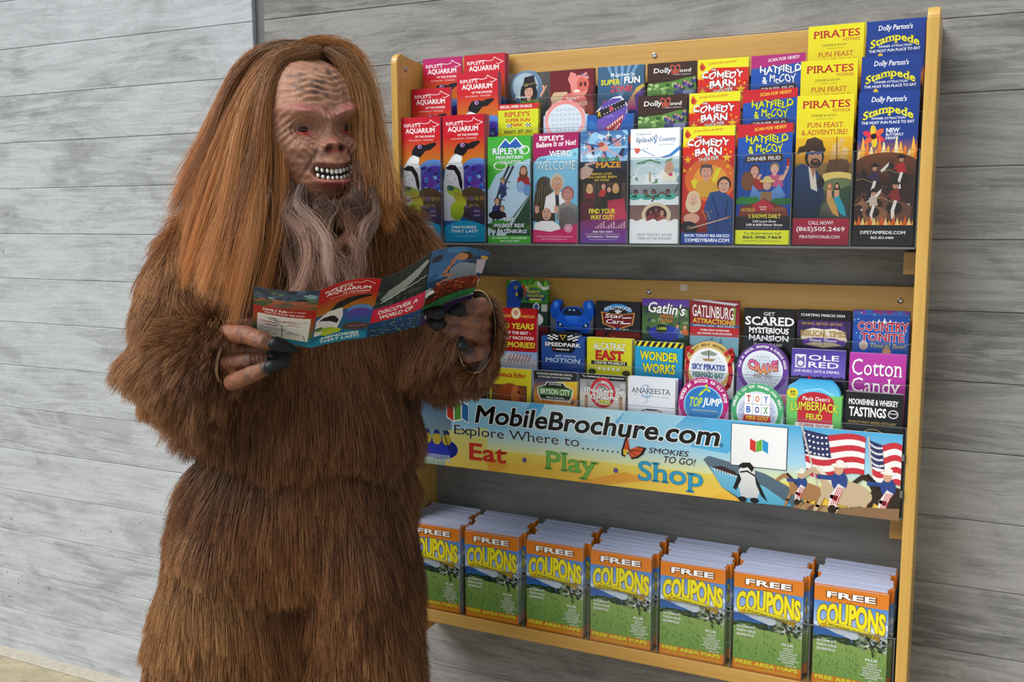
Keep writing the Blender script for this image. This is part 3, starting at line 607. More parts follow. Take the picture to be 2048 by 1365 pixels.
def art_pirates():
    a = Art(CW, CT); a.rect(0, 0, 1, .28, '#e8de22', '#e2cf20'); a.rect(0, .28, 1, .45, '#dfb41e', '#c8861e'); a.rect(0, .45, 1, .82, '#8a6a3a', '#20222c')
    a.text('PIRATES', .09, .035, .93, .085, '#b3202a', out=None, bold=.03, serif=True); a.text('VOYAGE', .62, .093, .93, .113, '#b3202a', bold=.01, serif=True)
    a.text('DINNER & SHOW', .26, .127, .7, .142, '#3a3420', bold=0, serif=True); a.text('A Dolly Parton Company', .34, .152, .64, .162, '#3a3420', bold=0, shear=.2)
    a.text('FUN FEAST', .19, .18, .82, .213, '#b3402a', bold=.01, serif=True); a.text('& ADVENTURE!', .09, .228, .9, .262, '#b3402a', bold=.01, serif=True)
    # ship and sea
    a.poly([(.55, .50), (.6, .43), (.9, .42), (.97, .47), (.93, .55), (.62, .55)], '#6a4a28', '#4a3018'); 
    for p in ([(.62, .43), (.66, .33), (.8, .31), (.78, .4)], [(.78, .42), (.84, .34), (.93, .36), (.9, .43)], [(.7, .36), (.8, .28), (.86, .3), (.76, .37)]): a.poly(p, '#d8b878', '#c89a50')
    a.line([(.72, .28), (.74, .46)], .015, '#4a3018'); a.ell(.75, .56, .34, .14, '#e8c870'); a.ell(.8, .6, .3, .14, '#6a7a50'); a.poly([(.5, .66), (1, .6), (1, .82), (.45, .82)], '#3a5038', '#28352e')
    a.poly([(.48, .8), (.5, .73), (.62, .7), (.82, .71), (.93, .76), (.95, .82)], '#6a6458', '#3c3a34')
    # the buccaneer
    a.poly([(.0, .82), (.0, .48), (.12, .45), (.4, .5), (.5, .56), (.54, .68), (.42, .82)], '#26406c', '#141c30'); a.poly([(.24, .47), (.36, .49), (.42, .64), (.3, .62)], '#d8d0c0'); a.poly([(.26, .46), (.38, .46), (.34, .56)], '#b07a5a')
    a.ell(.34, .41, .17, .2, '#2a1c14'); a.ell(.35, .415, .125, .165, '#c08a68'); a.ell(.36, .445, .09, .075, '#3a261a'); a.ell(.36, .435, .045, .02, '#a05a48')
    for k in (.3, .41): a.ell(k, .402, .022, .012, '#f0e8e0'); a.ell(k, .402, .011, .012, '#1a1410'); a.line([(k - .03, .392), (k + .03, .39)], .012, '#1a120c')
    a.poly([(.02, .39), (.06, .34), (.16, .33), (.2, .29), (.34, .275), (.47, .3), (.5, .34), (.54, .36), (.5, .385), (.3, .365), (.12, .375)], '#4a3626', '#2c2018'); a.poly([(.19, .375), (.48, .37), (.49, .385), (.19, .39)], '#22407a')
    a.ell(.47, .58, .07, .1, '#241d22'); 
    for j in range(3): a.line([(.45 + .02 * j, .57), (.44 + .025 * j, .53)], .02, '#241d22')
    # mermaids on the rock
    for x, tl, hr in ((.63, '#c89a50', '#b06a30'), (.76, '#2f9ab0', '#241612')):
        a.ell(x, .615, .05, .09, hr); a.ell(x, .605, .03, .038, '#d8a080'); a.poly([(x - .04, .63), (x + .04, .63), (x + .05, .68), (x - .04, .69)], '#d8a080'); a.poly([(x - .05, .68), (x + .05, .67), (x + .14, .74), (x + .19, .81), (x + .08, .79), (x - .02, .72)], tl)
    a.rect(0, .82, 1, 1, '#a8203a', '#8a1830'); a.text('CALL NOW!', .28, .838, .72, .862, '#ffffff', bold=.01, serif=True); a.text('(865)505.2469', .07, .877, .93, .915, '#ffffff', bold=.02, serif=True); a.text('PIRATESVOYAGE.COM', .13, .935, .85, .955, '#ffffff', bold=.01, serif=True)
    return a
def art_stampede():
    a = Art(CW, CT); a.rect(0, 0, 1, .3, '#1c3f94', '#183684'); a.rect(0, .3, 1, .43, '#183684', '#b06a20'); a.rect(0, .41, 1, .87, '#20140f', '#3a2416')
    a.text("Dolly Parton's", .2, .03, .78, .075, '#ffffff', bold=.02, shear=.12, serif=True); aw = lambda u, v: (u, v + .05 * (u - .5) ** 2 * 4 * .35)
    a.text('Stampede', .07, .085, .91, .155, '#e6e03a', out='#14204a', ow=.04, bold=.05, serif=True, warp=lambda u, v: (u, v + .03 * math.cos((u - .5) * 5) * -1 + .028))
    a.text('DINNER ATTRACTION', .22, .163, .78, .178, '#ffffff', bold=.01); a.text('THE MOST FUN PLACE TO EAT', .05, .19, .93, .208, '#ffffff', bold=.03, warp=lambda u, v: (u, v - .004 * u))
    for i in range(6):
        t = i * PI / 3 + .4; a.ell(.27 + .1 * math.cos(t), .285 + .1 * math.sin(t) * CW / CT, .1, .05, ['#d8324a', '#e0c030', '#e0603a'][i % 3], rot=t)
    a.ell(.27, .285, .05, .05, '#201418')
    a.text('NEW', .47, .235, .7, .262, '#ffffff', bold=.05, serif=True); a.text('BUTTERFLY', .47, .268, .77, .285, '#ffffff', bold=.02, serif=True); a.text('DREAMS', .47, .29, .68, .307, '#ffffff', bold=.02, serif=True)
    for i in range(15):
        x = .02 + .07 * i; h = .03 + .035 * ((i * 7) % 4); a.poly([(x - .05, .44), (x, .42 - h), (x + .02, .38 - h * .5), (x + .07, .44)], ['#f0d8a0', '#f4b040', '#e87a20'][i % 3])
    # riders and horses at the gallop
    a.ell(.5, .5, .6, .3, '#7a4420', '#2a160e')
    def horse(x, y, k, body, face_, rider):
        K = CW / CT; q = lambda dx, dy: (x + dx * k, y + dy * k * K)
        a.poly([q(-.1, -.1), q(-.2, -.34), q(-.3, -.42), q(-.46, -.28), q(-.54, -.16), q(-.5, -.08), q(-.36, -.14), q(-.28, -.06), q(-.26, .2), q(-.1, .42), q(.2, .46), q(.42, .34), q(.44, .06), q(.24, -.06)], body)
        a.poly([q(-.3, -.40), q(-.37, -.34), q(-.53, -.17), q(-.50, -.10), q(-.42, -.16), q(-.33, -.28)], face_)
        for dx, dy in ((-.32, -.44), (-.24, -.42)): a.poly([q(dx, dy), q(dx + .03, dy - .08), q(dx + .06, dy + .01)], body)
        a.line([q(-.28, -.38), q(-.16, -.2), q(-.08, -.06)], .05 * k, '#120b08'); a.line([q(-.5, -.12), q(-.3, -.18), q(-.02, -.06)], .012 * k, '#c8a060')
        for (x0, y0, x1, y1, x2, y2) in ((-.2, .3, -.34, .5, -.26, .72), (-.06, .36, -.02, .62, -.12, .8), (.22, .38, .34, .58, .26, .82), (.36, .3, .48, .52, .5, .74)): a.line([q(x0, y0), q(x1, y1), q(x2, y2)], .085 * k, body); a.ell(*q(x2, y2), .05 * k, .035 * k, '#e0d4c8')
        a.ell(*q(.02, .1), .2 * k, .16 * k, '#2a1a14'); a.poly([q(-.08, -.1), q(-.1, -.34), q(.1, -.38), q(.16, -.1)], rider); a.line([q(-.04, -.28), q(-.16, -.2)], .05 * k, rider); a.line([q(.04, -.08), q(-.02, .16), q(.0, .34)], .08 * k, '#e8e0d8'); a.face(*q(.02, -.48), .075 * k, skin='#c88a68', hair='#2a1812', hat='#1a1416')
    horse(.74, .545, .62, '#3a241c', '#e6dcd2', '#b8262c'); horse(.3, .60, .62, '#241814', '#4a3024', '#3a2a50'); horse(.66, .73, .7, '#6a4230', '#e8ded2', '#8a2a26'); horse(.3, .76, .6, '#8a5c40', '#3a241a', '#c8b8a8')
    for i in range(16):
        x = .02 + .065 * i; a.poly([(x - .05, .88), (x, .83 - .015 * ((i * 5) % 3)), (x + .05, .88)], ['#f0a030', '#d85a18', '#f4d080'][i % 3])
    a.rect(0, .865, 1, 1, '#16130f', '#241c16'); a.text('DPSTAMPEDE.COM', .12, .903, .88, .925, '#ffffff', bold=.04); a.text('865.453.4400', .3, .94, .69, .957, '#ffffff', bold=.03)
    return a
def art_superpark():
    a = Art(CW, CH); a.rect(0, 0, 1, 1, '#dbe02c', '#d4da28'); a.rect(0, 0, 1, .07, '#cf2a2c'); a.text('SPECIAL OFFER ON BACK', .1, .015, .86, .05, '#ffffff', bold=.04)
    a.text("RIPLEY'S", .2, .095, .8, .155, '#c8302a', bold=.03, serif=True); a.text('SUPER FUN', .23, .175, .8, .22, '#c8302a', bold=.05); a.text('PARK', .36, .235, .64, .275, '#c8302a', bold=.06)
    for k in (.25, .7):
        for i in range(4):
            for j in range(3): a.rect(k + .03 * i, .24 + .014 * j, k + .03 * i + .03, .254 + .014 * j, '#18181a' if (i + j) % 2 else '#f4f4f4')
    a.rect(0, .293, 1, .297, '#a0a828'); a.text('READY. SET. GO!', .2, .32, .85, .355, '#1e2a1c', bold=.05, shear=.15); a.photo(0, .4, 1, 1, ['#3a8a3a', '#d84a2a', '#e0d030', '#5a90c8'], 20, 8); return a
def art_tophat():
    a = Art(CW, CH); a.rect(0, 0, 1, 1, '#54504e', '#2c2a2c'); a.ell(.45, .17, .38, .38, '#6f8fae', '#3a5878'); a.ell(.42, .15, .3, .28, '#a8c0d0')
    a.ell(.5, .24, .2, .3, '#1a1418'); a.face(.5, .215, .115, skin='#d8a08a', hair='#181216', shirt='#241c22'); a.poly([(.36, .15), (.4, .05), (.62, .03), (.66, .13), (.72, .15), (.32, .19)], '#1c181c'); a.line([(.37, .14), (.66, .12)], .03, '#7a6a48'); a.ell(.44, .14, .04, .035, '#a89058', ring=.6)
    a.line([(.78, .27), (.86, .2), (.84, .16)], .05, '#d8a08a'); a.line([(.86, .2), (.92, .16)], .025, '#d8a08a')
    a.text("Ripley's", .18, .255, .5, .29, '#ffffff', bold=.01, shear=.2); a.text('HAUNTED', .3, .31, .74, .345, '#9acb50', out='#101810', ow=.06, bold=.04); a.rect(0, .6, 1, 1, '#3a3436'); return a
def art_pig():
    a = Art(CW, CH); a.rect(0, 0, 1, 1, '#6a1620', '#8a2630'); a.photo(0, .3, 1, .6, ['#8f3a34', '#c07a60', '#7a2a2c'], 14, 12)
    a.poly([(.02, .25), (.1, .2), (.4, .2), (.45, .3), (.3, .33), (.06, .32)], '#d8b890'); a.ell(.55, .3, .3, .2, '#e07a72')
    a.ell(.68, .16, .2, .24, '#e88a80'); a.ell(.76, .14, .14, .15, '#d8685e'); a.ell(.71, .14, .03, .05, '#5a1c1c', rot=.3); a.ell(.81, .14, .03, .05, '#5a1c1c', rot=-.2); a.poly([(.42, .09), (.48, .02), (.6, .04), (.62, .12), (.5, .16)], '#e89088'); a.poly([(.74, .05), (.84, .03), (.9, .09), (.8, .1)], '#e89088'); a.ell(.62, .2, .07, .03, '#f6e8e0'); a.ell(.74, .05, .025, .025, '#2a6aa8'); a.ell(.84, .06, .025, .025, '#2a6aa8')
    a.text("Ripley's", .38, .25, .66, .28, '#ffffff', bold=.01, shear=.2); a.text("OLD MACDONALD'S", .2, .3, .86, .335, '#f6ead8', bold=.03); a.text('FARM', .4, .345, .7, .375, '#e8c040', bold=.05); return a
def art_superzone():
    a = Art(CW, CH); a.rect(0, 0, 1, 1, '#3a6488', '#24405c')
    for i in range(5): a.poly([(.5, .3), (.2 + .15 * i, -.0), (.28 + .15 * i, 0)], '#6f9ac0')
    a.text("Ripley's", .28, .06, .8, .1, '#ffffff', bold=.01, shear=.2); a.text('SUPER', .07, .115, .5, .165, '#e8e23c', out='#20304a', ow=.05, bold=.06); a.text('FUN', .58, .1, .92, .16, '#ffffff', out='#20304a', ow=.05, bold=.06); a.text('ZONE!', .28, .175, .76, .23, '#d8505a', out='#20304a', ow=.05, bold=.06)
    a.poly([(.55, .4), (.85, .2), (1, .17), (1, .4)], '#d8c030', '#b03a90'); a.poly([(.8, .27), (1, .2), (1, .35), (.85, .4)], '#5a3a8a'); a.text('ARCADE', .1, .3, .4, .34, '#c84a7a', bold=.04); a.photo(0, .4, 1, 1, ['#2a4a80', '#c03a3a', '#8a3a9a', '#20304a'], 18, 3); return a
def art_dollywood():
    a = Art(CW, CH); a.rect(0, 0, 1, 1, '#3a241c', '#2c1a14')
    for i in range(6): a.line([(0, .02 + .035 * i), (.3, .03 + .033 * i), (.7, .02 + .036 * i), (1, .03 + .035 * i)], .012, '#4a3024')
    a.poly([(0, .27), (.2, .25), (.5, .24), (.8, .2), (1, .19), (1, 1), (0, 1)], '#5a8a3a', '#4a7048')
    a.text('Dolly', .12, .065, .5, .145, '#ffffff', bold=.02, shear=.1, serif=True); a.text('ood', .66, .085, .9, .13, '#ffffff', bold=.02, shear=.1, serif=True)
    for k, s_ in ((.53, 1), (.61, -1)): a.ell(k, .085, .055, .09, '#d8604a', rot=-.5 * s_, ring=.72); a.ell(k, .125, .035, .05, '#d8604a', rot=.3 * s_, ring=.68)
    a.text('PARKS & RESORTS', .55, .15, .9, .165, '#e0d8d0', bold=0)
    r = random.Random(3)
    for i in range(46): a.ell(r.uniform(.02, .62), r.uniform(.27, .52), .05, .035, r.choice(['#6a9a3e', '#8ab85a', '#48702c', '#a8c880', '#365a24']))
    for i in range(7): a.ell(.6 + .06 * i, .3 + .03 * (i % 3) - .01 * i, .06, .05, ['#3a3f78', '#6a5a98', '#28305a'][i % 3]); a.ell(.6 + .06 * i, .275 + .03 * (i % 3) - .01 * i, .025, .025, '#c89078')
    a.photo(.55, .36, 1, .6, ['#4a4a8a', '#2a3460', '#8a8ab8', '#3a5a3a'], 12, 9); return a
def art_golfball():
    a = Art(CW, CH); a.rect(0, .12, 1, 1, '#b8d2ec', '#88a8c8')
    a.ell(.48, .17, .46, .42, '#e88a8a', '#f0b8b4'); a.ell(.48, .17, .38, .34, '#d8e4f0')
    for i in range(7):
        for j in range(5):
            x, y = .2 + .095 * i, .07 + .045 * j
            if (x - .48) ** 2 + ((y - .17) * 2.25) ** 2 < .1: a.ell(x, y, .034, .03, '#c4d0dc')
    a.text("Ripley's", .22, .32, .6, .36, '#ffffff', bold=.02, shear=.2); a.text('DAVY CROCKETT', .05, .385, .95, .42, '#f4f4f8', bold=.05); a.photo(0, .5, 1, 1, ['#6a8ab0', '#8ab05a', '#b0c8e0'], 10, 2); return a
def art_dino():
    a = Art(CW, CH); a.rect(0, .16, 1, 1, '#1f5fb0', '#1848a0')
    a.poly([(.22, .24), (.26, .13), (.36, .06), (.55, .02), (.72, .02), (.86, .1), (.84, .2), (.7, .26), (.74, .34), (.55, .4), (.4, .37), (.26, .34)], '#5a4aa8', '#7a5ab8')
    for i in range(12): a.ell(.32 + .05 * (i % 6), .12 + .05 * (i // 6) + .01 * (i % 2), .025, .02, '#8a7ad0')
    a.poly([(.4, .28), (.6, .22), (.8, .16), (.72, .28), (.6, .34), (.46, .37)], '#b0222c')
    for i in range(7): a.poly([(.44 + .05 * i, .275 - .015 * i), (.48 + .05 * i, .262 - .015 * i), (.465 + .05 * i, .3 - .015 * i)], '#f6f2e8'); a.poly([(.48 + .035 * i, .37 - .017 * i), (.51 + .035 * i, .357 - .017 * i), (.49 + .035 * i, .335 - .017 * i)], '#f6f2e8')
    a.poly([(.16, .14), (.8, .035), (.84, .09), (.24, .2)], '#202024'); a.text('R', .24, .13, .31, .175, '#e8c83a', bold=.05)
    for i in range(8): a.ell(.36 + .06 * i, .105 - .01 * i, .012, .012, '#e8e8e8'); a.ell(.38 + .06 * i, .155 - .01 * i, .012, .012, '#e8e8e8')
    a.ell(.53, .11, .05, .05, '#c04a5a'); a.poly([(0, .22), (.1, .2), (.2, .24), (.3, .36), (.5, .42), (.0, .42)], '#2a72c4'); a.poly([(.14, .36), (.32, .36), (.4, .42), (.1, .42)], '#c82a3a'); a.ell(.85, .42, .24, .16, '#e0522a', a0=PI, a1=2 * PI); return a
DINO_OUT = [(0, .18), (.12, .19), (.2, .17), (.17, .14), (.3, .09), (.42, .05), (.56, .01), (.72, 0), (.86, .08), (.86, .17), (1, .16), (1, 1), (0, 1)]
# ---- middle holder
def art_parrot():
    a = Art(CW, CH * 1.12); a.rect(0, 0, 1, 1, '#3f8a34', '#2c4a30'); 
    r = random.Random(5)
    for i in range(30): a.ell(r.random(), r.uniform(0, .3), .07, .04, r.choice(['#4fa83a', '#2f7a2c', '#7ac04a', '#e8f0e0']), rot=r.random() * 3)
    a.ell(.2, .12, .2, .24, '#2450b0'); a.poly([(.0, .35), (.02, .15), (.2, .1), (.36, .2), (.34, .4), (.0, .42)], '#2450b0', '#183a90'); a.ell(.34, .14, .07, .14, '#1c2a50'); a.ell(.22, .075, .035, .035, '#e8d030'); a.ell(.22, .075, .018, .018, '#101010'); a.ell(.24, .15, .03, .04, '#e0c030'); a.line([(.37, .05), (.47, .1), (.44, .17)], .05, '#d83a24')
    a.poly([(.45, .14), (.6, .06), (.75, .08), (.95, .16), (.92, .21), (.45, .21)], '#4a7a5a', '#283a70'); a.text('RAINFOREST', .45, .04, .88, .07, '#c8d848', bold=.03); a.text('PARROT', .52, .1, .82, .135, '#e8e04a', out='#1a3a18', ow=.06, bold=.03); a.text('MOUNTAIN', .5, .145, .9, .175, '#e8e04a', out='#1a3a18', ow=.06, bold=.03); a.rect(.55, .19, .85, .21, '#e0c860')
    a.rect(0, .24, 1, 1, '#24382c', '#2a3c34'); a.ell(.72, .28, .08, .08, '#e8eaf0', ring=.7); a.ell(.72, .28, .055, .055, '#3a5a9a'); a.line([(.7, .33), (.66, .4)], .04, '#3a5a9a'); a.line([(.74, .33), (.78, .4)], .04, '#3a5a9a'); a.rect(.84, .25, .98, .33, '#b8c0b8'); a.face(.55, .37, .09, skin='#dca084', hair='#7a4a34', shirt='#d8d8e0'); a.ell(.76, .42, .13, .13, '#e8e8ec'); a.photo(0, .5, 1, 1, ['#8a2434', '#3a4a3a', '#c05a5a'], 10, 4)
    a.poly([(.0, .24), (.34, .24), (.3, .36), (0, .4)], '#2450b0'); return a
def car_art():
    a = Art(CW, CH)
    B = '#1560d8'; D = '#0c2c78'
    a.poly([(0, .14), (.02, .09), (.1, .0), (.18, .0), (.24, .03), (.2, .12), (.24, .2), (.2, .3), (.06, .3), (.0, .2)], B, '#0f48b0'); a.poly([(.08, .04), (.16, .02), (.17, .1), (.09, .12)], '#4a96f4')
    a.poly([(1, .14), (.98, .07), (.92, .0), (.84, .0), (.76, .05), (.8, .13), (.78, .22), (.8, .3), (.96, .3), (1, .2)], B, '#0f48b0'); a.poly([(.86, .03), (.93, .02), (.95, .1), (.88, .12)], '#4a96f4')
    a.poly([(.12, .45), (.14, .27), (.24, .2), (.34, .12), (.5, .1), (.68, .12), (.78, .2), (.9, .27), (.94, .45), (.85, .5), (.2, .5)], B, '#1050c0')
    a.poly([(.27, .2), (.36, .125), (.5, .11), (.66, .125), (.76, .2), (.7, .23), (.32, .23)], '#101a34', '#1c2c50'); a.ell(.45, .145, .035, .02, '#8ab0e0'); a.ell(.55, .145, .035, .02, '#8ab0e0')
    a.poly([(.34, .25), (.5, .235), (.68, .25), (.62, .36), (.42, .36)], '#2f7cf0', '#1a60d8'); a.poly([(.16, .34), (.28, .36), (.3, .43), (.18, .4)], '#0a0e18'); a.poly([(.9, .34), (.78, .36), (.76, .43), (.88, .4)], '#0a0e18'); a.ell(.23, .38, .03, .03, '#a8c8f0'); a.ell(.83, .38, .03, .03, '#a8c8f0'); a.poly([(.32, .46), (.74, .46), (.7, .49), (.36, .49)], '#0a1020'); a.rect(.0, .5, 1, 1, '#181c24'); return a
CAR_OUT = [(0, .14), (.02, .09), (.1, .0), (.18, .0), (.24, .03), (.2, .12), (.24, .2), (.34, .12), (.5, .1), (.68, .12), (.78, .2), (.8, .13), (.76, .05), (.84, .0), (.92, 0), (.98, .07), (1, .14), (1, 1), (0, 1)]
def art_starcars():
    a = Art(CW, CH); a.rect(0, 0, 1, 1, '#1f2128', '#2a2c34')
    for i in range(12): a.rect(.02 + .08 * i, .0, .03 + .08 * i, .5, '#282b33')
    a.ell(.5, .2, .34, .22, '#2a86c8', a0=PI * 1.08, a1=PI * 1.92, ring=.66); a.text('HOLLYWOOD', .2, .095, .8, .155, '#ffffff', bold=.02, warp=lambda u, v: (u, v + .055 * ((u - .5) * 2.6) ** 2 - .03))
    p = [(.12, .17), (.4, .2), (.5, .185), (.6, .2), (.88, .17), (.84, .36), (.5, .45), (.16, .36)]
    a.poly(p, '#e0a84a'); a.poly([(.5 + (x - .5) * .93, .29 + (y - .29) * .9) for x, y in p], '#6a1c24', '#7a2430')
    a.text('Star', .2, .2, .6, .265, '#ffffff', bold=.02, shear=.35); a.text('Cars', .22, .285, .62, .355, '#ffffff', bold=.02, shear=.35); a.line([(.6, .26), (.8, .25)], .02, '#ffffff'); a.line([(.62, .35), (.78, .34)], .02, '#ffffff'); a.poly([(.42, .15), (.5, .13), (.6, .15), (.54, .18), (.5, .2), (.46, .18)], '#d8dce4')
    a.text('MUSEUM', .22, .43, .74, .455, '#d8d8d8', bold=.03); a.poly([(.44, .42), (.56, .42), (.5, .48)], '#2a50a0'); a.photo(0, .48, 1, 1, ['#8a2420', '#2a2024', '#c05a3a'], 14, 4); return a
def art_gatlins():
    a = Art(CW, CH); a.rect(0, 0, 1, .12, '#5a3a9a', '#6a4aa8'); a.rect(0, .1, 1, 1, '#2e4a34', '#243a2c'); a.photo(0, .14, 1, .5, ['#3a5a3a', '#5a7a44', '#24382c', '#7a9a6a', '#2a3c50', '#50604a'], 34, 7, .1)
    a.ell(.5, .48, .36, .16, '#2a3cb0'); a.text("Gatlin's", .1, .04, .9, .2, '#ffffff', bold=.04, shear=.2, out='#2a2040', ow=.04, warp=lambda u, v: (u, v + .05 * (u - .3)))
    a.text('MINI', .38, .22, .66, .265, '#d8803a', out='#2a1a10', ow=.06, bold=.06); a.text('GOLF', .38, .28, .66, .325, '#d8803a', out='#2a1a10', ow=.06, bold=.06); a.ell(.42, .42, .13, .1, '#26282c'); a.text('LASER', .32, .395, .54, .435, '#c8e050', bold=.05)
    a.face(.76, .37, .035, hair='#3a2a20', shirt='#4a6ab0'); a.face(.92, .38, .04, hair='#6a4a30', shirt='#d86a30'); a.face(.84, .45, .03, shirt='#3a8ab0'); return a
def art_attractions():
    a = Art(CW, CH); a.rect(0, 0, 1, .27, '#8a1c28', '#962430'); a.poly([(.86, .05), (.92, .06), (.92, .27), (.9, .3)], '#7aa040'); a.poly([(0, 0), (.9, .04), (.98, .02), (.4, -.0)], '#c8ccd4')
    a.text('GATLINBURG', .03, .035, .88, .145, '#ffffff', out='#501018', ow=.03, bold=.02, warp=lambda u, v: (u, v + .03 * u)); a.text('ATTRACTIONS', .04, .16, .9, .205, '#e8c83a', bold=.05, warp=lambda u, v: (u, v + .015 * u)); a.rect(0, .215, 1, .24, '#4a5a80'); a.text('OFFICIAL 2024 - 2025 GUIDE', .06, .222, .9, .238, '#e8ecf4', bold=.01)
    a.rect(0, .245, 1, .325, '#b8202c', '#c82a34'); a.text('WHERE GREAT ADVENTURES', .2, .26, .8, .277, '#ffffff', bold=.03); a.text('ARE WAITING TO BE DISCOVERED', .14, .29, .86, .307, '#ffffff', bold=.03)
    a.rect(0, .325, 1, 1, '#9ad0e4', '#6aa0a8'); a.line([(0, .42), (.5, .34)], .008, '#48606a'); a.line([(.45, .34), (.46, .42)], .012, '#3a4a54'); a.ell(.46, .44, .06, .04, '#3a5a78'); a.line([(.63, .34), (.63, .46)], .02, '#5a8a98'); a.ell(.63, .38, .04, .015, '#5a8a98'); a.poly([(0, .4), (.15, .44), (.3, .5), (.3, .6), (0, .6)], '#8a7a6a'); a.poly([(.4, .5), (.6, .46), (1, .5), (1, .62), (.3, .62)], '#4a6a5a'); a.photo(0, .58, 1, 1, ['#5a8a5a', '#3a6a5a', '#8aa88a', '#c0a080'], 14, 5); return a
def art_scared():
    a = Art(CW, CH); a.rect(0, 0, 1, 1, '#18191c', '#121316'); K = dict(bold=.05, serif=True)
    a.text('GET', .38, .045, .6, .085, '#f4f4f4', bold=.02, serif=True); a.text('SCARED', .02, .1, .98, .205, '#ffffff', **K); a.text('MYSTERIOUS', .1, .228, .88, .3, '#ffffff', bold=.07, warp=lambda u, v: (u, v + .006 * math.sin(u * 40))); a.text('MANSION', .1, .32, .88, .39, '#ffffff', bold=.07, warp=lambda u, v: (u, v + .006 * math.sin(u * 40))); a.text('IF YOU DARE!', .2, .415, .76, .45, '#f0f0f0', bold=.01, serif=True); return a
def art_biblical():
    a = Art(CW, CH); a.rect(0, 0, 1, .14, '#181418', '#201824'); a.rect(0, .14, 1, 1, '#3a2458', '#241a38')
    for i in range(6): a.poly([(.3 + .1 * i, .14), (.36 + .1 * i, .14), (.3 + .12 * i, .3), (.22 + .12 * i, .3)], '#4e3278')
    a.text('STARTING MARCH 2024', .06, .05, .88, .085, '#ffffff', bold=.02, serif=True); a.text('NEW SHOW - NEW FOOD - NEW MUSIC', .08, .165, .84, .2, '#c8a848', bold=.02)
    a.poly([(.14, .27), (.3, .24), (.5, .255), (.7, .24), (.86, .27), (.98, .45), (.5, .5), (.02, .45)], '#f0e6d4', '#c8b48a'); a.line([(.5, .255), (.5, .48)], .012, '#8a7450')
    a.text('BIBLICAL TIMES', .06, .275, .92, .35, '#b89a58', out='#3a2410', ow=.04, bold=.03, serif=True); a.poly([(.08, .4), (.3, .37), (.7, .37), (.92, .41), (.9, .47), (.7, .43), (.3, .43), (.1, .47)], '#5a2a9a'); a.text('Dinner Theater', .24, .38, .76, .42, '#ffffff', bold=.02, shear=.2, serif=True); a.poly([(0, .34), (.1, .4), (.14, .55), (0, .6)], '#181418'); a.poly([(1, .34), (.92, .42), (.86, .55), (1, .6)], '#181418'); a.rect(0, .52, 1, 1, '#181418'); return a
def art_country():
    a = Art(CW, CH); a.rect(0, 0, 1, 1, '#1f4aa8', '#2a62c0'); a.photo(0, 0, 1, .06, ['#5a3a8a', '#2a6ac0', '#8a2a7a'], 8, 4)
    r = random.Random(8)
    for i in range(24): a.ell(r.random(), r.random() * .5, .015, .015, '#8ac0f0')
    for i in range(5): a.poly([(.32 + .1 * i, .17), (.36 + .1 * i, .09 + .02 * abs(i - 2)), (.4 + .1 * i, .17)], '#e8f0fa')
    a.text('COUNTRY', .08, .15, 1.0, .275, '#b8203a', out='#f4f6fa', ow=.045, bold=.05, serif=True); a.text('TONITE', .14, .3, .92, .41, '#b8203a', out='#f4f6fa', ow=.045, bold=.05, serif=True); a.text('Voted #1 Show!', .3, .44, .94, .505, '#e8d83a', bold=.0, shear=.2, serif=True); a.face(.2, .48, .07, skin='#e0b8a0', hair='#d8d8dc'); a.face(.62, .56, .07, hair='#c89a58'); return a
def art_fannie():
    a = Art(CW, CH * 1.15); a.rect(0, 0, 1, .65, '#b81c22', '#a8161e'); a.poly([(.1, .08), (.3, .04), (.5, .0), (.7, .04), (.92, .08), (.98, .13), (.8, .15), (.2, .15), (.02, .13)], '#c02028'); a.ell(.5, .07, .12, .13, '#f0c050', ring=.85); a.ell(.5, .07, .1, .11, '#f4ead8'); a.ell(.5, .06, .06, .06, '#d89a78')
    a.text('FANNIE', .08, .09, .38, .125, '#e8c04a', bold=.03, serif=True); a.text('FARKLES', .62, .09, .95, .125, '#e8c04a', bold=.03, serif=True)
    a.text('40 YEARS', .14, .2, .93, .28, '#f0e03a', bold=.06, shear=.1, sh=('#5a0c10', .01, .008)); a.text('OF THE BEST -', .25, .31, .85, .35, '#ffffff', bold=.04, shear=.08); a.text('FAMILY VACATION', .05, .375, .92, .42, '#ffffff', bold=.04, shear=.08); a.text('MEMORIES!', .06, .45, .95, .53, '#f0e03a', bold=.06, shear=.1, sh=('#5a0c10', .01, .008))
    a.rect(0, .58, 1, 1, '#8aa8d8', '#e0e6ee'); a.poly([(0, .7), (.3, .6), (.6, .62), (1, .7), (1, .78), (0, .78)], '#c8c8cc'); 
    for i in range(7): a.line([(.3 + .08 * i, .72), (.38 + .08 * i, .62)], .02, '#b83a3a')
    return a
FAN_OUT = [(.0, .12), (.04, .08), (.3, .04), (.42, .0), (.58, .0), (.7, .04), (.96, .08), (1, .12), (1, 1), (0, 1)]
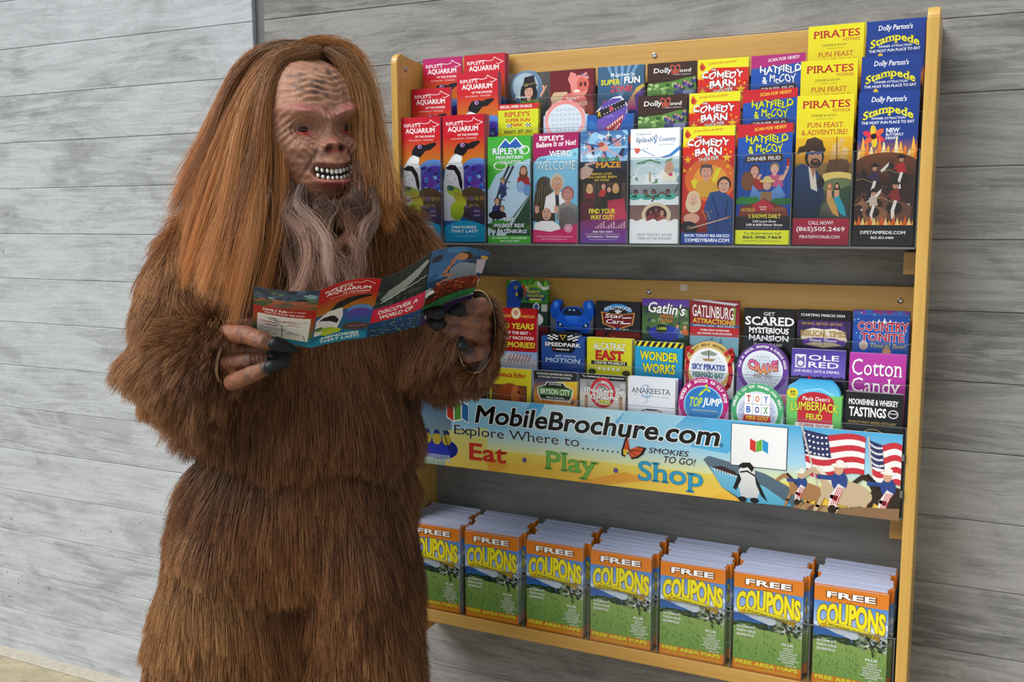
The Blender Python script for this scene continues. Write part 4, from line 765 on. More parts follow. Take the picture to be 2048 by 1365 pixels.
def art_speed():
    a = Art(CW, CH); a.rect(0, .1, 1, 1, '#2c54a0', '#1c3c80')
    a.poly([(.16, .1), (.3, .02), (.7, .02), (.84, .1), (.8, .2), (.78, .36), (.72, .42), (.3, .42), (.24, .36), (.2, .2)], '#16171c')
    for s_ in (-1, 1):
        for i in range(4):
            for j in range(4):
                x = .5 + s_ * (.14 + .06 * i); y = .05 + .028 * j + .008 * i; a.rect(x - .03, y, x + .03, y + .028, '#f0f0f0' if (i + j) % 2 else '#101114')
    a.poly([(.42, .06), (.58, .06), (.5, .17)], '#e8b83a'); a.poly([(.45, .07), (.55, .07), (.5, .145)], '#16171c'); a.text('SPEEDPARK', .08, .22, .92, .3, '#f4f4f6', out='#101216', ow=.06, bold=.05); a.text('NASCAR', .34, .34, .66, .37, '#ffffff', bold=.05, shear=.2); a.rect(.26, .342, .32, .37, '#c03030')
    a.text('GET FUN IN', .32, .47, .8, .51, '#c8d8f0', bold=.04, shear=.1); a.text('MOTION', .1, .53, .9, .62, '#b8d0f0', bold=.05, shear=.1, out='#1c3870', ow=.04); return a
SPEED_OUT = [(0, .14), (.14, .12), (.16, .06), (.3, .02), (.7, .02), (.84, .06), (.86, .12), (1, .14), (1, 1), (0, 1)]
def art_alcatraz():
    a = Art(CW, CH); a.rect(0, 0, 1, 1, '#d8d428', '#c8c424'); a.text('ALCATRAZ', .14, .07, .86, .18, '#ffffff', out='#141414', ow=.05, bold=.02); a.text('EAST', .2, .19, .82, .335, '#c82428', out='#141414', ow=.035, bold=.07, serif=True); a.rect(.1, .35, .9, .405, '#161616'); a.text('CRIME MUSEUM', .17, .36, .85, .395, '#f4f4f4', bold=.04)
    for i in range(5): a.star(.28 + .105 * i, .47, .05, '#f4f4f0'); 
    for k in (.12, .88): a.ell(k, .52, .09, .06, '#3a3a2a')
    return a
def art_wonder():
    a = Art(CW, CH); a.rect(0, 0, 1, 1, '#1fa0d0', '#1c8cc4'); a.rect(0, 0, 1, .075, '#e8d82a')
    for i in range(8): a.poly([(.02 + .13 * i, 0), (.09 + .13 * i, 0), (.03 + .13 * i, .075), (-.04 + .13 * i if i else 0, .075)], '#141414')
    K = dict(out='#141a20', ow=.06, bold=.07); a.text('WONDER', .1, .14, .92, .29, '#e8e030', warp=lambda u, v: (u, v + .02 * u), **K); a.text('WORKS', .16, .34, .86, .5, '#e8e030', **K); a.rect(0, .56, 1, 1, '#5a3a9a'); return a
def art_riding():
    a = Art(CW, CH); a.rect(0, 0, 1, 1, '#e0d42c', '#d8c424'); a.text('Horseback Riding', .04, .05, .88, .125, '#b8241c', bold=.06, serif=True); a.rect(.05, .2, .9, .6, '#7a4a2a'); a.ell(.5, .4, .34, .4, '#a8502a', '#6a2c18'); a.ell(.62, .34, .1, .26, '#c87038'); a.ell(.7, .28, .03, .03, '#1a100c'); return a
def art_bryson():
    a = Art(CW, CH); a.rect(0, 0, 1, .18, '#22262a', '#2a2c30'); a.rect(0, .16, 1, .6, '#2c3a6a', '#e0a030'); a.poly([(.5, .2), (1, .17), (1, .6), (.6, .6)], '#e0c838', '#e87830'); a.photo(0, .5, 1, .66, ['#e07a30', '#d8a040', '#6a4a3a'], 10, 3)
    a.text('OUTDOOR ADVENTURE CAPITAL', .07, .035, .9, .075, '#ffffff', bold=.01); a.text('OF THE GREAT SMOKY MOUNTAINS', .11, .1, .86, .135, '#ffffff', bold=0)
    a.poly([(.25, .28), (.3, .21), (.7, .21), (.75, .28), (.92, .33), (.9, .48), (.84, .58), (.16, .58), (.1, .48), (.08, .33)], '#e4e8e0'); a.poly([(.27, .29), (.32, .225), (.68, .225), (.73, .29), (.89, .34), (.87, .48), (.82, .565), (.18, .565), (.13, .48), (.11, .34)], '#222a20'); a.poly([(.1, .33), (.9, .33), (.86, .48), (.14, .48)], '#4f8a34', '#3c7428')
    a.text('EXPLORE', .36, .24, .64, .27, '#ffffff', bold=.01); a.text('BRYSON CITY', .16, .35, .84, .46, '#ffffff', bold=.02); a.text('North Carolina', .3, .5, .7, .54, '#ffffff', bold=.0, shear=.2); a.text('|||||||||||||||||||||', .2, .6, .8, .62, '#8a3a20', bold=.01); return a
def art_shootem():
    a = Art(CW, CH); a.rect(0, 0, 1, .11, '#181818'); a.rect(0, .11, 1, 1, '#c8c4c0', '#e0d4c4'); a.text("Try Gatlinburg's Newest Attraction!", .04, .03, .96, .075, '#ffffff', bold=.02, shear=.1); a.photo(0, .11, 1, .35, ['#8a8c8c', '#b8bcc0', '#d0ccc4'], 12, 6)
    a.ell(.5, .38, .28, .32, '#c81c30', ring=.8); a.ell(.5, .38, .17, .2, '#d84a58', ring=.8); K = dict(out='#141414', ow=.07, bold=.05)
    a.text("Shoot'em up", .06, .28, .96, .4, '#ffffff', shear=.1, warp=lambda u, v: (u, v + .012 * math.sin(u * 24)), **K); a.text('Cinema', .22, .42, .84, .52, '#ffffff', warp=lambda u, v: (u, v + .012 * math.sin(u * 24)), **K); a.text('7D', .42, .54, .68, .64, '#d8e83a', out='#1a2a10', ow=.05, bold=.06)
    for x, h in ((.14, .5), (.9, .48)): a.line([(x, h + .2), (x, h)], .07, '#a88468'); a.ell(x, h - .02, .03, .035, '#8a6a50')
    return a
def art_anakeesta():
    a = Art(CW, CH); a.rect(0, 0, 1, 1, '#e4e6f2', '#eceef6'); a.ell(.38, .29, .11, .14, '#8ab4d8', ring=.86); a.line([(.38, .14), (.42, .2), (.4, .3), (.42, .48), (.36, .56)], .012, '#7aa8d0'); a.text('ANAKEESTA', .07, .22, .9, .335, '#24304a', bold=0, serif=True); a.text("there's", .12, .36, .26, .385, '#3a4a60', bold=0, shear=.2); a.text('magic', .28, .355, .54, .43, '#7aa8d0', bold=0, shear=.3); a.text('in the mountains', .58, .385, .88, .41, '#3a4a60', bold=0)
    a.line([(.3, .72), (.4, .68), (.62, .68), (.72, .72)], .02, '#3a4450'); a.line([(.4, .7), (.6, .7)], .015, '#3a4450'); return a
def circle_out(cx, cy, r, asp, n=22, low=1.0, hook=True):
    p = []
    for i in range(n + 1):
        t = PI + PI * i / n; p.append((cx + r * math.cos(t), cy + r * math.sin(t) * asp))
    return p + [(min(1, cx + r), low), (max(0, cx - r), low)]
def ring_text(a, s_, cx, cy, r, col, size=.07, a0=-2.6, a1=-.55):
    asp = a.w / a.h / a.vs; n = len(s_)
    for i, ch in enumerate(s_):
        if ch == ' ': continue
        t = a0 + (a1 - a0) * (i + .5) / n; co, T = glyphs(ch, .04)
        if not len(co): continue
        c = co - [(co[:, 0].min() + co[:, 0].max()) / 2, .36]; c = c * size; rot = t + PI / 2
        X = c[:, 0] * math.cos(rot) + c[:, 1] * math.sin(rot); Y = c[:, 0] * math.sin(rot) - c[:, 1] * math.cos(rot)
        a.add(np.column_stack([cx + r * math.cos(t) + X, cy + (r * math.sin(t) + Y) * asp]), T, col, same=i > 0)
def ball(a, cx, cy, r, base='#dfe6f0', dot='#c0c8d8'):
    asp = a.w / a.h / a.vs; a.ell(cx, cy, r, r, base)
    for i in range(-5, 6):
        for j in range(-5, 6):
            x = (i + (j % 2) * .5) * .068; y = j * .062
            if x * x + y * y < (r * .9) ** 2: a.ell(cx + x, cy + y * asp, .022, .02, dot, n=8)
ASP = CW / CH
def art_sky():
    a = Art(CW, CH); a.rect(0, .5, 1, 1, '#2a9ab0', '#2a8aa0'); a.ell(.48, .22, .5, .5, '#d8b86a'); a.ell(.48, .23, .4, .4, '#f0f2f6'); ball(a, .48, .25, .36, '#e8edf4', '#d4dbe6')
    ring_text(a, 'NEWEST GOLF ADVENTURE', .48, .22, .45, '#4a3418', .06, -2.7, -.45); a.poly([(.3, .1), (.48, .07), (.66, .1), (.6, .12), (.36, .12)], '#8a9a8a'); a.poly([(.34, .15), (.62, .15), (.56, .17), (.4, .17)], '#a8884a'); a.line([(.48, .08), (.48, .15)], .02, '#6a5a4a')
    a.text('SKY PIRATES', .14, .2, .82, .25, '#24449a', bold=.06, serif=True); a.text('OF', .46, .258, .52, .268, '#3a3a3a', bold=.02); a.text('MERMAID BAY', .16, .275, .8, .32, '#2a8a80', bold=.05, serif=True); a.text('MINI GOLF ADVENTURE', .3, .335, .66, .345, '#505860', bold=0)
    for k in (-1, 1): a.line([(.48 + k * .34, .1), (.48 + k * .44, .07), (.48 + k * .5, .12), (.48 + k * .43, .19), (.48 + k * .46, .28), (.48 + k * .42, .38), (.48 + k * .3, .44)], .085, '#c02a30')
    a.poly([(.3, .42), (.7, .42), (.8, .5), (.2, .5)], '#3aa0b0'); return a
def art_crave():
    a = Art(CW, CH); a.rect(0, .45, 1, 1, '#f0e0ec', '#e8a8c0'); a.ell(.5, .24, .5, .5, '#6a3a98'); a.ell(.5, .25, .4, .4, '#e4eaf2'); ball(a, .5, .27, .37, '#d8e0ec', '#b8c2d4')
    ring_text(a, 'PLAY 36 INDOOR, ROOFTOP & OUTDOOR HOLES', .5, .24, .45, '#ffffff', .06, -3.1, -.05); a.text('CRAVE', .22, .175, .8, .265, '#e04aa0', out='#2a1a2a', ow=.07, bold=.09, col2='#f0a040', warp=lambda u, v: (u, v + .02 * math.cos(u * 12))); a.text('GOLF CLUB', .33, .285, .69, .31, '#e8d8e0', out='#2a1a2a', ow=.12, bold=.04)
    a.ell(.1, .52, .12, .12, '#e05a90'); a.ell(.94, .5, .1, .1, '#f0a0b8'); return a
def art_topjump():
    a = Art(CW, CH); a.rect(0, .48, 1, 1, '#58b848', '#48a040'); a.ell(.5, .24, .5, .5, '#b81c78'); a.ell(.5, .26, .4, .4, '#8ac8e8'); a.ell(.5, .26, .37, .37, '#2a70c0', '#3a90d0')
    ring_text(a, 'VOTED #1 INDOOR FAMILY FUN!', .5, .24, .45, '#ffffff', .085, -3.05, -.05); a.text('TOP', .2, .19, .46, .28, '#c8e03a', bold=.06, shear=.15); a.text('JUMP', .48, .19, .84, .28, '#ffffff', bold=.06, shear=.15); a.line([(.42, .17), (.5, .13), (.56, .11), (.62, .13)], .04, '#c8e03a'); a.ell(.55, .085, .03, .03, '#c8e03a'); a.text('TRAMPOLINE & EXTREME ARENA', .28, .3, .78, .312, '#e8f4c0', bold=0)
    a.poly([(.0, .38), (.08, .36), (.08, .44), (0, .46)], '#b81c48'); a.poly([(.92, .36), (1, .38), (1, .46), (.92, .44)], '#b81c48'); return a
def art_toybox():
    a = Art(CW, CH); a.rect(0, .46, 1, 1, '#98c8ee', '#78b0e0'); a.ell(.5, .24, .5, .5, '#48a870'); a.ell(.5, .26, .4, .4, '#dfe6f2'); ball(a, .5, .28, .37, '#c4cce4', '#9aa4c8')
    ring_text(a, "WORLD'S 1ST TOY THEMED MINI GOLF!", .5, .24, .45, '#ffffff', .066, -3.05, -.05)
    for i, (ch, c) in enumerate(zip('TOYBOX', ('#c82a2a', '#e0783a', '#2a60c0', '#2a60c0', '#3a3a98', '#3a9a50'))):
        x = .26 + .165 * (i % 3); y = .1 + .095 * (i // 3); a.rect(x, y, x + .155, y + .093, '#ffffff'); a.rect(x + .0, y + .0, x + .155, y + .005, '#c8c8d0'); a.text(ch, x + .035, y + .02, x + .12, y + .078, c, bold=.06, serif=True)
    a.rect(.24, .292, .76, .345, '#c02030'); a.text('MINI GOLF', .29, .30, .72, .335, '#f0d83a', bold=.04, serif=True); return a
def art_lumber():
    a = Art(CW, CH); a.rect(0, .16, 1, 1, '#78c868', '#48a858'); a.ell(.16, .12, .13, .13, '#5ab8e8'); a.ell(.5, .17, .46, .36, '#3aa8e0', '#68c8f0', a0=PI, a1=2 * PI); a.line([(.3, .12), (.6, .08), (.85, .16)], .02, '#a8e0f8')
    a.rect(.2, .28, .84, .6, '#b81c2c', '#c83040'); a.ell(.52, .27, .34, .2, '#c02434', '#b81c2c')
    a.text("Paula Deen's", .28, .19, .78, .25, '#ffffff', bold=.01, shear=.2, out='#8a1420', ow=.04); a.text('LUMBERJACK', .08, .26, .94, .42, '#e4e044', out='#181a10', ow=.045, bold=.03, warp=lambda u, v: (u, v + .03 * (abs(u - .5) * 2) ** 1.5)); a.text('FEUD', .36, .43, .66, .51, '#e4e044', out='#181a10', ow=.05, bold=.05); a.rect(.16, .56, .86, .68, '#f4f4f4'); a.text('SUPPER SHOW', .24, .57, .8, .625, '#c02a34', bold=.03, serif=True); a.ell(.1, .16, .1, .1, '#e0d83a'); a.text('$5', .05, .125, .15, .16, '#181818', bold=.06); a.text('OFF', .05, .168, .15, .195, '#181818', bold=.05); return a
LUM_OUT = [(0, .2), (.03, .06), (.12, .02), (.26, .03), (.32, .06), (.5, .03), (.7, .04), (.88, .1), (.97, .2), (1, .22), (1, 1), (0, 1)]
def art_olered():
    a = Art(CW, CH); a.rect(0, 0, 1, .5, '#4a3a9a', '#7a6ac8'); a.rect(0, .48, 1, 1, '#16141c', '#0e0d12'); a.poly([(.07, .08), (.27, .08), (.27, .29), (.07, .29)], '#e8e8f0'); a.poly([(.1, .1), (.17, .14), (.24, .1), (.25, .24), (.21, .28), (.13, .28), (.09, .24)], '#7468b0'); a.ell(.17, .22, .05, .05, '#e8e8f0')
    a.text('OLE', .32, .08, .88, .165, '#ffffff', bold=.02); a.text('RED', .32, .19, .88, .28, '#ffffff', bold=.02); a.text('LIVE MUSIC. EATS & DRINKS.', .06, .32, .9, .36, '#ffffff', bold=.02)
    for i in range(16): a.ell(.03 + .065 * i, .465 - .008 * (i % 3), .04, .05, '#2a2444')
    a.poly([(.28, .5), (.34, .4), (.42, .5), (.36, .5), (.35, .47), (.32, .5)], '#c8202c'); a.line([(.05, .56), (.3, .5)], .03, '#b81c28'); a.poly([(.2, .56), (.42, .48), (.85, .56), (.98, .7), (.1, .7)], '#26181c'); return a
def art_cotton():
    a = Art(CW, CH); a.rect(0, 0, 1, 1, '#b83aa8', '#a83098'); S_ = ('#6a1c60', .012, .006)
    a.text('Cotton', .05, .07, .94, .29, '#ffffff', bold=0, serif=True, sh=S_); a.text('Candy', .05, .32, .92, .58, '#ffffff', bold=0, serif=True, sh=S_); a.text('Whiskey', .05, .62, .9, .84, '#ffffff', bold=0, serif=True, sh=S_); return a
def art_tasting():
    a = Art(CW, CH); a.rect(0, 0, 1, .53, '#1a1b1f', '#141518'); a.rect(0, .53, 1, 1, '#5a5048', '#3c3630'); a.text('MOONSHINE & WHISKEY', .06, .09, .92, .17, '#ffffff', bold=.04); a.text('TASTINGS', .07, .2, .72, .33, '#ffffff', bold=.05); a.ell(.84, .27, .09, .08, '#e4e4e8'); a.ell(.84, .27, .075, .062, '#1a1b1f'); a.text('Smoky', .77, .25, .91, .275, '#ffffff', bold=.03, shear=.2); a.text("WORLD'S MOST VISITED DISTILLERY", .06, .385, .9, .42, '#b8a060', bold=0); a.ell(.5, .7, .28, .3, '#c8b070', ring=.95); a.text('Ole', .42, .58, .58, .63, '#f0ead8', bold=.02, shear=.2); a.rect(.3, .53, .36, .8, '#26221e'); a.rect(.72, .53, .78, .8, '#26221e'); return a

MW, MHt = .1365, .2025
def art_coupon():
    a = Art(MW, MHt, .0000025); a.rect(0, 0, 1, .15, '#df7c20', '#e08426'); a.rect(0, .15, 1, .5, '#4f8ad8', '#c8dcf2')
    r = random.Random(2)
    for x, y, r_ in ((.1, .4, .14), (.35, .43, .12), (.78, .40, .18), (.55, .46, .12), (.95, .33, .1)): a.ell(x, y, r_, r_ * .4, '#dde8f6')
    a.poly([(0, .40), (.12, .415), (.3, .455), (.5, .49), (.62, .52), (.5, .55), (0, .52)], '#2a66c0', '#3a7cc8')
    a.poly([(0, .50), (.2, .515), (.45, .53), (.7, .535), (1, .53), (1, .9), (0, .9)], '#9cba66', '#78a650')
    for i in range(40): a.ell(r.uniform(0, .62), r.uniform(.495, .55), .035, .022, r.choice(['#22402a', '#30583a', '#1c3826', '#3c6a3c']), n=10)
    for i in range(70): a.ell(r.uniform(.6, 1.0), r.uniform(.43, .58), .028, .02, r.choice(['#28402c', '#b8c4b0', '#e6eade', '#3a4a34', '#1c2c20', '#7a8a6a']), n=9)
    a.line([(.82, .63), (.81, .54), (.72, .45)], .026, '#3a2c24'); a.line([(.81, .54), (.92, .45)], .018, '#3a2c24')
    for i in range(170):
        x, y = r.uniform(0, .99), r.uniform(.57, .89); a.line([(x, y), (x + r.uniform(-.012, .012), y - .022)], .007, r.choice(['#aac86a', '#5a8a3c', '#7aa84c', '#4a7a34']))
    a.text('FREE', .17, .045, .83, .105, '#ffffff', out='#5a2408', ow=.07, bold=.06)
    cwp = lambda u, v: (.5 + (u - .5) * 1.0, v - .035 * math.cos((u - .5) * 3.0) * (1 - min(1, max(0, (v - .15) / .2))) + .03 + .03 * (abs(u - .5) * 2) ** 2)
    a.text('COUPONS', .04, .15, .97, .355, '#f2e626', out='#8a5a10', ow=.05, bold=.09, warp=cwp)
    a.poly([(.08, .375), (.2, .36), (.2, .405), (.1, .43), (.14, .4)], '#d09c20'); a.poly([(.8, .40), (.92, .42), (.88, .44), (.9, .475), (.78, .445)], '#d09c20'); a.poly([(.16, .352), (.32, .352), (.5, .36), (.68, .378), (.84, .405), (.82, .455), (.66, .43), (.5, .412), (.32, .402), (.17, .405)], '#a87c14'); a.poly([(.17, .356), (.32, .356), (.5, .364), (.68, .382), (.83, .409), (.81, .450), (.66, .425), (.5, .407), (.32, .398), (.18, .400)], '#eadc30', '#e0cc28')
    a.text('MOUNTAINS OF SAVINGS', .2, .368, .8, .392, '#20180c', bold=.05, warp=lambda u, v: (u, v + .1 * max(0, u - .25) ** 1.1))
    for i, t in enumerate(('GATLINBURG', 'PIGEON FORGE', 'SEVIERVILLE')): a.text(t, .05, .535 + .043 * i, .31 if i != 1 else .33, .56 + .043 * i, '#ffffff', bold=.07)
    a.text('PLUS', .72, .655, .88, .682, '#ffffff', bold=.08)
    for i, t in enumerate(('GREAT', 'SMOKY', 'MOUNTAINS', 'NATIONAL', 'PARK MAP', 'WITH SCENIC', 'DRIVES')):
        d = .0145 * len(t); a.text(t, .81 - d, .698 + .024 * i, .81 + d, .715 + .024 * i, '#f4f6ee', bold=.07)
    a.text('2024-25', .77, .872, .93, .888, '#ffffff', bold=.03)
    a.rect(0, .895, 1, 1, '#e08a28', '#d87a20'); a.text('FREE AREA MAPS', .04, .902, .95, .943, '#ecec3a', out='#8a7010', ow=.03, bold=.07); a.text('SMOKY MOUNTAIN MONSTER COUPON BOOK', .05, .962, .95, .98, '#c8cc28', bold=.05)
    return a
# ------------------------------------------------------------------ brochures in the rack
def stack(name, me, x, y, zb, label, n=4, lean=-.012, dy=.0022, jx=.0014, jz=.0008, behind=None, group=None, cat='brochure', rise=0.0):
    r = random.Random(hash(label) % 9973 if False else sum(map(ord, label)))
    o = link(name, me); o.location = (x, y, zb); o.rotation_euler = (lean, r.uniform(-.006, .006), 0); tag(o, label, cat, group)
    for k in range(1, n):
        c = o.copy(); COL.objects.link(c)
        c.location = (x + r.uniform(-jx, jx), y + dy * k, zb + r.uniform(-jz, jz) + rise * k); c.rotation_euler = (lean, r.uniform(-.004, .004), 0)
        tag(c, behind or 'one filed behind the ' + ' '.join(label.split()[:11]).rstrip(','), cat, 'copies behind: ' + label[:70])
    return o
X_ = lambda c: (c + .5) * P
A_ = {}
VSC = dict(spark=.77, tophat=.83, dol=.7, riding=.8, bryson=.48, shoot=.44, ana=.42, lum=.62, tast=.62, fan=.64, speed=.48, alc=.62, won=.58, ole=.55, cot=.64, par=.8, car=.62, stars=.6, gat=.66, sca=.75, bib=.65, cou=.63)
def cover(key, fn, outline=None, edge='#e4e7ee', t=.0012):
    VS[0] = VSC.get(key, 1.0)
    if outline and VS[0] != 1: outline = [(u, v * VS[0] if v < 1 else v) for u, v in outline]
    if key not in A_: A_[key] = fn().mesh('brochure', outline, t, edge)
    VS[0] = 1.0
    return A_[key]
TF = [y + .0052 for y in TY]
aq = cover('aq', art_aquarium, edge='#c8a0b8'); aqm = cover('aqm', lambda: art_aquarium('#b81470'), edge='#b85a90')
pir = cover('pir', art_pirates, edge='#d8d060'); sta = cover('sta', art_stampede, edge='#c8d0e8')
com = cover('com', art_comedy); hat = cover('hat', art_hatfield, edge='#c8cce0'); hatm = cover('hatm', lambda: art_hatfield('#b02a78', '#f4f4f8'))
dol = cover('dol', art_dollywood, edge='#b8a8a0')
U0, U1, U2 = 1.3662, 1.4352, 1.505
def U(key, col, tier, label, n=4, dx=0.0, dz=0.0, me=None, **k):
    z = (U0, U1, U2)[tier]; return stack('brochure', me or A_[key], X_(col) + dx, TF[tier], z + dz, label, n, **k)
# lowest row of the upper holder
U('aq', 0, 0, 'red penguin-and-turtle aquarium brochure, lowest row at the far left', 6, -.004); U('aq', 1, 0, 'red penguin-and-turtle aquarium brochure, lowest row, beside the green coaster one', 11, -.001)
cover('coaster', art_coaster); cover('weird', art_weird, edge='#b8a0c0'); cover('maze', art_maze, edge='#a8a8c8'); cover('splash', art_splash)
U('coaster', 2, 0, 'green and sky-blue mountain coaster brochure, lowest upper row', 3, dz=-.003); U('weird', 3, 0, 'magenta-topped blue oddities brochure with portraits and raised hands', 8); U('maze', 4, 0, 'dark mirror maze brochure with yellow FIND YOUR WAY OUT lettering', 4)
U('splash', 5, 0, 'white water park brochure with three stacked photographs', 5); U('com', 6, 0, 'red comedy barn brochure with yellow stars, front row of its column', 5)
U('hat', 7, 0, 'blue dinner feud brochure with a red top band, front row', 5); U('pir', 8, 0, 'yellow pirate dinner show brochure with the buccaneer fully in view', 4); U('sta', 9, 0, 'dark blue horse show brochure with galloping horses in view', 4, .002)
# middle row
cover('spark', art_superpark, edge='#c8c850'); cover('golf', art_golfball); cover('dino', art_dino, DINO_OUT); cover('tophat', art_tophat); cover('pig', art_pig, edge='#a89090'); cover('szone', art_superzone)
U('aq', 0, 1, 'red aquarium brochure in the middle upper row at the far left', 4, .0, -.002); U('aq', 1, 1, 'red aquarium brochure standing taller between the two rows of red ones', 9, .012, .025)
U('spark', 2, 1, 'yellow fun park brochure with a red special offer band', 4, .000, .0); U('golf', 3, 1, 'round pink golf-ball brochure card in front of the pig one', 3, .008, -.008, me=None) if False else None
cover('golf2', art_golfball, [(0, .16), (.06, .08), (.2, .02), (.36, -.015), (.6, -.015), (.78, .03), (.9, .08), (.97, .15), (1, .17), (1, 1), (0, 1)])
U('golf2', 3, 1, 'round pink golf-ball brochure card in front of the pig one', 3, .006, -.002); U('dino', 4, 1, 'blue die-cut dinosaur head brochure', 4, -.002, .004)
U('dol', 5, 1, 'brown-topped theme park brochure with white script, middle row', 4, .002); U('com', 6, 1, 'red comedy barn brochure in the middle row, only its title showing', 4); U('hat', 7, 1, 'blue dinner feud brochure with red band in the middle row', 4)
U('pir', 8, 1, 'yellow pirate show brochure in the middle row', 6); U('sta', 9, 1, 'dark blue horse show brochure in the middle row', 3)
# back row
U('aqm', 0, 2, 'magenta-topped aquarium brochure in the back row at the far left', 3, .008, .0, me=aqm); U('aq', 1, 2, 'red aquarium brochure in the back row beside the magenta one', 12, .008, .0)
U('tophat', 2, 2, 'grey brochure with a man in a tall black top hat before the moon', 4, .010); U('pig', 3, 2, 'dark red brochure with a pink cartoon pig', 5, .004); U('szone', 4, 2, 'steel-blue fun zone brochure with light rays', 5, .006)
U('dol', 5, 2, 'brown-topped theme park brochure with white script, back row', 4, .008); U('com', 6, 2, 'red comedy barn brochure in the back row under the header board', 4, .005); U('hatm', 7, 2, 'blue dinner feud brochure with a magenta band, back row', 4, .006)
U('pir', 8, 2, 'yellow pirate show brochure, topmost of its column', 3, .006); U('sta', 9, 2, 'dark blue horse show brochure, topmost beside the right panel', 4, .004)
# ---- middle holder
def Mk(key, fn, col, tier, top, label, n=4, dx=0.0, outline=None, edge='#e4e7ee', h=CH, **k):
    me = cover(key, fn, outline, edge); return stack('brochure', me, X_(col) + dx, TF[tier], top - h, label, n, **k)
T0, T1, T2 = 1.0885, 1.1585, 1.2335
Mk('riding', art_riding, 2, 0, T0, 'yellow horseback riding brochure half hidden by the furry sleeve', 4)
Mk('bryson', art_bryson, 3, 0, T0, 'dark brochure with a green town sign, front row of the middle holder', 5); Mk('shoot', art_shootem, 4, 0, T0, 'white cinema brochure with a red target ring', 4)
Mk('ana', art_anakeesta, 5, 0, T0, 'plain pale lavender brochure with thin blue script', 9); Mk('topj', art_topjump, 6, 0, T0 + .012, 'round-topped magenta and blue jump park brochure', 6, outline=circle_out(.5, .24, .5, ASP), edge='#d890c0')
Mk('toy', art_toybox, 7, 0, T0 + .008, 'round-topped green mini golf brochure with toy blocks', 6, outline=circle_out(.5, .24, .5, ASP), edge='#a8d8c8'); Mk('lum', art_lumber, 8, 0, T0 + .014, 'green lumberjack supper show brochure with a blue rounded top', 6, outline=LUM_OUT, edge='#70b8e0')
Mk('tast', art_tasting, 9, 0, T0 + .002, 'black moonshine and whiskey tastings brochure', 6)
Mk('fan', art_fannie, 2, 1, T1 + .06, 'red die-cut brochure reading 40 years, beside the furry sleeve', 3, -.004, outline=FAN_OUT, h=CH * 1.15)
Mk('speed', art_speed, 3, 1, T1 + .012, 'blue speedway brochure with a black chequered crest', 10, outline=SPEED_OUT, edge='#3a3e48', dy=.0028); Mk('alc', art_alcatraz, 4, 1, T1 + .003, 'yellow crime museum brochure with white and red title', 8)
Mk('won', art_wonder, 5, 1, T1, 'turquoise brochure with black and yellow hazard stripes', 8); Mk('sky', art_sky, 6, 1, T1 + .006, 'round golf brochure framed by red sea-serpent scrolls', 5, outline=circle_out(.5, .24, .5, ASP))
Mk('crave', art_crave, 7, 1, T1 + .012, 'round purple-rimmed golf club brochure', 7, outline=circle_out(.5, .24, .5, ASP), edge='#8a78b8'); Mk('ole', art_olered, 8, 1, T1 + .002, 'violet music bar brochure with a white dog emblem', 6)
Mk('cot', art_cotton, 9, 1, T1, 'pink brochure with large white serif lettering', 5, edge='#d8b8d8')
Mk('par', art_parrot, 2, 2, 1.2765, 'green brochure with a blue parrot, tallest at the left of the middle holder', 4, .004, h=CH * 1.12, edge='#4a8a4a'); Mk('car', car_art, 3, 2, T2 + .002, 'blue sports car die-cut brochure with raised doors', 9, .004, outline=CAR_OUT, edge='#585c68', dy=.0026)
Mk('stars', art_starcars, 4, 2, T2 + .004, 'black brochure with a maroon shield badge', 6, .004, edge='#3a3c44'); Mk('gat', art_gatlins, 5, 2, 1.246, 'violet and green mini golf brochure with white script', 4, .002, edge='#5a5070')
Mk('att', art_attractions, 6, 2, 1.246, 'maroon and pale blue attractions guide with a curled cover', 6, edge='#c8808a'); Mk('sca', art_scared, 7, 2, T2 + .001, 'black haunted mansion brochure with ragged white lettering', 5, .004, edge='#28282c')
Mk('bib', art_biblical, 8, 2, T2 + .001, 'black and purple dinner theater brochure with an open book', 5, .002, edge='#2a2430'); Mk('cou', art_country, 9, 2, T2 + .004, 'blue country show brochure with red block lettering', 5, edge='#4a6ab8')

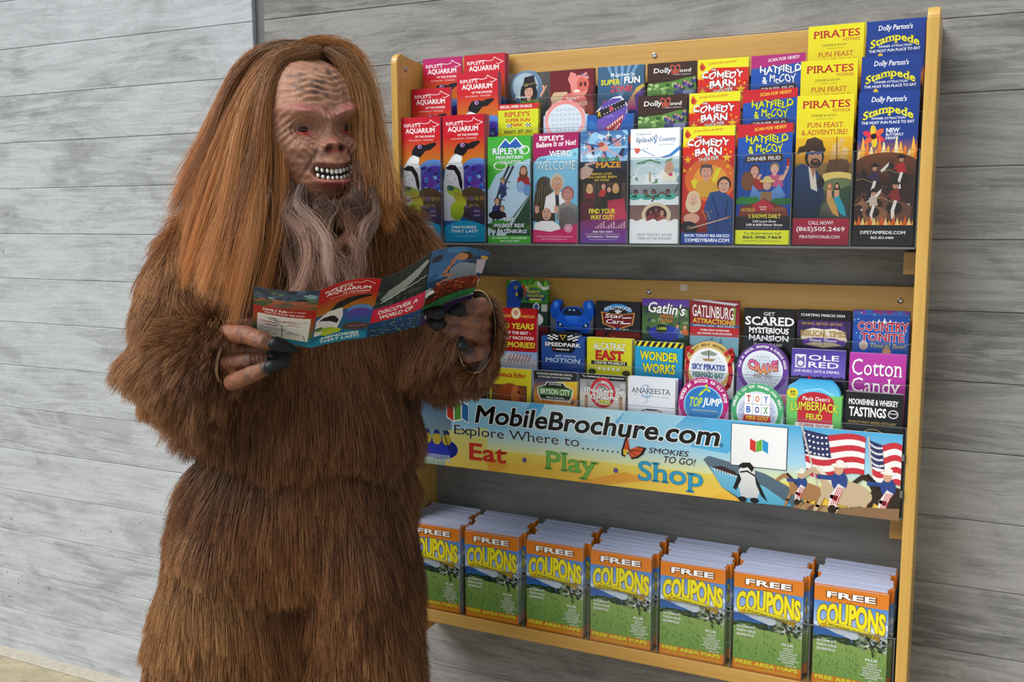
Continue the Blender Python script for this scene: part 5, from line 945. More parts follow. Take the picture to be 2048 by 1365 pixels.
# ------------------------------------------------------------------ banner across the middle holder (screwed on: a part of the rack)
BX0, BX1, BZ0, BZ1 = .0045, 1.0800, .855, 1.0185
def art_banner():
    W, H = BX1 - BX0, BZ1 - BZ0; a = Art(W, H, .00001); K = W / H
    a.rect(0, 0, 1, .45, '#4aa8dc', '#a8d8f0'); a.rect(0, .45, 1, .7, '#a8d8f0', '#e8e8a0'); a.rect(0, .7, 1, 1, '#ecd860', '#f0b83a')
    r = random.Random(3)
    for u0, u1, c in ((.12, .30, '#8ecbea'), (.33, .5, '#b8e0f2'), (.5, .62, '#9ad2ee'), (.02, .12, '#3f86b8'), (.66, .76, '#58b4e4')): a.poly([(u0, 0), (u1, 0), (u1 - .06, .42), (u0 - .03, .38)], c)
    for u, w_, c in ((.18, .10, '#e8a83c'), (.34, .12, '#f0c04a'), (.5, .10, '#e8a43a'), (.6, .14, '#f4cc50')): a.poly([(u - w_, 1), (u, .8), (u + w_ * .7, .88), (u + w_ * .5, 1)], c)
    a.rect(0, 0, .115, 1, '#2c5f96', '#a0b8a0', False); a.poly([(.1, .5), (.2, .4), (.2, 1), (.1, 1)], '#d8e08a', '#f0cc58')
    # rafters
    a.ell(.085, .76, .045, .024, '#1e2f9a', '#16247a'); a.ell(.075, .8, .04, .016, '#2a3cb8')
    for k in range(3): a.ell(.055 + .024 * k, .55, .0065, .009, '#2a1c14'); a.ell(.055 + .024 * k, .535, .007, .006, '#1f2a70'); a.ell(.055 + .024 * k, .63, .011, .012, '#c0a83a')
    a.line([(.095, .5), (.112, .82)], .002, '#1a1a1a')
    for k in range(18): a.line([(.05 + .0035 * k, .85), (.048 + .0037 * k, .93 + .02 * (k % 3))], .0016, '#d8e4ec')
    for i, c in enumerate(('#c8352c', '#5aa03c', '#2a6cb4')):
        x = .1055 + .0162 * i * 1.1; s_ = .04 if i != 1 else -.04
        a.poly([(x - .0015, .045 + (s_ < 0) * .05), (x + .0165, .095 - (s_ < 0) * .05 + .0), (x + .0165, .37 - (s_ < 0) * .04), (x - .0015, .31 + (s_ < 0) * .05)], '#ffffff'); a.poly([(x, .07 + (s_ < 0) * .04), (x + .015, .115 - (s_ < 0) * .04), (x + .015, .35 - (s_ < 0) * .04), (x, .295 + (s_ < 0) * .04)], c)
    a.text('MobileBrochure.com', .171, .09, .682, .345, '#101010', out='#f4fafd', ow=.055, bold=.05, shear=.2); a.text('®', .684, .30, .692, .345, '#202020', bold=0)
    a.text('Explore Where to', .122, .40, .405, .57, '#15181c', out='#f4f8fa', ow=.03, bold=0, serif=True)
    for i in range(12): a.ell(.413 + .0104 * i, .545, .0017, .0017, '#15181c')
    for t, u0, u1, v0, v1, c in (('Eat', .158, .245, .635, .87, '#d8332a'), ('Play', .33, .445, .63, .96, '#72b84a'), ('Shop', .528, .655, .625, .96, '#2f9fce')): a.text(t, u0, v0, u1, v1, c, out='#203040' if t != 'Eat' else '#5a1410', ow=.012, bold=.02, serif=True)
    for x in (.285, .482): a.ell(x, .79, .0048, .0048, '#3a2a5a'); a.ell(x, .79, .004, .004, '#6a58b0')
    a.text('SMOKIES', .548, .44, .625, .51, '#3a2430', bold=.01, shear=.25); a.text('TO GO!', .576, .53, .638, .615, '#3a2430', bold=.01, shear=.25)
    # butterfly
    for p, c in (([(.510, .49), (.503, .3), (.498, .34), (.488, .52), (.5, .56)], '#e0582a'), ([(.508, .5), (.53, .44), (.553, .45), (.545, .54), (.53, .6), (.515, .62), (.508, .56)], '#e0582a'), ([(.505, .5), (.488, .5), (.488, .58), (.497, .6)], '#e8c040')):
        a.poly([(.512 + (x - .512) * .78, .5 + (y - .5) * .98) for x, y in p], '#1a1210'); a.poly([(.512 + (x - .512) * .62, .5 + (y - .5) * .8) for x, y in p], c)
    for q in ((.533, .47), (.534, .5), (.524, .57), (.503, .36), (.498, .44)): a.line([(.510, .51), q], .0011, '#1a1210')
    # shark, penguin, blank white card (its code is left out), flags and riders
    a.poly([(.655, .52), (.665, .47), (.69, .5), (.73, .56), (.77, .62), (.81, .74), (.84, .9), (.85, 1), (.73, 1), (.69, .84), (.672, .66)], '#5f7484', '#46606f'); a.poly([(.668, .6), (.69, .64), (.73, .7), (.77, .78), (.82, .98), (.74, 1), (.69, .84)], '#7ec4e0', '#4fa8cc')
    a.poly([(.672, .6), (.69, .58), (.715, .63), (.722, .69), (.7, .67), (.68, .64)], '#3a2228'); 
    for i in range(9): a.poly([(.675 + .005 * i, .615 + .008 * i), (.679 + .005 * i, .62 + .008 * i), (.677 + .005 * i, .645 + .008 * i)], '#f6f6f6')
    a.rect(.706, .03, .808, .555, '#20252a'); a.rect(.7072, .037, .8068, .548, '#f6f7f9')
    for i, c in enumerate(('#d8352c', '#6ab83c', '#2a9ad4')):
        x = .741 + .0112 * i; s_ = i == 1; a.poly([(x, .2 + s_ * .035), (x + .0105, .235 - s_ * .035), (x + .0105, .37 - s_ * .03), (x, .335 + s_ * .03)], c)
    a.poly([(.722, .6), (.732, .54), (.742, .53), (.75, .56), (.752, .66), (.762, .8), (.758, .93), (.728, .95), (.722, .8)], '#f0f0ee', '#c8ccd0'); a.poly([(.719, .56), (.728, .51), (.742, .5), (.75, .56), (.746, .62), (.738, .56), (.73, .58)], '#15151a'); a.poly([(.722, .64), (.712, .84), (.718, .86), (.727, .72)], '#15151a'); a.poly([(.751, .64), (.768, .86), (.776, .97), (.764, .9), (.754, .76)], '#15151a'); a.line([(.725, .63), (.737, .61), (.752, .66)], .003, '#15151a'); a.ell(.73, .965, .008, .005, '#15151a'); a.ell(.752, .965, .008, .005, '#15151a')
    def flag(u0, v0, u1, v1, pole):
        n = 7
        for i in range(n):
            for j in range(10):
                f = lambda q, t: (u0 + (u1 - u0) * t + .012 * q * (1 - t), v0 + (v1 - v0) * q + .05 * math.sin(t * 5 + .4) - .03 + .09 * t * (1 - q))
                p = [f(i / n, j / 10), f(i / n, (j + 1) / 10), f((i + 1) / n, (j + 1) / 10), f((i + 1) / n, j / 10)]
                a.add(p, [(0, 1, 2), (0, 2, 3)], '#c8303e' if i % 2 == 0 else '#f2f0f0', same=(i + j) > 0)
        c = [f(q, t) for q, t in ((0, 0), (0, .42), (.55, .45), (.55, 0))]; a.poly(c, '#2a3260')
        for i in range(6):
            for j in range(4): q = f(.06 + j * .13, .04 + i * .07); a.star(q[0], q[1], .003, '#f4f4f8')
        a.line([(u0, v0 - .04), (pole, .78)], .003, '#c8c0b8')
    flag(.832, .04, .94, .58, .866); flag(.945, .1, 1.0, .66, .958)
    for k in range(14): a.ell(.84 + .012 * k, 1.0, .018, .012, ['#8a6a48', '#a88a60', '#6a4c34'][k % 3], a0=PI, a1=2 * PI)
    def rider(x, y, s_, horse, mane, hat=True):
        a.ell(x + .025 * s_, y + .16 * s_, .042 * s_, .022 * s_, horse, rot=.08); a.poly([(x - .012 * s_, y + .12 * s_), (x - .022 * s_, y - .02 * s_), (x - .030 * s_, y - .04 * s_), (x - .046 * s_, y + .05 * s_), (x - .05 * s_, y + .01 * s_), (x - .034 * s_, y - .09 * s_), (x - .022 * s_, y - .11 * s_), (x - .004 * s_, y - .02 * s_), (x + .012 * s_, y + .1 * s_)], horse)
        a.line([(x - .022 * s_, y - .1 * s_), (x - .006 * s_, y), (x + .008 * s_, y + .1 * s_)], .006 * s_, mane)
        for k, d in ((-.012, -.02), (.002, .012), (.045, .03), (.058, .052)): a.line([(x + k * s_, y + .22 * s_), (x + d * s_, y + .34 * s_), (x + (d - .004) * s_, y + .44 * s_)], .007 * s_, horse)
        a.ell(x + .014 * s_, y + .03 * s_, .013 * s_, .018 * s_, '#2c4688'); a.line([(x + .012 * s_, y + .0), (x - .02 * s_, y - .0)], .008 * s_, '#2c4688'); a.ell(x + .012 * s_, y - .1 * s_, .0075 * s_, .009 * s_, '#d8a484'); a.ell(x + .013 * s_, y - .15 * s_, .013 * s_, .0035 * s_, '#f0ece4'); a.ell(x + .014 * s_, y - .175 * s_, .007 * s_, .006 * s_, '#f0ece4')
        a.line([(x + .016 * s_, y + .1 * s_), (x + .006 * s_, y + .22 * s_), (x + .004 * s_, y + .33 * s_)], .013 * s_, '#e8e2e2')
        for k in range(4): a.line([(x + (.012 + .003 * k) * s_, y + .1 * s_), (x + (.002 + .003 * k) * s_, y + .3 * s_)], .0013 * s_, '#c83444')
        a.ell(x + .004 * s_, y + .36 * s_, .007 * s_, .008 * s_, '#2a1c16')
    rider(.825, .66, .72, '#a87a50', '#2a1c14'); rider(.967, .6, .95, '#30221c', '#181010'); rider(.885, .58, 1.05, '#c8b090', '#e8dcc8')
    a.poly([(.92, .9), (1, .86), (1, 1), (.9, 1)], '#8a6a4c')
    return a
RES[0] = 5
ban = link('banner', art_banner().mesh('banner', t=.003, edge='#d8e0e6')); ban.location = ((BX0 + BX1) / 2, -.1525, BZ0); pin(ban)
for z in (.90, .97): 
    o = acre('banner_clip', 1.0795, 1.0845, -.157, -.149, z, z + .012)

RES[0] = 3
# ------------------------------------------------------------------ coupon books
cb = art_coupon().mesh('coupon_book', t=.0034, edge='#b4bcd6')
cbr = art_coupon().mesh('coupon_book', [(.0, -.018), (.985, -.012), (1, 1), (0, 1)], .0041, '#bcc3dc')
ORD = ['first', 'second', 'third', 'fourth', 'fifth', 'sixth', 'last']
for i in range(7):
    rr = random.Random(40 + i); x = -.0075 + MP * (i + .5) + (.0 if i else .004) - .003; nb = 20
    for k in range(nb):
        o = link('coupon_book', cb) if k == 0 else link('coupon_book', cbr)
        y = -.1425 + .0049 * k; bl = 1 if (k // 5) % 2 else 0
        o.location = (x + (.0075 if bl else -.001) + rr.uniform(-.0016, .0016), y, .4995 + (0 if k == 0 else rr.uniform(-.0008, .0014)) + .0010 * k); o.rotation_euler = (-.010, rr.uniform(-.010, .006) if k else -.004, rr.uniform(-.004, .004))
        if k == 0: tag(o, f'orange and green coupon book, front of the {ORD[i]} stack from the left', 'coupon book', 'front coupon books on the bottom shelf')
        else: tag(o, f'coupon book packed behind the front one, {ORD[i]} stack from the left', 'coupon book', f'books packed behind in the {ORD[i]} stack')
# ------------------------------------------------------------------ the costumed figure
def at(px, py, d):
    return CAM_C + CAM_M[:, 0] * ((px - 1024) / FPX * d) + CAM_M[:, 1] * d - CAM_M[:, 2] * ((py - 682.5) / FPX * d)
DC = 1.93
BASE = at(600, 800, DC); BASE = np.array([BASE[0], BASE[1], 0.0])
def L(px, py, d): return at(px, py, d) - BASE
def blobs(spheres, voxel, sm=6, name='person'):
    """closed surface grown over many overlapping ellipsoids: (centre, (right, depth, up) radii)"""
    bm = bmesh.new(); t = bmesh.new(); bmesh.ops.create_icosphere(t, subdivisions=2, radius=1); 
    bv = np.array([v.co[:] for v in t.verts]); bf = [[v.index for v in f.verts] for f in t.faces]; t.free()
    V = []; F = []
    for c, r in spheres:
        r = (r, r, r) if np.isscalar(r) else r
        p = np.asarray(c) + (bv * np.array(r)) @ CAM_M.T; n = sum(len(q) for q in V); V.append(p); F += [[i + n for i in f] for f in bf]
    me = bpy.data.meshes.new('tmp'); me.from_pydata(np.vstack(V).tolist(), [], F)
    o = bpy.data.objects.new('tmp', me); COL.objects.link(o)
    m = o.modifiers.new('r', 'REMESH'); m.mode = 'VOXEL'; m.voxel_size = voxel; m.use_smooth_shade = True
    s = o.modifiers.new('s', 'SMOOTH'); s.iterations = sm; s.factor = .5
    dg = bpy.context.evaluated_depsgraph_get(); out = bpy.data.meshes.new_from_object(o.evaluated_get(dg)); out.name = name
    bpy.data.objects.remove(o); bpy.data.meshes.remove(me); bm.free(); smooth(out); return out
def chain(pts, step=.25):
    """pts: (px, py, depth, radius m) or with (rx, ry, rz) radii; dense spheres between joints"""
    out = []
    for a, b in zip(pts, pts[1:]):
        pa, pb = L(*a[:3]), L(*b[:3]); ra = np.array(a[3] if not np.isscalar(a[3]) else (a[3],) * 3); rb = np.array(b[3] if not np.isscalar(b[3]) else (b[3],) * 3)
        n = max(2, int(np.linalg.norm(pb - pa) / (min(ra.min(), rb.min()) * step)) + 1)
        for k in range(n + 1):
            t = k / n; out.append((pa * (1 - t) + pb * t, ra * (1 - t) + rb * t))
    return out
m_ = 1 / FPX * DC      # metres per pixel at the torso
def ring(px, py, hw, hd, hv=.05, d=DC): return (px, py, d, (hw * m_, hd, hv))
S_ = []
S_ += chain([ring(625, 400, 70, .07), ring(605, 450, 105, .09), ring(600, 500, 180, .12), ring(600, 570, 205, .15), ring(610, 680, 205, .165), ring(615, 780, 222, .18), ring(618, 840, 232, .19), ring(618, 862, 226, .18)], .6)
S_ += chain([ring(612, 888, 190, .125), ring(605, 935, 222, .160), ring(598, 1010, 236, .165), ring(592, 1080, 240, .155)], .6)
S_ += chain([ring(472, 1060, 120, .158), ring(466, 1180, 146, .146), ring(452, 1290, 164, .125), ring(444, 1400, 164, .12), ring(445, 1560, 118, .11), ring(450, 1800, 105, .10)], .6)
S_ += chain([ring(712, 1060, 116, .158), ring(722, 1180, 116, .142), ring(729, 1290, 118, .12), ring(732, 1400, 118, .115), ring(735, 1560, 95, .105), ring(735, 1800, 90, .10)], .6)
for px, dd in ((450, 0), (735, .03)):
    a = L(px, 1800, DC); b = np.array([a[0], a[1], .07])
    for k in range(14): t = k / 13; S_.append((a * (1 - t) + b * t, (.095 - .02 * t,) * 3))
    for k in range(7): S_.append((b + np.array([.19, -.40, 0]) * (.45 * k / 6) + np.array([0, 0, -.01]), (.062, .062, .055)))
S_ += chain([(440, 478, 1.93, .07), (385, 540, 1.90, .085), (362, 640, 1.84, .084), (358, 735, 1.79, .076), (390, 748, 1.74, .070), (415, 728, 1.70, .060), (432, 718, 1.685, .050)])
S_ += chain([(770, 478, 1.93, .07), (832, 550, 1.92, .078), (866, 640, 1.90, .076), (888, 712, 1.87, .070), (925, 692, 1.81, .062), (945, 674, 1.785, .058)])
BODY = blobs(S_, .014, 36)
M_UNDER = mat_plain('fur_backing', (.085, .034, .014), .9)
person = link('person', BODY, M_UNDER); person.location = BASE
tag(person, 'person in a brown furry ape-man costume reading an unfolded brochure', 'person')
def kid(name, me, mat, parent=None, **t):
    o = link(name, me, mat, parent or person)
    return tag(o, **t) if t else o

# ---- strands
def strands(name, P0, npts, mat, tone, tint, rad, parent=None):
    """P0: (n, npts, 3) points; tone, tint: (n,) per strand values"""
    n = len(P0); hc = bpy.data.hair_curves.new(name); hc.add_curves([npts] * n)
    hc.attributes['position'].data.foreach_set('vector', P0.astype('f').ravel())
    r = hc.attributes.get('radius') or hc.attributes.new('radius', 'FLOAT', 'POINT')
    t = np.linspace(0, 1, npts); rr = (np.asarray(rad).reshape(-1, 1) * np.ones((n, 1))) * (1 - .75 * t ** 1.5)[None]
    r.data.foreach_set('value', rr.astype('f').ravel())
    for nm, v in (('tone', tone), ('tint', tint)):
        a = hc.attributes.new(nm, 'FLOAT', 'CURVE'); a.data.foreach_set('value', np.asarray(v, 'f'))
    return kid(name, hc, mat, parent)
def mat_hair(name, dark, mid, light, orange, rough=.5):
    m = NM(name); a = m.n('ShaderNodeAttribute'); a.attribute_name = 'tone'; b = m.n('ShaderNodeAttribute'); b.attribute_name = 'tint'
    hi = m.n('ShaderNodeHairInfo').outputs['Intercept']
    c = m.ramp(a.outputs['Fac'], [(.0, dark), (.5, mid), (1.0, light)]); c = m.mix(c, orange, b.outputs['Fac'])
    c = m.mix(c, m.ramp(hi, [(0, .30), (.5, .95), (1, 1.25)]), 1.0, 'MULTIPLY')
    m.l(c, m.b.inputs['Base Color']); m.b.inputs['Roughness'].default_value = rough; m.b.inputs['Specular IOR Level'].default_value = .35
    return m.m
def vnoise(p, f, seed):      # cheap smooth vector noise
    r = np.random.default_rng(seed); out = np.zeros_like(p)
    for k in range(7):
        d = r.normal(size=3) * f * (.6 + .25 * k); ph = r.uniform(0, 6.28); out += np.sin(p @ d + ph)[:, None] * r.normal(size=3)
    return out / 3.2
me = BODY; nv = len(me.vertices); vco = np.empty(nv * 3, 'f'); me.vertices.foreach_get('co', vco); vco = vco.reshape(-1, 3).astype(float)
me.calc_loop_triangles(); TT = np.empty(len(me.loop_triangles) * 3, 'i'); me.loop_triangles.foreach_get('vertices', TT); TT = TT.reshape(-1, 3)
vn = np.zeros_like(vco); fnr = np.cross(vco[TT[:, 1]] - vco[TT[:, 0]], vco[TT[:, 2]] - vco[TT[:, 0]]); ar = np.linalg.norm(fnr, axis=1)
for k in range(3): np.add.at(vn, TT[:, k], fnr)
vn /= np.linalg.norm(vn, axis=1)[:, None] + 1e-12
def to_px(p):
    v = (p + BASE - CAM_C) @ CAM_M; return 1024 + FPX * v[:, 0] / v[:, 1], 682.5 - FPX * v[:, 2] / v[:, 1], v[:, 1]
CUFFS = []
for cc_, aa_, uu_, r1_, r2_, bk_ in (((474, 712, 1.665), CAM_M[:, 0] * .86 - CAM_M[:, 1] * .40 - CAM_M[:, 2] * .35, CAM_M[:, 2], .054, .044, -CAM_M[:, 0] * .8 + CAM_M[:, 1] * .5), ((952, 664, 1.695), -CAM_M[:, 0] * .72 - CAM_M[:, 1] * .7, CAM_M[:, 2] + CAM_M[:, 0] * .15, .073, .050, -CAM_M[:, 0] * .12 + CAM_M[:, 1] * .95 - CAM_M[:, 2] * .25)):
    c_ = L(*cc_); a_ = aa_ / np.linalg.norm(aa_); u_ = uu_ - a_ * (uu_ @ a_); u_ /= np.linalg.norm(u_); CUFFS.append((cc_, c_, a_, u_, np.cross(a_, u_), r1_, r2_, bk_ / np.linalg.norm(bk_)))
NF = 215000
zc = vco[TT].mean(1); wgt = ar.copy(); cdir = (CAM_C - BASE) - zc; cdir /= np.linalg.norm(cdir, axis=1)[:, None]
facing = (fnr / (ar[:, None] + 1e-12) * cdir).sum(1); wgt *= np.where(facing > -.35, 1.0, .12); wgt *= np.where(zc[:, 2] < .45, .25, 1)
ti = RNG.choice(len(TT), NF, p=wgt / wgt.sum()); u = RNG.random((NF, 2)); fl_ = u.sum(1) > 1; u[fl_] = 1 - u[fl_]
bw = np.column_stack([1 - u.sum(1), u]); root = (vco[TT[ti]] * bw[:, :, None]).sum(1); nor = (vn[TT[ti]] * bw[:, :, None]).sum(1); nor /= np.linalg.norm(nor, axis=1)[:, None]
keep = np.ones(len(root), bool)
for cc_, c_, a_, u_, s_, r1_, r2_, bk_ in CUFFS:
    q_ = root - c_; ax_d = q_ @ a_; keep &= ~((np.linalg.norm(q_, axis=1) < .085) & (ax_d > -.006))
root, nor = root[keep], nor[keep]
for cc_, c_, a_, u_, s_, r1_, r2_, bk_ in CUFFS:
    n_ = 9000; t_ = RNG.random(n_) * 2 * PI; h_ = -.006 - .080 * RNG.random(n_); w_ = (1.0 + .10 * (-h_ / .085))[:, None]
    rd = u_[None] * np.sin(t_)[:, None] * r1_ + s_[None] * np.cos(t_)[:, None] * r2_
    root = np.vstack([root, c_ - bk_[None] * h_[:, None] + rd * w_ * 1.01]); rn = rd / np.linalg.norm(rd, axis=1)[:, None]; nor = np.vstack([nor, rn * .9 + a_[None] * .1])
px, py, dp = to_px(root); NF = len(root); is_cuff = np.arange(NF) >= NF - 18000
sleeveL = np.exp(-(((px - 350) / 130) ** 2 + ((py - 740) / 110) ** 2) ** 1.5); sleeveR = np.exp(-(((px - 955) / 80) ** 2 + ((py - 700) / 120) ** 2) ** 1.5)
slv = np.maximum(sleeveL, sleeveR)
G = np.array([0, 0, -1.0]); R_ = CAM_M[:, 0]; TOC = -CAM_M[:, 1]
tan = G - nor * (nor @ G)[:, None]
d0 = nor * (.22 + .60 * slv)[:, None] + tan * (1.05 - .50 * slv)[:, None] + vnoise(root, 9, 1) * (.13 + .15 * slv)[:, None] + vnoise(root, 38, 2) * (.10 + .34 * slv)[:, None] + RNG.normal(size=root.shape) * .10
# sleeves: pile brushed away from the cuffs
d0 += (-R_ * .30 * sleeveL[:, None]) + (R_ * .25 * sleeveR[:, None])
d0 += np.where((py[:, None] > 860) & (py[:, None] < 930), nor * .25, 0)
d0 /= np.linalg.norm(d0, axis=1)[:, None]
ln = (.058 + .030 * RNG.random(NF)) * (1 + .05 * slv) * (1 - .42 * sleeveR - .22 * sleeveL) * np.where(is_cuff, .62, 1) * (1 + .35 * np.clip(vnoise(root, 20, 5)[:, 0], -1, 1)) 
ln *= np.where(py > 930, 1.25, 1)
lowarm = (px < 420) & (py > 760) & (py < 900); ln *= np.where(lowarm, 1.35, 1)
NP = 6; pts = np.zeros((NF, NP, 3)); pts[:, 0] = root - nor * .003; d = d0.copy()
for k in range(1, NP):
    pts[:, k] = pts[:, k - 1] + d * (ln / (NP - 1))[:, None]; d = d + G * .20 + RNG.normal(size=d.shape) * .05; d /= np.linalg.norm(d, axis=1)[:, None]
from mathutils import kdtree
NCL = 7000; ci = RNG.choice(NF, NCL, replace=False); kd = kdtree.KDTree(NCL)
for i, j in enumerate(ci): kd.insert(root[j], i)
kd.balance(); cl = np.array([kd.find(p)[1] for p in root]); cj = ci[cl]
for k in range(1, NP):
    f = .46 * (k / (NP - 1)) ** 1.3; off = pts[cj, k] - root[cj] + root * .35 + root[cj] * .65; pts[:, k] = pts[:, k] * (1 - f) + off * f
tone = .40 + .16 * vnoise(root, 6, 9)[:, 0] + .20 * vnoise(root * [1, 1, .22], 70, 19)[:, 0] + .18 * RNG.normal(size=NF) + .10 * RNG.normal(size=NCL)[cl] + .34 * np.exp(-(np.clip(px - 280 - .12 * np.abs(py - 800), 0, None) / 105) ** 2) - .08 * np.clip((px - 640) / 250, 0, 1)  # daylight from the left put into strand colour: paler left edge, darker right
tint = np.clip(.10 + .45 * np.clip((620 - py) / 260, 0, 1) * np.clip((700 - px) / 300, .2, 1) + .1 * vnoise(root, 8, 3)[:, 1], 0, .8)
M_FUR = mat_hair('brown_fur', (.045, .0155, .0065), (.172, .066, .0245), (.50, .27, .115), (.42, .155, .040))
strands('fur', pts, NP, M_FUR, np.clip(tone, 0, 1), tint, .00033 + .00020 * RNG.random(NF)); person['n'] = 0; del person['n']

# ---- mask
HC = at(650, 257, 1.755)       # bridge of the nose, world
yaw, pit, rol = math.radians(31), math.radians(0), math.radians(8)
# head axes in camera terms: right, toward camera, up
Rt, Tc, Up = CAM_M[:, 0].copy(), -CAM_M[:, 1].copy(), CAM_M[:, 2].copy()
fx = Rt * math.cos(yaw) - Tc * math.sin(yaw); fy = Rt * math.sin(yaw) + Tc * math.cos(yaw); fz = Up.copy()
fy, fz = fy * math.cos(pit) - fz * math.sin(pit), fz * math.cos(pit) + fy * math.sin(pit)
fx, fz = fx * math.cos(rol) + fz * math.sin(rol), fz * math.cos(rol) - fx * math.sin(rol)
HM = np.column_stack([fx, fy, fz])
def HL(p): return np.asarray(p) @ HM.T + HC - BASE
g = lambda x, z, cx, cz, sx, sz, rot=0: np.exp(-((((x - cx) * math.cos(rot) + (z - cz) * math.sin(rot)) / sx) ** 2 + ((-(x - cx) * math.sin(rot) + (z - cz) * math.cos(rot)) / sz) ** 2))
nu, nvv = 260, 250
U_, V_ = np.meshgrid(np.linspace(-1, 1, nu), np.linspace(-1, 1, nvv)); th = U_ * 1.75; ph = V_ * PI / 2 * .985
ax_ = .110; az_t, az_b = .150, .146
x = ax_ * np.sin(th) * np.cos(ph) ** .75; z = np.where(ph > 0, az_t, az_b) * np.sin(ph) - .006; yb = .102 * np.cos(th) * np.cos(ph) ** .8 - .085
x = x * (1 - .20 * np.clip(-z / .14, 0, 1) ** 1.5)
fr = np.clip(np.cos(th) * 1.3, 0, 1)
ax = np.abs(x); D = np.zeros_like(x)
slit = -.0870 + 7.2 * x ** 2
D += .015 * g(x, z, 0, .075, .07, .05)
D += .021 * (g(x, z, -.040, .026, .030, .0105, -.35) + g(x, z, .040, .026, .030, .0105, .35)) + .008 * g(x, z, 0, .016, .012, .012)
D -= .019 * (g(x, z, -.040, .000, .021, .0125, -.12) + g(x, z, .040, .000, .021, .012, .12))
D += .0085 * (g(x, z, -.040, -.001, .0135, .0065) + g(x, z, .040, -.001, .0135, .0065))
D += .011 * (g(x, z, -.052, -.034, .024, .016) + g(x, z, .052, -.034, .024, .016))
D += .008 * g(x, z, 0, -.010, .010, .022) + .021 * g(x, z, 0, -.036, .020, .0125) + .009 * (g(x, z, -.018, -.038, .008, .009) + g(x, z, .018, -.038, .008, .009))
D -= .015 * (g(x, z, -.0115, -.042, .0065, .0058, .4) + g(x, z, .0115, -.042, .0065, .0058, -.4))
D += .038 * g(x, z, 0, -.092, .050, .048)
D += .003 * np.exp(-((z - slit - .0165) / .0055) ** 2) * np.exp(-(x / .040) ** 4)
D -= .020 * np.exp(-((z - slit) / .0115) ** 4) * np.exp(-(x / .0375) ** 6)
D += .012 * np.exp(-((z - slit + .0185) / .0075) ** 2) * np.exp(-(x / .036) ** 4)
D += .010 * g(x, z, 0, -.134, .026, .014)
# creases
nr = RNG.random((6,)) * 6
w1 = np.sin((z + .10 * x ** 2 * 8 + .004 * np.sin(x * 90)) * 520 + 2.2 * np.sin(x * 40 + 1)) * g(x, z, 0, .075, .06, .042)
w2 = np.sin((ax * .75 + z * .9) * 460 + 2 * np.sin(z * 70)) * (np.exp(-((ax - .075) / .02) ** 2) * np.exp(-((z + .01) / .05) ** 2))
w3 = np.sin((ax - z * .8) * 420 + 1.5 * np.sin(z * 90)) * np.exp(-((ax - .036) / .018) ** 2) * np.exp(-((z + .045) / .03) ** 2)
w4 = np.sin(x * 700 + 2 * np.sin(z * 60)) * g(x, z, 0, .010, .010, .02)
for ex_ in (-.040, .040):
    re_ = np.sqrt(((x - ex_) / 1.35) ** 2 + (z + .001) ** 2); D += .0015 * np.cos(re_ * 950) * np.exp(-((re_ - .0175) / .0075) ** 2)
fold = np.exp(-((ax - (.020 + .62 * np.clip(-z - .030, 0, .1))) / .0045) ** 2) * np.exp(-((z + .058) / .026) ** 2); D -= .0050 * fold
D -= .0030 * np.exp(-((z - .048) / .004) ** 2) * np.exp(-(x / .05) ** 2) + .0035 * g(x, z, 0, .024, .005, .012)
mv0 = np.column_stack([x.ravel(), yb.ravel(), z.ravel()]); D += (.0016 * vnoise(mv0, 60, 31)[:, 0] + .0010 * vnoise(mv0, 130, 32)[:, 0] + .0007 * vnoise(mv0, 260, 33)[:, 0]).reshape(x.shape)
D += .0019 * w1 + .0017 * w2 + .0020 * w3 + .0014 * w4
y = yb + D * fr
mv = np.column_stack([x.ravel(), y.ravel(), z.ravel()])
idx = np.arange(nu * nvv).reshape(nvv, nu); q = np.stack([idx[:-1, :-1], idx[:-1, 1:], idx[1:, 1:], idx[1:, :-1]], -1).reshape(-1, 4)
mk = bpy.data.meshes.new('mask'); mk.from_pydata(HL(mv).tolist(), [], q[:, ::-1].tolist()); smooth(mk)
base = np.array(sc('#96694f')); C = np.tile(base, (nu * nvv, 1)); X, Z = x.ravel(), z.ravel(); AX = np.abs(X)
def paint(w, col, k=1.0):
    global C
    w = np.clip(w * k, 0, 1)[:, None]; C = C * (1 - w) + np.array(sc(col)) * w
G2 = lambda cx, cz, sx, sz, rot=0: g(X, Z, cx, cz, sx, sz, rot)
nz_ = vnoise(mv, 55, 21)[:, 0]; nz2 = vnoise(mv, 150, 22)[:, 0]
paint(np.clip(nz_, 0, 1), '#a5795f', .6); paint(np.clip(-nz_, 0, 1), '#6f4a3a', .5)
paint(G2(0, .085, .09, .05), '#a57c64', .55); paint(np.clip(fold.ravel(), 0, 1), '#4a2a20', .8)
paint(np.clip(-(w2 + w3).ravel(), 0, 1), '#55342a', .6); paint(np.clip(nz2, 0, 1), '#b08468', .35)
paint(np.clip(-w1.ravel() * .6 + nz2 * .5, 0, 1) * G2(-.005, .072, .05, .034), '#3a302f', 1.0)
for i in range(16):
    cx, cz = RNG.uniform(-.05, .05), RNG.uniform(.055, .11); paint(G2(cx, cz, .006, .0035, RNG.uniform(-.5, .5)), '#2e2a2f', .7)
paint(G2(-.040, .032, .034, .009, -.3) + G2(.040, .032, .034, .009, .3), '#8f4a50', .75)
paint(G2(0, .015, .016, .018), '#6a4238', .6)
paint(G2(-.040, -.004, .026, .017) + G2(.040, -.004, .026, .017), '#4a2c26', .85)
paint(G2(-.040, -.007, .013, .005) + G2(.040, -.007, .013, .005), '#a02a28', .9)
paint(G2(0, -.034, .024, .016), '#8a4c44', .6); paint(G2(-.0115, -.042, .008, .0065) + G2(.0115, -.042, .008, .0065), '#2a0808', 1.2); paint(G2(0, -.0475, .013, .0035), '#a03a3c', .8)
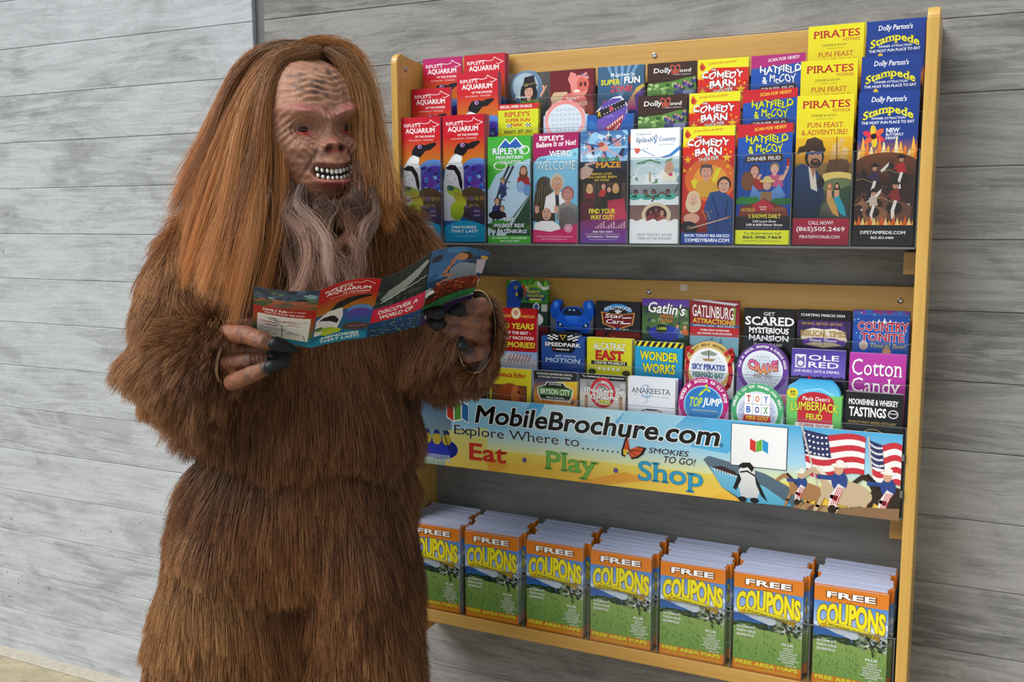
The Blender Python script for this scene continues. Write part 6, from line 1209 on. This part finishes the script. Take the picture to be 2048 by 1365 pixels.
paint(G2(-.03, -.052, .014, .010), '#a89082', .45)
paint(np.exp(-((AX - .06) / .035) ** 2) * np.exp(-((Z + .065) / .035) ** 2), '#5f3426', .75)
paint(G2(0, -.068, .035, .014), '#9a6a48', .6)
sl = (slit.ravel())
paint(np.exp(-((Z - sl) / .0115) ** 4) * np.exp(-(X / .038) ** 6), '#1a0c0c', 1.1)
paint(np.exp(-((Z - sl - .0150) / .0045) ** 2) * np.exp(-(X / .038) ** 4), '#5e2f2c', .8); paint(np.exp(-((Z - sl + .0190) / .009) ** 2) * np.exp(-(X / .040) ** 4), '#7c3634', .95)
paint(G2(0, -.135, .03, .012), '#8a5a44', .6); paint(np.clip((np.abs(th.ravel()) - 1.2) * 3, 0, 1), '#5a3526', .8)
C = np.clip(C * [1.28, 1.22, 1.20], 0, 1)
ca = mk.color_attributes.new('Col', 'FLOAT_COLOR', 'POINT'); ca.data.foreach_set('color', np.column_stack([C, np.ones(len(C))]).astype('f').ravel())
def mat_skin(name, rough=.5, bs=.55, sc_=230):
    m = NM(name); a = m.n('ShaderNodeVertexColor'); a.layer_name = 'Col'; co = m.coords(False)
    n = m.noise(co, sc_, 4, .65); n2 = m.noise(co, 70, 4, .6)
    c = m.mix(a.outputs[0], m.ramp(n, [(.3, .72), (.7, 1.15)]), .7, 'MULTIPLY'); m.l(c, m.b.inputs['Base Color']); m.b.inputs['Roughness'].default_value = rough
    m.bump(m.math('ADD', n, n2), bs, .003); return m.m
M_SKIN = mat_skin('latex_skin')
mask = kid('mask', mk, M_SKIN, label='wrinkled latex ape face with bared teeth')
def ellipsoid(name, c, r, M, mat, parent, seg=14, rings=9, flat=None):
    bm = bmesh.new(); bmesh.ops.create_uvsphere(bm, u_segments=seg, v_segments=rings, radius=1)
    for v in bm.verts: v.co = Vector(np.asarray(c) + np.asarray(M) @ (np.array(v.co[:]) * r))
    me_ = smooth(bpy.data.meshes.new(name)); bm.to_mesh(me_); bm.free(); return link(name, me_, mat, parent)
M_TOOTH = mat_plain('tooth_white', (.82, .78, .68), .25); M_EYE = mat_plain('dark_eye', (.030, .008, .006), .35)
def surf_y(xx, zz):
    j = np.argmin((mv[:, 0] - xx) ** 2 + (mv[:, 2] - zz) ** 2 + (mv[:, 1] < -.06) * 1.0); return mv[j, 1]
for row, zo, n_, s_ in ((0, .0058, 9, 1.0), (1, -.0066, 9, .95)):
    for i in range(n_):
        t = (i - (n_ - 1) / 2) / ((n_ - 1) / 2); xx = t * .0315; zz = -.0870 + 7.2 * xx ** 2 + zo
        yy = surf_y(xx, -.0870 + 7.2 * xx ** 2) + .0075
        w_ = (.0034 if abs(t) > .3 or row else .0044) * random.uniform(.85, 1.08); zz += random.uniform(-.0007, .0007)
        ellipsoid('tooth', HL((xx, yy, zz)), (w_ * s_, .0040, (.0052 if row == 0 and abs(t) < .4 else .0042) * s_), HM, M_TOOTH, mask, 10, 7)
for sx in (-1, 1):
    ellipsoid('eye', HL((sx * .040, surf_y(sx * .040, -.001) - .0015, -.001)), (.0125, .0055, .0048), HM, M_EYE, mask)
# ---- hair cap, wig and beard
cap = bmesh.new(); bmesh.ops.create_uvsphere(cap, u_segments=40, v_segments=24, radius=1)
for v in cap.verts: v.co = Vector(HL(np.array([v.co[0] * .100, v.co[1] * .105 - .112, v.co[2] * .138 + .004])))
cm = smooth(bpy.data.meshes.new('wig')); cap.to_mesh(cm); cap.free()
M_WIGC = mat_plain('wig_backing', (.16, .055, .018), .9); wig = kid('wig', cm, M_WIGC, label='long orange-brown wig hair')
M_WIG = mat_hair('orange_wig_hair', (.17, .060, .020), (.42, .18, .058), (.68, .40, .17), (.60, .235, .058), .38)
M_BRD = mat_hair('pinkish_beard_hair', (.10, .045, .03), (.27, .15, .105), (.50, .34, .27), (.34, .14, .07), .4)
def spline(P, n):
    P = np.asarray(P, float); m = len(P); t = np.linspace(0, m - 1, n); out = np.zeros((n, P.shape[1]))
    for i, tt in enumerate(t):
        k = min(int(tt), m - 2); f = tt - k; p0, p1, p2, p3 = P[max(k - 1, 0)], P[k], P[k + 1], P[min(k + 2, m - 1)]
        out[i] = .5 * (2 * p1 + (p2 - p0) * f + (2 * p0 - 5 * p1 + 4 * p2 - p3) * f ** 2 + (3 * p1 - p0 - 3 * p2 + p3) * f ** 3)
    return out
def sheet(guides, n, seed, j0=.004, j1=.012, npts=16, wave=.006, clump=40, cl_k=.75, cut=.25):
    """strands blended between an ordered list of guides (px, py, depth); gathered in locks"""
    r = np.random.default_rng(seed); Gd = np.array([spline([L(*p) for p in gg], npts) for gg in guides]); m = len(Gd)
    s = r.random(n) * (m - 1)
    sc_ = np.sort(r.random(clump) * (m - 1)); near = np.abs(s[:, None] - sc_[None]).argmin(1); k = np.minimum(s.astype(int), m - 2); f = (s - k)[:, None, None]; P_ = Gd[k] * (1 - f) + Gd[k + 1] * f
    sk = sc_[near]; k2 = np.minimum(sk.astype(int), m - 2); f2 = (sk - k2)[:, None, None]; Q = Gd[k2] * (1 - f2) + Gd[k2 + 1] * f2
    t = np.linspace(0, 1, npts)[None, :, None]; w = cl_k * np.clip(t * 1.6, 0, 1); P_ = P_ * (1 - w) + Q * w
    lockoff = r.normal(size=(clump, 3))[near][:, None] * .016 * t ** .8
    jit = r.normal(size=(n, 1, 3)) * (j0 + (j1 - j0) * t); ph = r.uniform(0, 6.28, (clump, 1, 3))[near]; wv = np.sin(t * 9 + ph) * wave * t
    fz_ = r.normal(size=(n, 1, 3)) * .010 * t ** 2 * (r.random((n, 1, 1)) < .12)
    P_ = P_ + lockoff + jit + wv + fz_ * 2.0
    # strands end at different heights
    e = 1 - cut * r.random(n) ** 1.5
    out = np.zeros_like(P_); tt = np.linspace(0, 1, npts)
    for i in range(npts):
        q_ = tt[i] * e * (npts - 1); a = np.minimum(q_.astype(int), npts - 2); ff = (q_ - a)[:, None]; ii = np.arange(n); out[:, i] = P_[ii, a] * (1 - ff) + P_[ii, a + 1] * ff
    tn = .45 + .20 * r.normal(size=clump)[near] + .16 * r.normal(size=n); tintv = np.clip(.35 + .22 * r.normal(size=clump)[near], 0, 1)
    return out, np.clip(tn, 0, 1), tintv
sets = []
# the long left curtain, outer to inner
left = [
 [(625, 96, 1.90), (560, 98, 1.95), (492, 140, 1.98), (452, 220, 1.98), (415, 320, 1.96), (390, 392, 1.93)],
 [(632, 97, 1.86), (556, 104, 1.89), (486, 165, 1.92), (442, 270, 1.90), (405, 370, 1.87), (368, 455, 1.84)],
 [(636, 99, 1.82), (556, 110, 1.83), (492, 185, 1.84), (450, 300, 1.83), (420, 400, 1.80), (384, 510, 1.77)],
 [(636, 103, 1.79), (560, 118, 1.79), (503, 200, 1.78), (468, 320, 1.76), (440, 430, 1.74), (402, 570, 1.71)],
 [(630, 108, 1.77), (562, 130, 1.76), (518, 215, 1.75), (488, 330, 1.73), (462, 450, 1.71), (440, 590, 1.69)],
 [(616, 106, 1.79), (556, 128, 1.76), (524, 215, 1.74), (504, 350, 1.73), (488, 470, 1.70), (462, 615, 1.69)],
 [(600, 110, 1.80), (556, 136, 1.765), (533, 205, 1.738), (524, 350, 1.73), (510, 470, 1.70), (482, 590, 1.69)]]
P1_, a1, b1 = sheet(left, 22000, 5, .003, .006, 18, .010, 46, .86, .42)
sets.append((P1_, a1, b1))
top = [
 [(560, 106, 1.84), (600, 100, 1.88), (640, 98, 1.90), (684, 108, 1.93), (710, 145, 1.94), (728, 230, 1.94)],
 [(545, 120, 1.80), (598, 101, 1.84), (642, 100, 1.86), (687, 116, 1.90), (712, 170, 1.91), (726, 265, 1.91)],
 [(575, 112, 1.80), (610, 102, 1.82), (645, 103, 1.84), (688, 124, 1.86), (710, 180, 1.87), (722, 300, 1.88)]]
P2_, a2, b2 = sheet(top, 9000, 6, .003, .006, 16, .004, 30, .5, .1); sets.append((P2_, a2, b2))
right = [
 [(650, 98, 1.90), (694, 118, 1.92), (720, 185, 1.92), (736, 270, 1.91), (756, 350, 1.89), (774, 405, 1.87)],
 [(648, 101, 1.87), (692, 126, 1.89), (716, 200, 1.90), (730, 290, 1.89), (746, 380, 1.86), (762, 435, 1.84)],
 [(655, 102, 1.82), (690, 124, 1.82), (717, 190, 1.82), (728, 290, 1.81), (734, 380, 1.79), (742, 440, 1.77)],
 [(655, 104, 1.80), (684, 128, 1.79), (709, 180, 1.785), (720, 260, 1.775), (723, 345, 1.77), (724, 410, 1.76)]]
P3_, a3, b3 = sheet(right, 9500, 7, .003, .008, 16, .007, 34, .7); sets.append((P3_, a3, b3 * .8))
npm = 16
def resample(P, n): 
    t = np.linspace(0, P.shape[1] - 1, n); a = np.minimum(t.astype(int), P.shape[1] - 2); f = (t - a)[None, :, None]; return P[:, a] * (1 - f) + P[:, a + 1] * f
WP = np.concatenate([resample(s[0], npm) for s in sets]); WT = np.concatenate([s[1] for s in sets]); WI = np.concatenate([s[2] for s in sets])
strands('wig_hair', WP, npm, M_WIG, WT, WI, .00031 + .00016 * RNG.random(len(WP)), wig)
beard = [
 [(560, 345, 1.76), (548, 400, 1.75), (560, 470, 1.73), (575, 560, 1.70)],
 [(580, 372, 1.74), (572, 420, 1.72), (592, 480, 1.70), (600, 575, 1.68)],
 [(608, 392, 1.72), (596, 430, 1.71), (622, 500, 1.69), (618, 590, 1.675)],
 [(636, 405, 1.70), (628, 440, 1.69), (640, 500, 1.68), (655, 580, 1.67)],
 [(668, 410, 1.69), (662, 445, 1.685), (668, 500, 1.68), (682, 560, 1.67)],
 [(698, 402, 1.71), (708, 440, 1.71), (700, 490, 1.69), (705, 560, 1.68)],
 [(716, 366, 1.75), (740, 425, 1.75), (722, 480, 1.72), (735, 560, 1.70)]]
B1, bt, bi = sheet(beard, 2200, 9, .004, .005, 16, .018, 16, .9, .5)
fuzz = [[(550, 300, 1.78), (548, 340, 1.77), (560, 385, 1.76)], [(566, 335, 1.765), (566, 365, 1.75), (578, 405, 1.74)], [(592, 378, 1.755), (598, 398, 1.74), (612, 428, 1.72)], [(640, 404, 1.75), (640, 414, 1.73), (645, 440, 1.71)], [(690, 402, 1.75), (694, 414, 1.73), (696, 440, 1.72)], [(712, 330, 1.75), (716, 360, 1.75), (716, 400, 1.74)]]
B2, bt2, bi2 = sheet(fuzz, 1500, 12, .005, .008, 16, .008, 24, .5, .4)
locks = [[(603, 372, 1.715), (592, 410, 1.705), (620, 450, 1.69), (648, 510, 1.675), (655, 575, 1.665)], [(606, 374, 1.715), (597, 412, 1.70), (628, 452, 1.688), (656, 512, 1.673), (664, 570, 1.665)]]
locks2 = [[(738, 372, 1.755), (748, 425, 1.74), (716, 470, 1.705), (704, 545, 1.68)], [(742, 372, 1.76), (753, 427, 1.745), (722, 474, 1.71), (712, 540, 1.68)]]
locks3 = [[(566, 385, 1.75), (572, 425, 1.735), (606, 460, 1.71), (622, 500, 1.69)], [(570, 388, 1.75), (578, 430, 1.735), (612, 462, 1.71), (630, 505, 1.69)]]
LK = [sheet(q, n_, sd_, .0025, .006, 16, .006, 3, .6, .3) for q, n_, sd_ in ((locks, 420, 51), (locks2, 260, 52), (locks3, 200, 53))]
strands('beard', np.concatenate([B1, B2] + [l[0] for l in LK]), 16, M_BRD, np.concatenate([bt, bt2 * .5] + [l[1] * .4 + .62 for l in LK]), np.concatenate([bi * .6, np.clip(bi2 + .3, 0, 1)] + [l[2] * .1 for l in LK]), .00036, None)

# ---- cuffs, gloves and nails
M_CUFF = mat_plain('cuff_lining', (.035, .018, .012), .9); M_HEM = mat_plain('cuff_hem', (.42, .26, .14), .8)
def cuff(center, axis, up, r1, r2, depth, bk, name='cuff_lining'):
    c = L(*center); a = np.asarray(axis, float); a /= np.linalg.norm(a); u_ = np.asarray(up, float); u_ -= a * (u_ @ a); u_ /= np.linalg.norm(u_); s_ = np.cross(a, u_)
    n = 40; prof = [(1.02, -.006), (1.012, .0006), (1.0, .0012), (.988, 0.0), (.95, -.012), (.88, -depth * .6), (.6, -depth), (.0, -depth)]
    V = []; F = []
    for k, (rr, h) in enumerate(prof):
        for i in range(n): t = 2 * PI * i / n; V.append(c + (a * h if h > -.004 else -bk * abs(h) * -1) + (u_ * r1 * math.sin(t) + s_ * r2 * math.cos(t)) * rr)
    for k in range(len(prof) - 1):
        for i in range(n): F.append((k * n + i, k * n + (i + 1) % n, (k + 1) * n + (i + 1) % n, (k + 1) * n + i))
    me_ = bpy.data.meshes.new(name); me_.from_pydata([tuple(v) for v in V], [], F); smooth(me_); me_.materials.append(M_CUFF); me_.materials.append(M_HEM)
    for p in me_.polygons:
        if p.index < n * 3: p.material_index = 1
    bm = bmesh.new(); bm.from_mesh(me_); bmesh.ops.recalc_face_normals(bm, faces=bm.faces[:]); bm.to_mesh(me_); bm.free()
    return kid(name, me_, None)
for cc_, c_, a_, u_, s_, r1_, r2_, bk_ in CUFFS: cuff(cc_, a_, u_, r1_, r2_, .05, bk_)
def hand(fingers, palm, nails, voxel=.0019):
    S = []
    for f in fingers: S += chain(f, .5)
    for p in palm: S += chain(p, .5)
    me_ = blobs(S, voxel, 3, 'glove')
    n = len(me_.vertices); co = np.empty(n * 3, 'f'); me_.vertices.foreach_get('co', co); co = co.reshape(-1, 3).astype(float)
    # skin creases across the fingers and dark painted knuckles
    dk = np.zeros(n); cr = np.zeros(n)
    for f in fingers:
        J = [L(*p[:3]) for p in f]
        for a, b in zip(J, J[1:]):
            ab = b - a; l2 = ab @ ab; t = np.clip(((co - a) @ ab) / l2, 0, 1); dd = np.linalg.norm(co - (a + t[:, None] * ab), axis=1); w = np.exp(-(dd / .014) ** 4)
            cr += w * np.sin(t * math.sqrt(l2) * 1050 + 2 * np.sin(co[:, 0] * 120))
        for j in J[1:]: dk += np.exp(-(np.linalg.norm(co - j, axis=1) / .0135) ** 3)
    nn = np.empty(n * 3, 'f'); me_.vertices.foreach_get('normal', nn); nn = nn.reshape(-1, 3)
    co2 = co + nn * (np.clip(cr, -1, 1) * .0007 + np.clip(dk, 0, 1) * .0014)[:, None]; me_.vertices.foreach_set('co', co2.astype('f').ravel())
    c = np.tile(np.array(sc('#8f5a40')), (n, 1)); w = np.clip(dk * 1.1 + .25 * np.sin(co[:, 0] * 300) * np.sin(co[:, 2] * 260), 0, 1)[:, None]; c = c * (1 - w * .95) + np.array(sc('#221a1c')) * w * .95; w2 = np.clip(-cr, 0, 1)[:, None] * .55; c = c * (1 - w2) + np.array(sc('#4a2c22')) * w2
    ca_ = me_.color_attributes.new('Col', 'FLOAT_COLOR', 'POINT'); ca_.data.foreach_set('color', np.column_stack([c, np.ones(n)]).astype('f').ravel())
    o = kid('glove', me_, M_SKIN)
    for a, b, w_ in nails:
        pa, pb = L(*a), L(*b); ax1 = pb - pa; l_ = np.linalg.norm(ax1); ax1 /= l_; ou = -CAM_M[:, 1] + CAM_M[:, 2] * .25; ou -= ax1 * (ou @ ax1); ou /= np.linalg.norm(ou); sd_ = np.cross(ax1, ou)
        V = []; F = []; n1, n2 = 12, 15
        for i in range(n1 + 1):
            t = i / n1; wd = w_ * (math.sin(min(1, t * 3.2 + .25) * PI / 2)) * (1 - max(0, t - .35) / .65) ** .55 if t < 1 else .0004
            for j in range(n2 + 1):
                q_ = -1 + 2 * j / n2; hgt = math.sqrt(max(0, 1 - q_ * q_)) * wd * .62 + .0012 * math.cos(q_ * 22) * (1 - q_ * q_) * .35
                V.append(pa + ax1 * l_ * t + sd_ * wd * q_ + ou * (hgt - .002 - .10 * l_ * t * t))
            V.append(pa + ax1 * l_ * t - ou * (.005 * (1 - t) + .002 + .10 * l_ * t * t))
        m2 = n2 + 2
        for i in range(n1):
            for j in range(m2): F.append((i * m2 + j, i * m2 + (j + 1) % m2, (i + 1) * m2 + (j + 1) % m2, (i + 1) * m2 + j))
        F.append(list(range(m2))[::-1]); me2 = bpy.data.meshes.new('nail'); me2.from_pydata([tuple(v) for v in V], [], F); smooth(me2)
        bm = bmesh.new(); bm.from_mesh(me2); bmesh.ops.recalc_face_normals(bm, faces=bm.faces[:]); bm.to_mesh(me2); bm.free(); link('nail', me2, M_NAIL, o)
    return o
M_NAIL = mat_plain('black_nail', (.006, .0065, .008), .42, **{'Specular IOR Level': .25})
hand([[(452, 668, 1.640, .0165), (492, 670, 1.605, .0160), (527, 683, 1.590, .0150), (553, 691, 1.590, .0085)],
      [(455, 700, 1.650, .0140), (500, 699, 1.640, .0130), (540, 704, 1.640, .0110), (562, 708, 1.645, .0080)],
      [(455, 722, 1.640, .0140), (500, 722, 1.625, .0130), (540, 719, 1.635, .0110)],
      [(465, 765, 1.635, .0150), (502, 750, 1.600, .0145), (534, 736, 1.588, .0115), (544, 732, 1.590, .0075)],
      [(455, 655, 1.66, .014), (500, 650, 1.69, .0125), (545, 640, 1.71, .011), (570, 632, 1.72, .009)]],
     [[(440, 700, 1.67, (.03, .02, .035)), (470, 712, 1.65, (.022, .02, .042))]],
     [((538, 684, 1.577), (600, 704, 1.590), .0135), ((528, 738, 1.575), (580, 722, 1.580), .0120), ((532, 704, 1.630), (585, 716, 1.632), .0105), ((528, 722, 1.622), (566, 722, 1.630), .009)])
hand([[(975, 628, 1.69, .0150), (962, 612, 1.64, .0150), (934, 616, 1.61, .0135), (920, 622, 1.606, .0085)],
      [(975, 652, 1.69, .0145), (950, 646, 1.63, .0145), (910, 640, 1.60, .0130), (884, 631, 1.603, .0085)],
      [(974, 674, 1.69, .0145), (948, 670, 1.63, .0145), (908, 662, 1.605, .0125), (882, 652, 1.606, .008)],
      [(975, 692, 1.69, .0140), (958, 706, 1.64, .0140), (938, 712, 1.61, .0125), (927, 698, 1.606, .008)],
      [(975, 640, 1.70, .015), (945, 615, 1.69, .014), (920, 590, 1.68, .0125), (900, 575, 1.675, .010)]],
     [[(978, 655, 1.72, (.014, .022, .036)), (970, 662, 1.70, (.012, .018, .034))]],
     [((930, 615, 1.588), (890, 629, 1.592), .0120), ((890, 627, 1.580), (842, 622, 1.588), .0130), ((888, 652, 1.590), (850, 640, 1.596), .0120), ((927, 702, 1.588), (922, 671, 1.592), .0105)])

# ---- the unfolded brochure in the hands (its own thing)
TOPC = [(508, 573, 1.500), (641, 581, 1.465), (764, 558, 1.500), (864, 503, 1.470), (981, 505, 1.510)]
BOTC = [(505, 672, 1.655), (622, 696, 1.632), (731, 676, 1.655), (840, 652, 1.632), (940, 604, 1.650)]
def art_open():
    a = Art(.4064, CH)
    # panel 1: map
    a.rect(0, 0, .25, .33, '#33485a', '#7a5a48'); a.photo(0, 0, .25, .2, ['#2c3e50', '#4a6a8a', '#263238', '#5a7a58', '#8ab0c8'], 20, 3, .03); a.photo(0, .18, .25, .35, ['#b06a4a', '#8a4a38', '#3a5a3a', '#6a5a50'], 18, 4, .03)
    a.rect(0, .33, .25, .48, '#a8201c', '#b02a20'); a.rect(0, .46, .25, .86, '#a8301c', '#2a7a4a'); a.rect(0, .84, .25, 1, '#1a7a8c', '#1480a8')
    a.text('FAMILY FUN', .04, .36, .135, .405, '#ffffff', bold=.05); a.text('JUST A SHORT', .14, .365, .21, .395, '#ffffff', bold=.01); a.text('WALK OR TROLLEY RIDE AWAY!', .045, .42, .205, .452, '#ffffff', bold=.02)
    a.rect(.018, .475, .232, .90, '#e8e6e4')
    for p in ([(.08, .52), (.12, .66), (.125, .88)], [(.12, .66), (.17, .6), (.22, .54)], [(.03, .62), (.08, .62), (.12, .66)], [(.05, .85), (.08, .76), (.13, .74), (.21, .8), (.22, .88)]): a.line(p, .0035, '#606468')
    r = random.Random(4)
    for k in range(16): x, yy = r.uniform(.025, .17), r.uniform(.5, .86); a.text(r.choice(['PARKWAY', 'RIVER RD', 'SKYLIFT', 'AQUARIUM', 'MAZE']), x, yy, x + .05, yy + .02, r.choice(['#c02028', '#303438']), bold=.02, shear=.2)
    # panel 2: the red cover
    a.rect(.25, 0, .5, .2, '#c0141e', '#b81c20'); a.rect(.25, .2, .5, .45, '#b81c20', '#a8741e'); a.rect(.25, .45, .5, 1, '#2a5a98', '#146a90')
    a.line([(.30, .07), (.38, .045), (.42, .06), (.44, .03), (.48, .075)], .003, '#ffffff'); a.text("RIPLEY'S", .275, .065, .385, .105, '#ffffff', bold=.03); a.text('AQUARIUM', .28, .11, .465, .165, '#ffffff', bold=.05); a.text('OF THE SMOKIES', .35, .175, .465, .195, '#ffffff', bold=.03); a.text('GATLINBURG TENNESSEE', .3, .205, .45, .22, '#f0d0c8', bold=0)
    a.poly([(.255, .8), (.255, .52), (.30, .42), (.36, .4), (.37, .55), (.35, .8)], '#e0e0e4'); a.poly([(.31, .42), (.33, .32), (.38, .27), (.43, .25), (.475, .24), (.48, .265), (.43, .31), (.39, .36), (.36, .41)], '#16151a'); a.poly([(.265, .54), (.29, .5), (.33, .51), (.355, .6), (.35, .66), (.32, .6), (.29, .56)], '#18171c')
    a.ell(.44, .47, .055, .04, '#5a86c8'); a.ell(.44, .55, .06, .05, '#5a3fa0', '#3a58b0'); a.ell(.44, .76, .065, .035, '#54423a', rot=.2); a.ell(.30, .72, .045, .018, '#9ab83a', rot=.3); a.ell(.33, .79, .045, .03, '#b8c830'); a.ell(.27, .68, .02, .014, '#3d6a5a')
    for i in range(6): a.ell(.41 + .014 * i, .75 + .012 * (i % 2), .007, .006, '#8a6a9a')
    a.ell(.375, 1.0, .15, .10, '#1a8ab0', a0=PI, a1=2 * PI); a.text('MEMORIES', .29, .855, .46, .90, '#ffffff', bold=.05); a.text('THAT LAST!', .285, .915, .465, .96, '#ffffff', bold=.05)
    # panel 3: discover a world of
    a.rect(.5, 0, .75, .5, '#202c34', '#2a3a3c'); a.photo(.5, 0, .75, .5, ['#26323a', '#1a2428', '#33464a', '#3c4c3c'], 16, 6, .04); a.poly([(.52, .36), (.56, .24), (.66, .14), (.73, .07), (.745, .10), (.70, .22), (.62, .34), (.55, .42)], '#a8b0b0', '#7c8a88'); a.line([(.53, .42), (.62, .33), (.74, .28)], .006, '#d0d8d8')
    a.rect(.5, .5, .75, .74, '#d8245a', '#c82a3a'); a.text('DISCOVER A', .53, .545, .72, .61, '#ffffff', bold=.05); a.text('WORLD OF', .54, .635, .70, .70, '#ffffff', bold=.05); a.rect(.5, .74, .75, 1, '#1c4a80', '#1c3a60')
    for i in range(90): x, yy = r.uniform(.5, .745), r.uniform(.75, .99); a.ell(x, yy, .007, .003, r.choice(['#4a88b8', '#2a5a3a', '#88b0c8', '#8aa048', '#1a2c48']), rot=.4, n=8)
    # panel 4: child pointing at the fish
    a.rect(.75, 0, 1, .5, '#2a5a90', '#1c3a5c'); a.photo(.75, 0, 1, .4, ['#2a5a90', '#3a7ab0', '#28406a', '#1c2c44'], 14, 8, .05)
    a.poly([(.84, .48), (.85, .30), (.89, .22), (.97, .24), (.98, .46)], '#8a96a8', '#6a7688'); a.ell(.90, .12, .036, .034, '#3a2a20'); a.ell(.888, .135, .027, .030, '#c08060'); a.ell(.865, .14, .01, .008, '#c08060'); a.line([(.86, .40), (.82, .36), (.85, .24), (.858, .17)], .018, '#b87458'); a.line([(.85, .44), (.80, .47)], .014, '#b87458')
    a.poly([(.955, .16), (.995, .14), (1, .4), (.97, .4)], '#b8b0c8'); a.ell(.985, .11, .018, .018, '#c8a058')
    a.poly([(.755, .58), (.79, .5), (.86, .47), (.99, .44), (1, .7), (.755, .74)], '#7a2a1a', '#4a2418')
    for i in range(60): a.ell(r.uniform(.77, .995), r.uniform(.48, .70), .009, .005, r.choice(['#a83a20', '#c86a30', '#3a2a1c', '#7a4a28']), rot=r.random() * 3, n=8)
    a.ell(.775, .58, .02, .03, '#e8e8ea'); a.ell(.785, .62, .022, .018, '#26221e'); a.poly([(.75, .73), (1, .68), (1, .8), (.75, .85)], '#2a7a4a', '#3a8a50'); a.rect(.75, .84, 1, 1, '#4a2a7a', '#32205a'); a.text('FUN', .77, .87, .83, .93, '#ffffff', bold=.04)
    return a
oa = art_open(); Pp = np.vstack(oa.P); Cc = np.vstack(oa.C); Tt = np.vstack(oa.T)
# cut every ink triangle along the sheet's facets, so that all layers lie in the same small planes
TW = [at(*p) for p in TOPC]; BW = [at(*p) for p in BOTC]; NS = 32; UPD = CAM_M[:, 2] * .9 + CAM_M[:, 1] * .3
def edge_pt(W, u, amp):
    k = min(int(u * 4), 3); f = u * 4 - k
    return W[k] * (1 - f) + W[k + 1] * f + UPD * amp * math.sin(PI * f) * (1 if k in (1, 3) else -.5)
TE = [edge_pt(TW, min(i / NS, .999999), .009) for i in range(NS + 1)]; BE = [edge_pt(BW, min(i / NS, .999999), .003) for i in range(NS + 1)]
def sheet_pt(u, v, cell):
    k, lo = cell; f = u * NS - k; A, B, Cc_, Dd = TE[k], TE[k + 1], BE[k], BE[k + 1]
    return A + (B - A) * f + (Dd - B) * v if not lo else A + (Cc_ - A) * v + (Dd - Cc_) * f      # upper-right and lower-left facets of a strip
def clip_half(poly, fn):
    out = []
    for i, p in enumerate(poly):
        q = poly[(i + 1) % len(poly)]; a, b = fn(p), fn(q)
        if a >= 0: out.append(p)
        if a * b < 0: out.append(p + (q - p) * (a / (a - b)))
    return out
nd = -CAM_M[:, 1] * .75 - CAM_M[:, 2] * .2; nd = nd / np.linalg.norm(nd)
PC = np.hstack([Pp, Cc]); W_ = []; WC = []; WT_ = []
for tri in Tt:
    P3 = [PC[i] for i in tri]; us = [p[0] for p in P3]; k0 = max(0, int(min(us) * NS - 1e-9)); k1 = min(NS - 1, int(max(us) * NS - 1e-9))
    for k in range(k0, k1 + 1):
        q = clip_half(clip_half(P3, lambda p: p[0] * NS - k), lambda p: k + 1 - p[0] * NS)
        if len(q) < 3: continue
        for lo in (0, 1):
            r_ = clip_half(q, (lambda p: p[1] - (p[0] * NS - k)) if lo else (lambda p: (p[0] * NS - k) - p[1]))
            if len(r_) < 3: continue
            n0 = len(W_)
            for p in r_: W_.append(sheet_pt(p[0], p[1], (k, lo)) + nd * (.0006 + p[2] * .000015)); WC.append(p[3:6])
            for i in range(1, len(r_) - 1): WT_.append((n0, n0 + i, n0 + i + 1))
W_ = np.array(W_); Cc = np.array(WC); Tt = np.array(WT_)
back = []; bf_ = []
for s_ in (0, 1):
    for i in range(NS + 1): back += [TE[i] - nd * (.0002 if s_ else -.0001), BE[i] - nd * (.0002 if s_ else -.0001)]
for s_ in (0, 1):
    for i in range(NS): q_ = s_ * 2 * (NS + 1) + 2 * i; bf_ += [(q_, q_ + 3, q_ + 2), (q_, q_ + 1, q_ + 3)]
nW = len(W_); allv = np.vstack([W_, back]); org = (TW[2] + BW[2]) / 2; hm = bpy.data.meshes.new('brochure'); hm.from_pydata((allv - org).tolist(), [], [tuple(t) for t in Tt.tolist()] + [tuple(i + nW for i in f) for f in bf_])
ca = hm.color_attributes.new('Col', 'FLOAT_COLOR', 'POINT'); cc = np.ones((len(allv), 4)); cc[:nW, :3] = Cc; cc[nW:, :3] = sc('#d0d4da'); ca.data.foreach_set('color', cc.astype('f').ravel()); hm.materials.append(M_PRINT)
hb = link('brochure', hm); hb.location = org; tag(hb, 'unfolded four-panel aquarium brochure with a map, held open in both hands', 'brochure')
